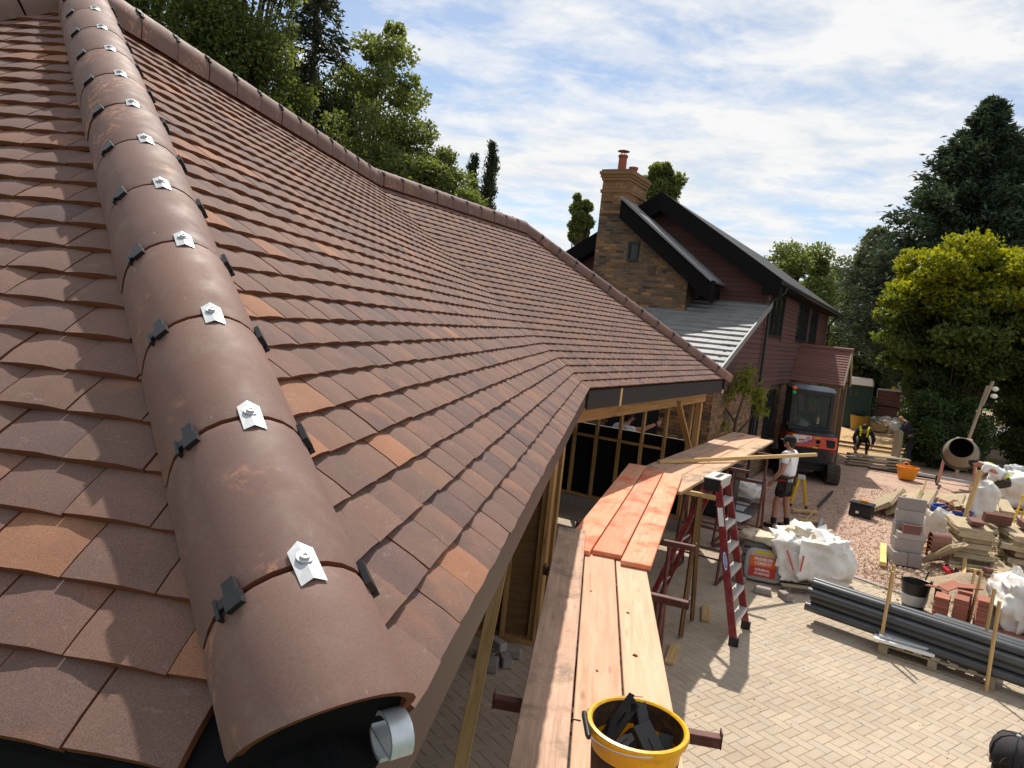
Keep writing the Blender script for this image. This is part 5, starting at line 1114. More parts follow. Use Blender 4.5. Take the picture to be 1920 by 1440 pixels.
# drive: timbers, pipes, tool box
def bar(name, p, q, w_, h_, mat, label, cat): return tag(board(name, p, q, w_, h_, M[mat], None), label, cat)
bar('yellow_timber', (6.42, 11.62, .06), (7.05, 12.85, .06), .10, .07, 'paleyellow', 'short yellow-stained timber lying on the gravel left of the concrete blocks', 'timber')
bar('steel_bar', (5.72, 13.46, .03), (7.0, 15.6, .04), .03, .03, 'pine2', 'pale batten half of the long bar lying on the drive', 'batten'); bar('steel_bar', (6.95, 15.5, .05), (8.16, 17.5, .05), .06, .03, 'dark', 'grey steel far half of the long bar lying on the drive', 'bar')
t = thing('loose_pipe', (6.0, 13.21, 0), 0, 'short light grey pipe lying on the pink gravel', 'pipe'); MB().tube([(5.99, 13.21, .05), (6.55, 14.35, .05)], .042, 12).build('barrel', M['lightpipe'], t, smooth=40, world=True)
bar('loose_timber', (6.2, 15.0, .04), (6.75, 15.05, .04), .09, .05, 'pine2', 'pale timber offcut on the drive right of the worker in white', 'timber'); bar('loose_timber', (5.98, 14.2, .04), (6.5, 14.15, .04), .09, .05, 'pine2', 'pale timber offcut on the drive near the worker boots', 'timber')
hp = thing('hop_up', (6.62, 15.75, 0), rad(110), 'small yellow and grey folding step behind the worker in white', 'step')
for s in (-1, 1):
    for q in (-1, 1): board('leg', wm(hp) @ V((s*.2, q*.05, .62)), wm(hp) @ V((s*.24, q*.16, .02)), .03, .05, M['yellow'], hp); MB().box((s*.24, q*.16, .03), (.04, .06, .06)).build('foot', M['blackp'], hp)
MB().box((0, 0, .64), (.44, .16, .04)).build('platform', M['alu'], hp, bevel=.005)
tbx = thing('tool_box', (7.81, 15.28, 0), rad(40), 'black plastic tool box with an orange catch on the pink gravel', 'tool box')
MB().box((0, 0, .13), (.46, .28, .26), None, 0, (.94, .94)).build('body', M['blackp'], tbx, bevel=.015); MB().box((0, 0, .285), (.47, .29, .05)).build('lid', M['blackp'], tbx, bevel=.012); MB().box((.02, .02, .335), (.15, .10, .05)).build('catch', M['orange_tub'], tbx, bevel=.012); MB().box((-.05, -.146, .10), (.06, .01, .05)).build('sticker', M['white'], tbx)
# concrete blocks
bs = V((7.04, 12.02, 0)); bd = V((math.sin(rad(104)), math.cos(rad(104)), 0)); bn = V((-bd.y, bd.x, 0)); k = 0
lab = ['bottom left', 'bottom right', 'second course', 'third course', 'fourth course', 'top']
def cblock(c, hdg, size, label): o = MB().box((0, 0, size[2]/2), size).build('concrete_block', M['block'], bevel=.006); o.matrix_basis = TR(c, hdg); return tag(o, label, 'concrete block', 'stacked grey concrete blocks')
ha = rad(104)-math.pi/2
cblock(bs-bd*.17, ha, (.22, .44, .215), 'bottom left concrete block of the stack on the gravel'); cblock(bs+bd*.06, ha+.02, (.22, .44, .215), 'bottom right concrete block of the stack on the gravel')
cblock(bs+V((0, 0, .217))-bd*.03, ha, (.44, .2, .215), 'concrete block in the second course with its long face forward'); cblock(bs+bn*.22+V((0, 0, .217)), ha, (.44, .2, .215), 'rear concrete block in the second course')
cblock(bs+V((0, 0, .434))+bn*.24, ha+.03, (.44, .2, .215), 'rear concrete block of the third course behind the wrapped tiles'); cblock(bs+V((0, 0, .434)), ha, (.44, .2, .10), 'flat concrete block carrying the wrapped plum tiles')
cblock(bs+bn*.24+V((0, 0, .651)), ha, (.44, .1, .215), 'concrete block in the fourth course behind the plum tiles'); cblock(bs+bn*.26+V((.02, 0, .868)), ha-.03, (.44, .1, .215), 'topmost concrete block of the tall stack')
tile_stack(bs+V((-.03, -.02, .536)), ha, 9, 'short bundle of plum tiles sitting in the concrete block stack', 'clayplum', w_=.27, l_=.17)
for k in range(5):
    me_ = arch_mesh(.30, .12, .03, .014); me_.materials[0] = M['clayplum']; o = mobj('half_round_tile', me_); o.matrix_basis = TR((7.50, 12.22, .12+k*.075), rad(100), 0, 0); tag(o, f"half-round plum tile, {['lowest', 'second', 'third', 'fourth', 'top'][k]} in the nest right of the concrete blocks", 'ridge tile', 'nest of half-round tiles')
def slab(c, hdg, size, label, pitch=0, roll=0, mat='slab'):
    b = MB(); nx_, ny_ = 6, 4; sx, sy, sz = size; rr = random.Random(sum(ord(q_)*(i_+3) for i_, q_ in enumerate(label)) % 9999); ed_ = {}
    o = MB().box((0, 0, 0), size, None, 0, (.97, .97)).mesh('stone_flag', M[mat]); bm = bmesh.new(); bm.from_mesh(o); bmesh.ops.subdivide_edges(bm, edges=bm.edges[:], cuts=3, use_grid_fill=True)
    for v in bm.verts: v.co += V((rr.uniform(-1, 1)*.010, rr.uniform(-1, 1)*.010, rr.uniform(-1, 1)*.004))
    bm.to_mesh(o); bm.free(); q = mobj('stone_flag', o); q.matrix_basis = TR(c, hdg, pitch, roll); return tag(q, label, 'stone slab', 'reclaimed sandstone slabs')
slab((7.62, 11.98, .26), rad(60), (.62, .50, .07), 'buff slab leaning against the foot of the concrete blocks', .0, -.75)
ordn = ['bottom', 'second', 'third', 'fourth', 'fifth', 'sixth', 'seventh', 'top']
for k in range(8): slab((8.35+jit(.10), 12.55+jit(.08), .05+k*.088), rad(118)+jit(.22), (.9, .55, .082), f'{ordn[k]} slab in the left pile of buff stone slabs', jit(.03), jit(.03))
for k in range(7): slab((9.12+jit(.10), 12.35+jit(.08), .06+k*.102), rad(112)+jit(.2), (1.05, .55, .09), f'{ordn[k] if k < 6 else "top"} slab in the right-hand pile of buff stone slabs', jit(.03), jit(.03))
for k in range(6): slab((8.72+k*.33+jit(.05), 16.05-k*.13+jit(.2), .24+.05*k), rad(36)+jit(.1), (.62, 1.35, .09), ('first', 'second', 'third', 'fourth', 'fifth', 'sixth')[k]+' thick slab from the drive in the leaning row beyond the tool box', .12, -.62+.08*k)
for k in range(5): slab((11.3+jit(.1), 16.0+jit(.1), .05+k*.09), rad(120)+jit(.1), (1.5, .5, .08), f'{ordn[k]} slab in the long dark pile in front of the crouching worker in yellow', jit(.03), jit(.03))
tile_stack((8.75, 12.45, .74), rad(112), 14, 'plum tiles fanned on edge on top of the left slab pile', 'clayplum', edge=True, lean=.45, w_=.2, l_=.4, group='plum tiles on the slab piles'); tile_stack((8.3, 12.35, .74), rad(112), 5, 'few plum tiles lying flat on the left slab pile', 'clayplum', w_=.4, l_=.2, lean=.02, group='plum tiles on the slab piles')
tile_stack((9.15, 12.28, .77), rad(112), 22, 'plum tiles on edge on top of the right slab pile', 'clayplum', edge=True, w_=.12, l_=.2, group='plum tiles on the slab piles')
for k in range(2): me_ = arch_mesh(.40, .13, .03, .014); me_.materials[0] = M['hip']; o = mobj('half_round_tile', me_); o.matrix_basis = TR((9.35+k*.25, 12.25, .82), rad(60+k*40)); tag(o, ('brown half-round tile on the right slab pile', 'second brown half-round tile at the right margin on the slab pile')[k], 'ridge tile')
# soil heap with a red tool
hm = MB(); n_ = 22; vs = []; fs = []
for j in range(n_+1):
    for i in range(n_+1):
        x, y = -1+2*i/n_, -1+2*j/n_; r_ = math.hypot(x, y); z_ = max(0, (1-r_))*.36+hnoise((x*2.2, y*2.2, 3))*.10*max(0, 1-r_)-.02+hnoise((x*7, y*7, 9))*.035*max(0, 1.1-r_); vs.append((x*1.15, y*.75, z_))
for j in range(n_):
    for i in range(n_): a = j*(n_+1)+i; fs.append((a, a+1, a+n_+2, a+n_+1))
o = hm.add(vs, fs).build('soil_heap', M['spoil'], smooth=60); o.matrix_basis = TR((7.15, 10.6, 0), rad(-30)); tag(o, 'low heap of brown soil behind the red tile stacks', 'soil heap')
ms = scatter_stones('heap_stones', 900, lambda: (7.1+random.gauss(0, .65), 10.75+random.gauss(0, .5), .03+random.random()*.05), .012, .05, M['slab']); tag(ms, 'loose stones scattered round the soil heap', 'stones', kind='stuff')
o = MB(); o.box((0, 0, .06), (.22, .09, .08)); o.tube([(-.14, 0, .10), (-.05, 0, .15), (.05, 0, .15), (.14, 0, .10)], .022, 8); rt1 = thing('cut_off_saw', (7.38, 11.42, .06), rad(100), 'red and black power saw on the soil heap', 'power saw'); MB().box((0, 0, .06), (.26, .11, .09)).build('body', M['toolred'], rt1, bevel=.02); MB().tube([(-.13, 0, .10), (-.05, 0, .155), (.06, 0, .155), (.13, 0, .10)], .02, 8).build('handle', M['blackp'], rt1, smooth=50); MB().lathe([(0, -.006), (.09, -.006), (.09, .006), (0, .006)], (.17, .05, .08), 18, 0, Matrix.Rotation(math.pi/2, 3, 'X')).build('blade', M['dark'], rt1)
# clutter behind the blocks
bl = thing('blue_tub', (9.05, 14.2, 0), 0, 'blue-rimmed tub heaped with broken orange tile pieces', 'tub'); MB().lathe([(0, .01), (.27, .01), (.36, .55), (.38, .57), (.38, .60), (.34, .60), (.33, .5), (0, .48)], n=26).build('body', M['blue'], bl, smooth=40)
for k in range(16): q = MB().box((0, 0, 0), (random.uniform(.12, .26), random.uniform(.08, .15), .015)).build('broken_piece', M['raw'] if k % 3 else M['slab']); q.matrix_basis = TR((9.05+jit(.22)-.1, 14.2+jit(.22)-.15, .60+random.random()*.12), random.uniform(0, 6), jit(.5), jit(.5)); tag(q, 'jagged broken piece of orange tile heaped in the blue-rimmed tub', 'tile piece', 'broken tiles in the blue tub')
bag('sheet', (8.55, 13.75, 0), rad(30), (.28, .10, .30), 'sack', 41, 'grey-white plastic sheet hanging beside the blue-rimmed tub', cat='sheet', nz_=.08, fold=.08)
stake((8.95, 13.72), 1.45, (.36, .22), 'stout orange-brown timber post leaning up out of the rubble', .075)
stake((8.2, 14.1), 1.0, (.62, .72), 'thin brown handle leaning over the leaning slabs', .03)
bag('rubble_sack', (10.1, 14.9, .25), rad(20), (.24, .16, .42), 'sack', 42, 'tall white woven sack standing before the crouching worker in yellow', nz_=.06, fold=.06, ex=.5, neck=(.3, .25))
fbk = thing('barrier_panel', (10.15, 13.3, 0), 0, 'yellow slatted barrier panel leaning at the right margin', 'barrier')
for k in range(11): a = V((9.75+k*.075, 13.55-k*.06, .15)); board('slat', a, a+V((.42, .30, .95)), .03, .02, M['yellow'], fbk)
for s in (.05, .35, .65, .95): a = V((9.72, 13.57, .15))+V((.42, .30, .95))*s; board('cross_rail', a, a+V((.82, -.65, 0)), .03, .025, M['yellow'], fbk)
bag('bulk_bag', (13.3, 18.3, 0), rad(30), (.62, .55, .46), 'sack', 43, 'white bulk bag heaped with site rubbish right of the crouching worker', nz_=.12, fold=.08); bag('blue_sheet', (13.35, 18.5, .85), rad(10), (.30, .22, .09), 'lightpipe', 44, 'pale blue-grey plastic on top of the far bulk bag', cat='sheet', nz_=.06); bar('orange_box', (13.3, 17.9, .93), (13.85, 17.6, .95), .16, .08, 'conered', 'orange-red printed box on top of the far bulk bag', 'box')
ot = thing('rubble_tub', (11.82, 20.86, 0), rad(20), 'orange flexible tub on the drive beyond the leaning slabs', 'tub'); MB().lathe([(0, .01), (.22, .01), (.30, .36), (.315, .37), (.30, .375), (.21, .04), (0, .03)], n=26).build('body', M['orange_tub'], ot, smooth=40)
for s in (-1, 1): MB().tube([(-.08, s*.30, .36), (-.06, s*.31, .44), (.06, s*.31, .44), (.08, s*.30, .36)], .016, 7).build('handle', M['orange_tub'], ot, smooth=50)
# cement mixer
mx = thing('cement_mixer', (12.75, 20.0, 0), rad(214), 'cement mixer with a crusted drum gaping towards the roof', 'cement mixer')
Rm = Matrix.Rotation(rad(-62), 3, 'X'); prof = [(0, -.42), (.20, -.42), (.33, -.30), (.43, -.08), (.44, .06), (.40, .22), (.30, .40), (.315, .42), (.29, .43), (.36, .22), (.38, 0), (.28, -.28), (0, -.36)]
MB().lathe(prof, (0, .05, 1.02), 32, 0, Rm).build('drum', M['mixer'], mx, smooth=40); MB().lathe([(.0, -.30), (.27, -.28), (.36, -.04), (.365, .1), (.33, .24), (.285, .40)], (0, .05, 1.02), 28, 0, Rm).build('drum_inside', M['felt'], mx, smooth=50)
MB().lathe([(.445, -.07), (.475, -.06), (.475, .03), (.445, .04)], (0, .05, 1.02), 36, 0, Rm).build('drum_ring', M['dark'], mx, smooth=40)
for s in (-1, 1): MB().beam((s*.36, .05, 1.0), (s*.44, -.1, .1), .06, .06).build('side_post', M['pinkmix'], mx); MB().beam((s*.44, -.45, .10), (s*.44, .45, .10), .05, .05).build('skid', M['dark'], mx); MB().lathe([(.0, -.03), (.14, -.03), (.15, 0), (.14, .03), (0, .03)], (s*.50, -.38, .15), 18, 0, Matrix.Rotation(math.pi/2, 3, 'Y')).build('wheel', M['rubber'], mx, smooth=40)
MB().box((.0, -.42, .75), (.34, .26, .40)).build('motor_box', M['pinkmix'], mx, bevel=.03); MB().box((-.02, -.18, 1.40), (.42, .14, .10)).build('top_guard', M['pinkmix'], mx, bevel=.03)
wp = thing('lamp_pole', (13.75, 21.7, 0), 0, 'leaning timber pole carrying two white floodlights against the shrub', 'lamp pole'); board('pole', (13.75, 21.7, 0), (14.35, 21.75, 2.95), .07, .07, M['boards_old'], wp); board('splint', (14.22, 21.68, 2.35), (14.45, 21.7, 3.1), .09, .05, M['boards_old'], wp)
for z_ in (2.66, 2.88): MB().ball((14.52, 21.66, z_), (.10, .10, .075), 12).build('floodlight', M['white'], wp, smooth=60, world=True)
# far end of the drive
lo = thing('portable_toilet', (16.7, 34.5, 0), rad(28), 'dark green portable toilet with a white roof beyond the porch', 'portable toilet'); MB().box((0, 0, 1.05), (1.1, 1.1, 2.1)).build('cabin', M['green_loo'], lo, bevel=.03); MB().box((0, 0, 2.26), (1.18, 1.18, .34), None, 0, (.86, .86)).build('roof', M['white'], lo, bevel=.04); MB().box((-.22, -.56, 1.72), (.30, .02, .24)).build('notice', M['yellow_print'], lo); MB().box((.05, -.555, 1.0), (.85, .03, 1.9)).build('door', M['green_loo'], lo, bevel=.01)
mt = thing('rubble_tub', (16.45, 33.6, 0), 0, 'mustard yellow tub at the foot of the portable toilet', 'tub'); MB().lathe([(0, .01), (.34, .01), (.42, .66), (.44, .68), (.40, .68), (.33, .05), (0, .05)], n=24).build('body', M['mustard'], mt, smooth=40)
bt2 = thing('rubble_tub', (18.6, 37.3, 0), 0, 'black tub right of the portable toilet', 'tub'); MB().lathe([(0, .01), (.36, .01), (.50, .80), (.53, .82), (.49, .82), (.34, .05), (0, .05)], n=24).build('body', M['blackp'], bt2, smooth=40)
gb = thing('wheelie_bin', (30.0, 58.5, 0), rad(25), 'green wheeled bin standing across the road', 'bin'); MB().box((0, 0, .75), (1.5, 1.2, 1.3), None, 0, (1.15, 1.15)).build('body', M['bin'], gb, bevel=.05); MB().box((0, 0, 1.45), (1.75, 1.4, .10)).build('lid', M['bin'], gb, bevel=.04)
for k, (z_, m_, lb) in enumerate(((0.05, 'clayplum', 'lower shrink-wrapped brick pack on the drive beyond the yellow vest'), (.95, 'clayplum', 'upper shrink-wrapped brick pack with a white notice'))):
    t = thing('brick_pack', (20.7, 38.6, z_), rad(34), lb, 'brick pack', 'wrapped packs of bricks'); MB().box((0, 0, .42), (1.75, 1.1, .84)).build('bricks', M[m_], t, bevel=.03); MB().box((-.89, 0, .42), (.02, 1.12, .86)).build('film', M['white'], t)
    for q in range(4): MB().box((0, -.556, .12+q*.2), (1.74, .012, .012)).build('course_gap', M['felt'], t)
    if k: MB().box((.45, -.565, .5), (.42, .012, .34)).build('notice', M['white'], t); MB().box((0, 0, .86), (1.78, 1.12, .06)).build('wrap_top', M['white'], t)
wr = thing('paper_roll', (20.9, 38.6, 1.87), rad(34), 'white roll lying on the brick packs', 'roll'); MB().tube([(-.2, 0, .2), (.7, 0, .2)], .2, 16).build('roll', M['white'], wr, smooth=40)
hh2 = thing('hard_hat', (20.25, 38.1, 1.87), 0, 'yellow hard hat on the brick packs', 'hard hat'); MB().lathe([(.2, .02), (.15, .03), (.14, .14), (.08, .2), (0, .21)], n=16).build('shell', M['yellow'], hh2, smooth=50)
def cone(loc, s, lb):
    t = thing('traffic_cone', loc, 0, lb, 'traffic cone', 'traffic cones'); MB().box((0, 0, .02*s), (.4*s, .4*s, .04*s)).build('base', M['conered'], t); MB().lathe([(.15*s, .04*s), (.115*s, .24*s)], n=18).build('lower_band', M['conered'], t, smooth=40); MB().lathe([(.115*s, .24*s), (.07*s, .5*s)], n=18).build('reflective_sleeve', M['white'], t, smooth=40); MB().lathe([(.07*s, .5*s), (.03*s, .75*s), (0, .75*s)], n=18).build('tip', M['conered'], t, smooth=40)
cone((25.6, 45.2, 0), 1.25, 'red and white cone beyond the brick packs'); cone((19.9, 27.6, 0), 1.2, 'red and white cone at the right margin on the drive')
bag('tarpaulin', (18.1, 34.2, 0), rad(60), (.95, .55, .32), 'sack', 51, 'white and brown tarpaulin heap in front of the brick packs', cat='tarpaulin', nz_=.2, fold=.12); bag('sand_heap', (17.2, 34.0, 0), rad(60), (.75, .5, .22), 'sand', 52, 'orange building sand spilling beside the tarpaulin heap', cat='sand heap', nz_=.1)
bag('bulk_bag', (21.5, 38.2, 0), rad(30), (.62, .55, .5), 'sack_dirty', 53, 'brown bulk bag right of the brick packs', nz_=.08); bag('bulk_bag', (22.6, 38.8, 0), rad(30), (.6, .55, .45), 'sack_dirty', 54, 'second brown bulk bag half behind the maple leaves', nz_=.08)
ty = thing('tyre', (24.9, 34.7, .0), rad(125), 'black tyre standing at the right margin beyond the cone', 'tyre'); Rt = Matrix.Rotation(math.pi/2, 3, 'Y'); MB().lathe([(.30, -.13), (.47, -.15), (.52, -.10), (.52, .10), (.47, .15), (.30, .13), (.28, 0), (.30, -.13)], (0, 0, .52), 28, 0, Rt).build('tread', M['rubber'], ty, smooth=50); MB().lathe([(0, -.05), (.28, -.05), (.29, .05), (0, .05)], (0, 0, .52), 20, 0, Rt).build('rim', M['dark'], ty)
for k in range(4): a = V((10.8, 22.6, .06+k*.09)); tag(board('old_board', a+V((jit(.1), jit(.1), 0)), a+V((1.9+jit(.15), -.15+jit(.1), 0)), .24, .05, M['boards_old'], None), f"{('lowest', 'second', 'third', 'top')[k]} of the old grey boards stacked before the kneeling worker", 'board', 'old boards on the drive')
o = MB().box((0, 0, .18), (.34, .3, .36), None, 0, (.85, .85)).build('stone_lump', M['block'], bevel=.03); o.matrix_basis = TR((12.35, 22.75, 0), .4); tag(o, 'grey block at the end of the old boards', 'block')
for k, (x, y, z_, a) in enumerate(((12.85, 23.55, .6, 12), (12.95, 23.6, .58, 9))): tag(board('leaning_slab', (x, y, 0), (x+.06, y+.12, 1.15-.05*k), .32, .07, M['boards_old'], None, up=(1, 0, 0)), ('upright grey slab held by the worker in navy', 'second upright slab behind the one held by the worker in navy')[k], 'slab')
bn_ = thing('work_bench', (14.5, 23.6, 0), rad(40), 'dark low bench beside the worker in navy', 'bench'); MB().box((0, 0, .5), (.9, .4, .06)).build('top', M['dark'], bn_)
for s in (-1, 1): MB().box((s*.38, 0, .24), (.05, .34, .48)).build('leg', M['dark'], bn_)
bag('green_sack', (14.75, 23.4, .53), rad(20), (.3, .22, .22), 'bin', 55, 'crumpled dark green sack on the low bench', nz_=.1)
for k, (x0, y0, x1, y1, z_, m_, lb) in enumerate(((11.0, 27.2, 15.2, 25.6, .06, 'boards_old', 'long timber edging on the sandy ground behind the kneeling worker'), (10.6, 29.0, 15.8, 26.9, .05, 'ply', 'dark brown timber edging farther up the sandy ground'), (13.0, 21.2, 11.2, 21.9, .05, 'dark', 'dark steel rod on the ground beside the orange tub'), (14.2, 20.2, 12.0, 21.6, .12, 'lightpipe', 'thin grey conduit behind the orange tub'))): bar('ground_batten', (x0, y0, z_), (x1, y1, z_), .08, .08, m_, lb, 'timber')
sp = MB().add([(8.5, 25.0, -.006), (17.5, 25.0, -.006), (22, 37, -.006), (14, 41, -.006)], [(0, 1, 2, 3)]).build('sandy_path', M['sand']); tag(sp, kind='structure')
# sheet materials under the far boards
for k, (p, q, w_, m_, lb) in enumerate((((4.6, 14.2, .12), (6.0, 16.6, .30), .55, 'lightpipe', 'grey plastic sheet lying behind the trestles'), ((4.5, 13.6, .05), (5.3, 15.0, .12), .5, 'greypipe', 'dark grey sheet under the far boards'), ((4.35, 13.3, .10), (4.75, 13.75, .14), .35, 'white', 'crumpled white paper sheet behind the stepladder'), ((3.6, 11.7, .05), (5.1, 12.9, .05), .06, 'redsteel', 'red steel rod on the ground beneath the far boards'), ((3.9, 11.5, .05), (4.9, 13.2, .05), .05, 'dark', 'dark rod on the ground beneath the far boards'), ((4.9, 15.2, .1), (6.3, 17.4, .1), .12, 'pine2', 'pale timber on the ground beside the house wall'))): bar('sheet_material', p, q, w_, .03, m_, lb, 'sheet' if w_ > .3 else 'rod')
bag('white_sheet', (5.15, 14.95, .25), rad(30), (.30, .22, .14), 'sack', 61, 'scrunched white sheet on the grey plastic behind the trestles', cat='sheet', nz_=.08)
gb2 = thing('garden_bin', (4.35, 13.95, 0), rad(30), 'black bin behind the corner post of the timber frame', 'bin'); MB().box((0, 0, .5), (.5, .5, 1.0), None, 0, (1.1, 1.1)).build('body', M['blackp'], gb2, bevel=.04); MB().box((0, 0, 1.03), (.6, .6, .06)).build('lid', M['blackp'], gb2, bevel=.02)

# jumble of loose rubble between the stacks
RB = 'loose rubble between the stacks'
for k in range(88):
    a = random.random(); x = 8.0+a*3.6+jit(.5); y = 12.9+a*2.6+jit(.9)
    if k > 46: x = 7.6+a*2.6; y = 11.2+a*.9+jit(.5)
    if k % 3 == 0: o = MB().box((0, 0, .04), (random.uniform(.25, .6), random.uniform(.15, .3), random.uniform(.04, .07)), None, 0, (.85, .9)).build('stone_piece', M['slab'], bevel=.012); lb, ct = 'rough broken piece of buff stone lying among the rubble', 'stone'
    elif k % 3 == 1: o = MB().box((0, 0, .035), (.21, .1, .065)).build('loose_brick', random.choice([M['clayred'], M['clayplum'], M['brick2']]), bevel=.006); lb, ct = 'loose brick lying in the rubble between the slab piles', 'brick'
    else: o = MB().box((0, 0, .03), (random.uniform(.6, 1.3), .06, .04)).build('timber_scrap', random.choice([M['boards_old'], M['pine2'], M['ply']]), bevel=.004); lb, ct = 'scrap length of timber thrown among the rubble', 'timber'
    o.matrix_basis = TR((x, y, .02+random.random()*.12), random.uniform(0, 6.28), jit(.25), jit(.25)); tag(o, lb, ct, RB)
def rub(): a = random.random(); return (8.6+a*3.8+abs(random.gauss(0, .5)), 12.6+a*3.2+random.gauss(0, .5), .01+random.random()*.05)
tag(scatter_stones('rubble', 2600, rub, .02, .09, M['slab']), 'scattered broken stone and rubble round the slab piles', 'rubble', kind='stuff')
def dirt(): return (random.uniform(1.6, 7.2), random.uniform(4.2, 10.6), .004)
tag(scatter_stones('paving_grit', 420, dirt, .004, .012, M['slab']), 'specks of grit lying on the buff block paving', 'grit', kind='stuff')
# ------------------------------------------------------------------ mini digger seen from behind
dg = thing('mini_excavator', (8.24, 19.62, 0), rad(13), 'orange-red and black mini excavator parked with its back to us by the porch', 'excavator')
def trk(s):
    x = s*.60; prof = []
    for (yy, zz_, a0, a1) in ((.80, .27, -90, 90), (-.80, .27, 90, 270)):
        for k in range(9): a = rad(a0+(a1-a0)*k/8); prof.append((yy+.25*math.cos(a), zz_+.25*math.sin(a)))
    b = MB(); b.prism([(x-.15, y, z_) for y, z_ in prof], (.30, 0, 0)); o = b.build('track', M['rubber'], dg, smooth=40)
    lug = MB()
    for k in range(30):
        t = k/30*len(prof); i = int(t); p, q = prof[i], prof[(i+1) % len(prof)]; f = t-i; y, z_ = p[0]+(q[0]-p[0])*f, p[1]+(q[1]-p[1])*f; a = math.atan2(q[1]-p[1], q[0]-p[0])
        lug.box((x, y, z_), (.31, .035, .045), Matrix.Rotation(a, 3, 'X'))
    tag(lug.build('track_lugs', M['rubber'], o), kind='stuff')
    for y in (-.8, .8): MB().lathe([(0, -.16), (.17, -.16), (.17, .16), (0, .16)], (x, y, .27), 18, 0, Matrix.Rotation(math.pi/2, 3, 'Y')).build('sprocket', M['dark'], o)
for s in (-1, 1): trk(s)
MB().box((0, .05, .36), (.95, 1.1, .22)).build('undercarriage', M['dark'], dg, bevel=.02); MB().box((0, 1.35, .28), (1.45, .06, .36)).build('dozer_blade', M['dignavy'], dg, bevel=.01)
for s in (-1, 1): MB().beam((s*.35, .6, .32), (s*.4, 1.33, .26), .08, .10).build('blade_arm', M['dark'], dg)
def rr_poly(w_, y0, y1, r_, n=6):
    pts = []
    for (cx, cy, a0) in ((w_-r_, y1-.05, 0), (-w_+r_, y1-.05, 90), (-w_+r_, y0+r_, 180), (w_-r_, y0+r_, 270)):
        for k in range(n+1): a = rad(a0+90*k/n); rq = r_ if a0 >= 180 else .05; pts.append((cx+rq*math.cos(a)+(r_-rq if cx > 0 else -(r_-rq))*(a0 < 180), cy+rq*math.sin(a)))
    return pts
base = rr_poly(.66, -.92, .75, .30)
def layer(name, z0, z1, mat, sc0=1.0, sc1=1.0, poly=base, bev=.015):
    b = MB(); n = len(poly); vs = [(x*sc0, y*sc0, z0) for x, y in poly]+[(x*sc1, y*sc1, z1) for x, y in poly]
    fs = [tuple(range(n))[::-1], tuple(range(n, 2*n))]+[(i, (i+1) % n, n+(i+1) % n, n+i) for i in range(n)]; return b.add(vs, fs).build(name, mat, dg, bevel=bev, smooth=40)
layer('counterweight', .50, .90, M['dignavy'], .93, 1.0); hood = layer('engine_hood', .905, 1.24, M['digred'], 1.0, .985); layer('hood_top', 1.245, 1.32, M['dignavy'], .985, .90)
MB().box((.40, -.905, 1.07), (.30, .05, .20), Matrix.Rotation(-.25, 3, 'Z')).build('vent_grille', M['dignavy'], dg, bevel=.01); MB().box((.13, -.925, 1.09), (.10, .02, .09)).build('vent_slot', M['felt'], hood); MB().box((.13, -.925, .98), (.045, .02, .03)).build('vent_slot', M['felt'], hood)
MB().box((.44, -.87, .86), (.28, .06, .05), Matrix.Rotation(-.25, 3, 'Z')).build('rear_light', M['toolred'], dg, bevel=.01); MB().lathe([(0, -.01), (.035, -.01), (.03, .01), (0, .01)], (-.10, -.87, .70), 12, 0, Matrix.Rotation(math.pi/2, 3, 'X')).build('tow_eye', M['lightpipe'], dg); MB().lathe([(0, -.01), (.04, -.01), (.03, .01), (0, .01)], (.30, -.85, .68), 12, 0, Matrix.Rotation(math.pi/2, 3, 'X')).build('tow_eye', M['dark'], dg)
dec = MB(); pts_ = [(-.42, 1.02), (-.42, 1.20), (-.02, 1.20), (-.02, 1.14)]+[(-.02-.40*(1-math.cos(rad(a))), 1.14-.12*math.sin(rad(a))) for a in range(10, 91, 10)]
dec.prism([(x*1.12-.02, -.926, 1.10+(z_-1.10)*1.18) for x, z_ in pts_], (0, -.003, 0)); dcl = dec.build('hire_decal', M['white'], hood)
MB().prism([(-.02+.02-.40*(1-math.cos(rad(a)))*1.0, -.925, 1.14-.135*math.sin(rad(a))) for a in range(0, 91, 10)]+[(-.40, -.925, 1.0), (-.42, -.925, 1.0), (-.42, -.925, 1.015)], (0, -.002, 0)).build('decal_swoosh', M['blue'], dcl)
rg = MB(); Rx = Matrix.Rotation(math.pi/2, 3, 'X'); rg.lathe([(.058, 0), (.058, .004), (.036, .004), (.036, 0)], (-.12, -.929, 1.135), 20, 0, Rx); rg.box((-.12, -.932, 1.135), (.018, .004, .05)); rg.build('decal_emblem', M['toolred'], dcl)
for (x0, x1, z_, h_) in ((-.36, -.20, 1.10, .035), (-.36, -.14, 1.055, .018)): MB().box(((x0+x1)/2, -.931, z_), (x1-x0, .003, h_)).build('decal_lettering', M['toolred'], dcl)
for (x, z_, w_) in ((-.46, 1.20, .14), (.10, 1.19, .16), (.08, .935, .13)): MB().box((x, -.924, z_), (w_, .006, .035)).build('warning_sticker', M['yellow_print'], hood)
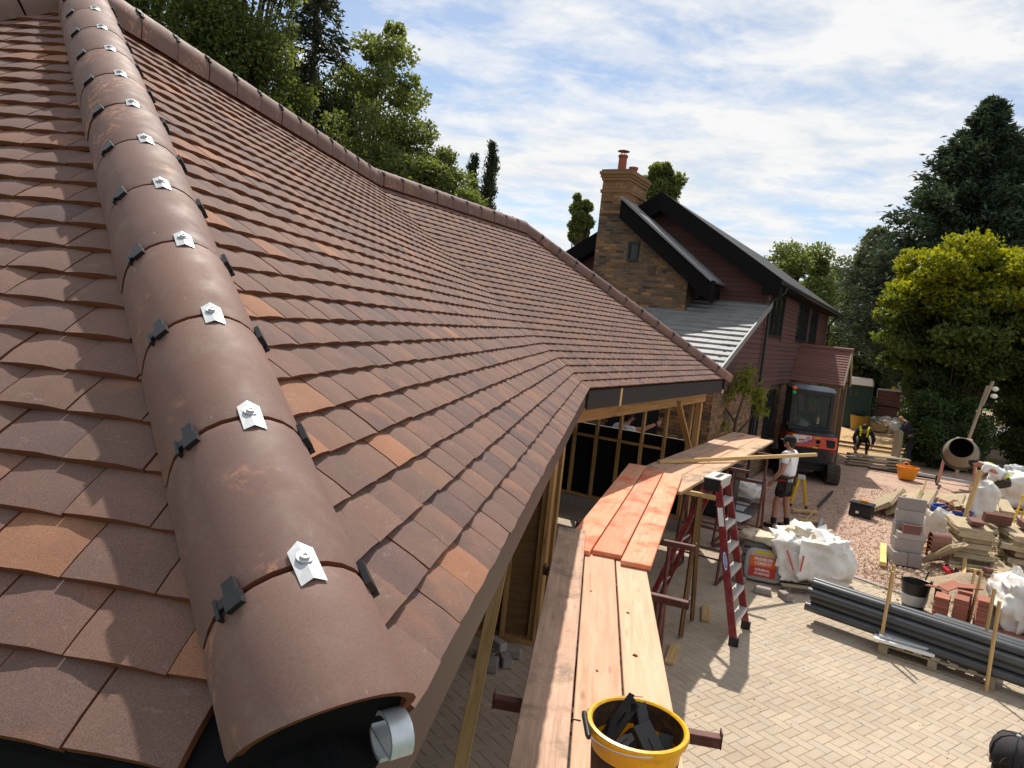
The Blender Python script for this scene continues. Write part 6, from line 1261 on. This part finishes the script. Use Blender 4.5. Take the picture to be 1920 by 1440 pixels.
# cab
cx0, cx1, cy0, cy1, cz0, cz1 = -.56, .42, -.50, .72, 1.32, 2.36
cab = MB()
for (x, y) in ((cx0, cy0), (cx1, cy0), (cx0, cy1), (cx1, cy1)): cab.box((x, y, (cz0+cz1)/2), (.075, .075, cz1-cz0))
for (a, b_) in (((cx0, cy0), (cx1, cy0)), ((cx0, cy1), (cx1, cy1)), ((cx0, cy0), (cx0, cy1)), ((cx1, cy0), (cx1, cy1))):
    for z_ in (cz0+.04, cz1-.03): cab.beam((a[0], a[1], z_), (b_[0], b_[1], z_), .08, .10)
cab.box((cx0, .08, (cz0+cz1)/2), (.06, .06, cz1-cz0)); cabo = cab.build('cab_frame', M['dignavy'], dg)
low = MB(); low.box((cx0, .11, .98), (.06, 1.22, .70)); low.build('door_panel', M['dignavy'], dg, bevel=.01)
MB().box((cx0-.04, -.30, 1.42), (.02, .05, .10)).build('door_handle', M['lightpipe'], dg)
rf = MB(); n = 10; pr_ = []
for k in range(n+1): a = math.pi*k/n; pr_.append((cy0-.06+.06*(1-math.sin(a)) if False else 0, 0))
rfb = MB().box(((cx0+cx1)/2, (cy0+cy1)/2, cz1+.06), (cx1-cx0+.12, cy1-cy0+.16, .14)).mesh('cab_roof', M['digroof']); bevel_mesh(rfb, .05, 3); rfb.polygons.foreach_set('use_smooth', [True]*len(rfb.polygons)); mobj('cab_roof', rfb, dg)
t_ = NT('clear_cab_glass'); t_.fin((.06, .08, .08), .04, 0, .5); t_.b.inputs['Transmission Weight'].default_value = .0; t_.b.inputs['Alpha'].default_value = .45; M['clear'] = t_.m
def gl(name, a, b_): c = (V(a)+V(b_))/2; s = V(b_)-V(a); MB().box(c, (max(abs(s.x), .006), max(abs(s.y), .006), max(abs(s.z), .006))).build(name, M['clear'], dg)
gl('rear_window', (cx0+.05, cy0, cz0+.10), (cx1-.05, cy0, cz1-.09)); gl('side_window', (cx0, cy0+.05, cz0+.1), (cx0, cy1-.05, cz1-.09)); gl('side_window', (cx1, cy0+.05, cz0+.1), (cx1, cy1-.05, cz1-.09)); gl('windscreen', (cx0+.05, cy1, cz0+.10), (cx1-.05, cy1, cz1-.09))
MB().box((-.10, -.12, 1.55), (.46, .12, .46)).build('seat_back', M['black_cloth'], dg, bevel=.05); st1 = MB().box((-.02, -.16, 1.92), (.17, .07, .20)).build('headrest', M['seat'], dg, bevel=.02); MB().box((-.10, .1, 1.30), (.46, .44, .10)).build('seat_base', M['black_cloth'], dg, bevel=.04)
for s in (-1, 1): MB().tube([(-.02+s*.06, -.14, 2.0), (-.02+s*.06, -.14, 2.10)], .01, 6).build('headrest_bar', M['lightpipe'], dg)
MB().tube([(.2, .45, 1.3), (.2, .38, 1.75)], .015, 6).build('lever', M['dark'], dg); MB().tube([(-.35, .45, 1.3), (-.35, .38, 1.75)], .015, 6).build('lever', M['dark'], dg)
def beac(z_, mat, lb): o = MB().lathe([(0, -.045), (.05, -.045), (.055, -.02), (.05, .035), (.03, .05), (0, .05)], (cx0-.02, cy0-.10, z_), 14, 0, Matrix.Rotation(math.pi/2, 3, 'Y')).build('beacon', M[mat], dg, smooth=50); o['label'] = lb
beac(2.42, 'beacon_o', 'orange beacon at the cab roof corner'); beac(2.30, 'beacon_g', 'green beacon just under the orange one'); MB().beam((cx0+.02, cy0-.09, 2.36), (cx0+.30, cy0-.06, 2.36), .03, .03).build('beacon_bracket', M['dark'], dg)
bm_ = MB(); bm_.beam((-.05, .95, .95), (-.05, 1.75, 2.25), .16, .24); bm_.beam((-.05, 1.75, 2.25), (-.05, 2.7, 1.9), .14, .20); bm_.build('boom', M['digred'], dg, bevel=.02); MB().beam((-.05, 2.65, 1.95), (-.05, 2.55, .7), .13, .18).build('dipper_arm', M['digred'], dg, bevel=.02)
MB().prism([(-.3, 2.3, .2), (-.3, 2.75, .15), (-.3, 2.72, .62), (-.3, 2.45, .65)], (.5, 0, 0)).build('bucket', M['dark'], dg, bevel=.01); MB().tube([(-.05, 1.0, 1.5), (-.05, 1.6, 1.95)], .04, 8).build('boom_ram', M['lightpipe'], dg)

# ------------------------------------------------------------------ people
def skin_mesh(nodes, edges, root, mat, sub=2):
    names = list(nodes); me = bpy.data.meshes.new('s'); me.from_pydata([nodes[n][0] for n in names], [(names.index(a), names.index(b_)) for a, b_ in edges], [])
    o = bpy.data.objects.new('s', me); COL.objects.link(o); o.modifiers.new('k', 'SKIN'); sv = me.skin_vertices[0].data
    for i, n in enumerate(names): r_ = nodes[n][1]; sv[i].radius = r_ if isinstance(r_, tuple) else (r_, r_); sv[i].use_root = (n == root)
    m = o.modifiers.new('u', 'SUBSURF'); m.levels = sub; m.render_levels = sub
    dgx = bpy.context.evaluated_depsgraph_get(); out_ = bpy.data.meshes.new_from_object(o.evaluated_get(dgx)); bpy.data.objects.remove(o)
    out_.materials.clear(); out_.materials.append(mat); out_.polygons.foreach_set('use_smooth', [True]*len(out_.polygons)); return out_
SPINE = [('pelvis', 'spine'), ('spine', 'chest'), ('chest', 'neck'), ('neck', 'head'), ('head', 'crown')]
RAD = dict(pelvis=(.17, .135), spine=(.165, .13), chest=(.19, .145), neck=.058, head=.088, crown=.078, sh=.075, el=.05, wr=.034, hip=.098, kn=.066, an=.046, toe=.036)
def person(loc, heading, J, label, top, top_mat, leg_mat, leg_to='an', sleeve=.45, hands=True, shoes='black_cloth', hat=None, hair='hair', beard=False, vest=None):
    """J: joint positions (x right, y forward, z up); L/R suffixes; clothing is built over the body"""
    t = thing('person', loc, heading, label, 'person'); nd = {}
    for n in ('pelvis', 'spine', 'chest', 'neck', 'head', 'crown'): nd[n] = (J[n], RAD[n])
    ed_ = list(SPINE)
    for s in 'LR':
        for n in ('sh', 'el', 'wr'): nd[n+s] = (J[n+s], RAD[n])
        for n in ('hip', 'kn', 'an', 'toe'): nd[n+s] = (J[n+s], RAD[n])
        cm = V(J['kn'+s]).lerp(V(J['an'+s]), .32); nd['calf'+s] = (tuple(cm), .058)
        ed_ += [('chest', 'sh'+s), ('sh'+s, 'el'+s), ('el'+s, 'wr'+s), ('pelvis', 'hip'+s), ('hip'+s, 'kn'+s), ('kn'+s, 'calf'+s), ('calf'+s, 'an'+s), ('an'+s, 'toe'+s)]
    mobj('body', skin_mesh(nd, ed_, 'pelvis', M['skin']), t)
    def lerp(a, b_, f): return tuple(V(J[a]).lerp(V(J[b_]), f))
    g = 1.14
    def fat(n, k=g): r_ = RAD[n]; return tuple(x*k+.008 for x in r_) if isinstance(r_, tuple) else r_*k+.008
    tn = dict(pelvis=(J['pelvis'], fat('pelvis')), spine=(J['spine'], fat('spine', 1.2)), chest=(J['chest'], fat('chest')), neck=(lerp('chest', 'neck', .62), .075)); te = [('pelvis', 'spine'), ('spine', 'chest'), ('chest', 'neck')]
    for s in 'LR':
        tn['sh'+s] = (J['sh'+s], fat('sh', 1.2)); te.append(('chest', 'sh'+s))
        if sleeve <= 1: tn['slv'+s] = (lerp('sh'+s, 'el'+s, sleeve+.15), .068); te.append(('sh'+s, 'slv'+s))
        else: tn['el'+s] = (J['el'+s], fat('el', 1.25)); tn['wr'+s] = (lerp('el'+s, 'wr'+s, .92), .046); te += [('sh'+s, 'el'+s), ('el'+s, 'wr'+s)]
    mobj(top, skin_mesh(tn, te, 'chest', M[top_mat]), t)
    ln = dict(pelvis=(J['pelvis'], fat('pelvis', 1.2)), waist=(lerp('pelvis', 'spine', .35), (.155, .12))); le = [('pelvis', 'waist')]
    for s in 'LR':
        ln['hip'+s] = (J['hip'+s], fat('hip', 1.2)); le.append(('pelvis', 'hip'+s))
        if leg_to == 'short': ln['hem'+s] = (lerp('hip'+s, 'kn'+s, .80), .098); le.append(('hip'+s, 'hem'+s))
        else: ln['kn'+s] = (J['kn'+s], fat('kn', 1.25)); ln['an'+s] = (lerp('kn'+s, 'an'+s, .95), .066); le += [('hip'+s, 'kn'+s), ('kn'+s, 'an'+s)]
    mobj('shorts' if leg_to == 'short' else 'trousers', skin_mesh(ln, le, 'pelvis', M[leg_mat]), t)
    for s in 'LR':
        a, toe = V(J['an'+s]), V(J['toe'+s]); d = V((toe.x-a.x, toe.y-a.y, 0)); d = d.normalized() if d.length > .01 else V((0, 1, 0)); sn = dict(heel=(tuple(a-d*.04+V((0, 0, -.045))), .05), ball=(tuple(a+d*.10+V((0, 0, -.055))), .052), tip=(tuple(a+d*.19+V((0, 0, -.06))), .042), cuff=(tuple(a+V((0, 0, .04))), .052))
        mobj('boot', skin_mesh(sn, [('heel', 'ball'), ('ball', 'tip'), ('heel', 'cuff')], 'heel', M[shoes]), t)
        if leg_to == 'short': MB().tube([tuple(a), tuple(a.lerp(V(J['kn'+s]), .28))], [.054, .052], 12).build('sock', M['black_cloth'], t, smooth=50)
        if hands:
            w_, e_ = V(J['wr'+s]), V(J['el'+s]); hd2 = (w_-e_).normalized(); sd2 = V((1, 0, 0)) if abs(hd2.x) < .8 else V((0, 1, 0)); sd2 = (sd2-hd2*sd2.dot(hd2)).normalized(); f2 = hd2.cross(sd2); hn = {'w': (tuple(w_), .030), 'p': (tuple(w_+hd2*.075), (.022, .040))}; he = [('w', 'p')]
            for k in range(4):
                o_ = f2*((k-1.5)*.021); L_ = (.070, .080, .076, .058)[k]; hn[f'a{k}'] = (tuple(w_+hd2*.10+o_), .0095); hn[f'b{k}'] = (tuple(w_+hd2*(.10+L_*.55)+o_-sd2*.008), .0088); hn[f'c{k}'] = (tuple(w_+hd2*(.10+L_*.85)+o_-sd2*.034), .0075); he += [('p', f'a{k}'), (f'a{k}', f'b{k}'), (f'b{k}', f'c{k}')]
            hn['t0'] = (tuple(w_+hd2*.045+f2*.040), .012); hn['t1'] = (tuple(w_+hd2*.085+f2*.056-sd2*.012), .010); hn['t2'] = (tuple(w_+hd2*.115+f2*.050-sd2*.026), .008); he += [('w', 't0'), ('t0', 't1'), ('t1', 't2')]
            mobj('hand', skin_mesh(hn, he, 'w', M['skin'], 1), t)
    # head details: face looks along fwd
    hc = V(J['head']); up_ = (V(J['crown'])-hc).normalized(); fwd = V(J.get('face', (0, 1, 0))).normalized(); fwd = (fwd-up_*fwd.dot(up_)).normalized(); rt2 = fwd.cross(up_); Rh = Matrix((rt2, fwd, up_)).transposed(); c = hc+up_*.035
    fc = MB(); fc.ball(c+fwd*.100-up_*.012, (.014, .024, .024), 8, 0, Rh)
    for s in (-1, 1): fc.ball(c+rt2*s*.088+fwd*.005-up_*.01, (.010, .020, .030), 8, 0, Rh)
    fc.ball(c+fwd*.062-up_*.075, (.045, .035, .035), 10, 0, Rh); fc.build('face', M['skin'], t, smooth=60)
    ey = MB()
    for s in (-1, 1): ey.ball(c+rt2*s*.032+fwd*.088+up_*.008, (.012, .006, .006), 8, 0, Rh); ey.ball(c+rt2*s*.032+fwd*.090+up_*.026, (.019, .006, .005), 8, 0, Rh)
    ey.build('eyes', M['hair'], t, smooth=60); MB().ball(c+fwd*.094-up_*.062, (.022, .006, .006), 8, 0, Rh).build('mouth', M['seat'], t, smooth=60)
    if hair:
        hb = MB(); hb.ball(c-fwd*.016+up_*.030, (.098, .102, .088), 16, 0, Rh); hb.ball(c-fwd*.055-up_*.03, (.082, .055, .08), 12, 0, Rh); hb.build('hair', M[hair], t, smooth=60)
    if beard: MB().ball(c+fwd*.052-up_*.078, (.062, .052, .055), 12, 0, Rh).build('beard', M['hair'], t, smooth=60)
    if hat:
        hh_ = MB(); prof = [(.106, .01), (.108, .035), (.100, .075), (.075, .105), (.04, .118), (.0, .121)]; hh_.lathe(prof, c-fwd*.004+up_*.012, 24, 0, Rh, sq=(.95, 1.08)); bp = []
        for k in range(13): a = math.pi*k/12; bp.append(V((.082*math.cos(a), .098+.085*math.sin(a), .022-.012*abs(math.cos(a)))))
        bp2 = [c-fwd*.004+up_*.012+Rh @ V((p.x, p.y, p.z-.003)) for p in bp]; hh_.prism(bp2, up_*.006); cap_ = hh_.build('cap', M[hat], t, smooth=45)
        MB().ball(c-fwd*.004+up_*.134, (.011, .011, .007), 10, 0, Rh).build('cap_button', M['reflect' if hat == 'capmesh' else hat], cap_, smooth=60)
    return t, (c, fwd, up_, rt2, Rh, J)
def stand(h=1.78, **k):
    s = h/1.78; J = dict(pelvis=(0, 0, .96), spine=(0, .0, 1.14), chest=(0, 0, 1.34), neck=(0, .005, 1.51), head=(0, .02, 1.62), crown=(0, .02, 1.70))
    for q, n in ((-1, 'L'), (1, 'R')):
        J['sh'+n] = (q*.19, 0, 1.43); J['el'+n] = (q*.235, -.02, 1.13); J['wr'+n] = (q*.245, .06, .89); J['hip'+n] = (q*.095, 0, .90); J['kn'+n] = (q*.105, .015, .50); J['an'+n] = (q*.11, -.01, .095); J['toe'+n] = (q*.125, .13, .045)
    J.update(k); return {n: tuple(x*s for x in v) if n != 'face' else v for n, v in J.items()}
# worker in white t-shirt, cap and shorts
J = stand(1.80, elR=(.235, .03, 1.14), wrR=(.22, .20, .94), elL=(-.235, .02, 1.13), wrL=(-.23, .17, .91), head=(0, .035, 1.62), crown=(0, .03, 1.70), anL=(-.11, .10, .095), toeL=(-.13, .24, .045), knL=(-.105, .09, .50), anR=(.11, -.08, .095), toeR=(.13, .06, .045), knR=(.105, -.02, .50))
p1_, hd1 = person((5.40, 13.52, 0), rad(-50), J, 'worker in white t-shirt, dark shorts and black cap beside the far boards', 'tshirt', 'white_cloth', 'black_cloth', leg_to='short', hat='black_cloth')
MB().box((.20, -.02, .93), (.08, .20, .24)).build('tool_pouch', M['brown_cloth'], p1_, bevel=.03); MB().box((-.20, -.04, .90), (.09, .24, .28)).build('tool_pouch', M['brown_cloth'], p1_, bevel=.03); MB().lathe([(.168, 0), (.170, .05)], (0, 0, 1.0), 24, 0, None, (1, .8)).build('tool_belt', M['brown_cloth'], p1_, smooth=40)
MB().beam((-.26, -.10, 1.0), (-.29, -.13, .72), .035, .03).build('hammer', M['dark'], p1_); MB().beam((-.265, .04, .96), (-.265, -.09, .97), .03, .03).build('pliers', M['toolred'], p1_); MB().beam((-.27, -.13, .98), (-.27, -.20, 1.0), .05, .05).build('nail_tin', M['lightpipe'], p1_)
# bearded man behind the frame
J = stand(1.80, pelvis=(0, 0, .98), spine=(0, .03, 1.18), chest=(0, .10, 1.40), neck=(0, .18, 1.57), head=(0, .24, 1.68), crown=(0, .25, 1.76), shL=(-.19, .11, 1.49), shR=(.19, .11, 1.49), elR=(.24, .42, 1.52), wrR=(.24, .68, 1.64), elL=(-.26, .2, 1.05), wrL=(-.2, .4, .95))
p2_, _ = person((2.10, 13.72, .07), rad(72), J, 'bearded man in a white t-shirt reaching out behind the timber frame', 'tshirt', 'white_cloth', 'navy_cloth', beard=True)
# kneeling worker in a dark top and yellow vest
J = stand(1.75, pelvis=(0, -.10, .50), spine=(0, .08, .66), chest=(0, .28, .80), neck=(0, .42, .90), head=(0, .50, .96), crown=(0, .56, 1.02), shL=(-.2, .30, .86), shR=(.2, .30, .86), elL=(-.34, .46, .62), wrL=(-.30, .62, .38), elR=(.30, .42, .56), wrR=(.22, .58, .30), hipL=(-.11, -.10, .46), hipR=(.11, -.10, .46), knL=(-.18, .30, .42), knR=(.20, .28, .12), anL=(-.17, .05, .095), toeL=(-.18, .2, .045), anR=(.2, -.12, .10), toeR=(.2, -.26, .04), face=(0, .6, -.8))
p3_, _ = person((12.75, 25.6, 0), rad(205), J, 'crouching worker in black with a yellow vest beyond the digger', 'jacket', 'black_cloth', 'black_cloth', sleeve=2)
for s in (-1, 1): MB().tube([(s*.13, .17, .80), (s*.13, .36, .965), (s*.12, .46, .86), (s*.11, .36, .64)], [.035, .04, .04, .03], 8).build('vest_strap', M['hivis'], p3_, smooth=50)
# worker in navy bending over the slab
J = stand(1.78, pelvis=(0, -.06, .96), spine=(0, .02, 1.13), chest=(0, .14, 1.31), neck=(0, .26, 1.44), head=(0, .34, 1.50), crown=(0, .40, 1.56), shL=(-.2, .15, 1.38), shR=(.2, .15, 1.38), elL=(-.26, .26, 1.10), wrL=(-.18, .44, .95), elR=(.24, .26, 1.10), wrR=(.16, .44, .95), hipL=(-.095, -.14, .90), hipR=(.095, -.14, .90), knL=(-.11, -.05, .50), knR=(.11, -.02, .50), anL=(-.12, -.10, .095), anR=(.12, -.02, .095), toeL=(-.13, .04, .045), toeR=(.13, .12, .045), face=(0, .5, -.9))
p4_, _ = person((13.42, 23.85, 0), rad(-52), J, 'worker in navy overalls bending over an upright slab near the shrub', 'overall_top', 'navy_cloth', 'navy_cloth', sleeve=2, hair=None)
# crouching worker in the yellow vest
J = stand(1.75, pelvis=(0, -.12, .66), spine=(0, .10, .82), chest=(0, .34, .93), neck=(0, .50, .98), head=(0, .60, .96), crown=(0, .68, .96), shL=(-.2, .34, .95), shR=(.2, .34, .95), elL=(-.25, .46, .68), wrL=(-.2, .56, .42), elR=(.25, .46, .68), wrR=(.2, .56, .42), hipL=(-.1, -.12, .62), hipR=(.1, -.12, .62), knL=(-.15, .18, .45), knR=(.15, .18, .45), anL=(-.15, -.06, .095), anR=(.15, -.06, .095), toeL=(-.16, .1, .045), toeR=(.16, .1, .045), face=(0, .3, -1))
p5_, _ = person((12.28, 17.55, .12), rad(-55), J, 'crouching worker in a bright yellow hi-vis vest beside the mixer', 'tshirt', 'white_cloth', 'olive', hair='hair')
vn = dict(a=((0, -.13, .70), (.175, .14)), b=((0, .10, .83), (.165, .135)), c=((0, .32, .935), (.178, .135)), d=((0, .42, .965), (.10, .09)))
mobj('hi_vis_vest', skin_mesh({k: (tuple(x*1.75/1.78 for x in v[0]), v[1]) for k, v in vn.items()}, [('a', 'b'), ('b', 'c'), ('c', 'd')], 'b', M['hivis']), p5_)
for (y, z_, r_) in ((-.03, .745, .185), (.17, .85, .182)):
    R_ = Matrix.Rotation(rad(-65), 3, 'X'); MB().lathe([(r_, -.025), (r_+.004, 0), (r_, .025)], (0, y, z_), 26, 0, R_, (1, .82)).build('reflective_band', M['reflect'], p5_, smooth=50)
# person whose cap shows at the bottom right
J = stand(1.80, head=(0, .02, 1.62), crown=(0, .02, 1.70))
p6_, (c, fwd, up_, rt2, Rh, _) = person((2.46, 3.13, -.03), rad(40), J, 'person in a dark cap and white top at the bottom right corner', 'tshirt', 'white_cloth', 'navy_cloth', hat='capmesh')
pan = MB()
for k in range(6):
    a = rad(30+60*k); pts_ = []
    for (r_, z_) in ((.107, .02), (.1095, .04), (.1015, .078), (.0765, .107), (.041, .1195), (.004, .122)): pts_.append(c-fwd*.004+up_*.012+Rh @ V((r_*math.cos(a)*.952, r_*math.sin(a)*1.082, z_)))
    pan.tube(pts_, .0022, 5, caps=False)
pan.build('cap_seams', M['black_cloth'], p6_, smooth=50)
sw = MB(); arc = []
for k in range(11): a = math.pi*k/10; arc.append(c-fwd*.004+up_*.012+Rh @ V((.045*math.cos(a), -.1165+.010*math.sin(a), .015+.042*math.sin(a))))
sw.add(arc, [tuple(range(11))]); sw.build('cap_back_opening', M['hair'], p6_); MB().tube(arc, .004, 6).build('cap_opening_edge', M['capmesh'], p6_, smooth=50)
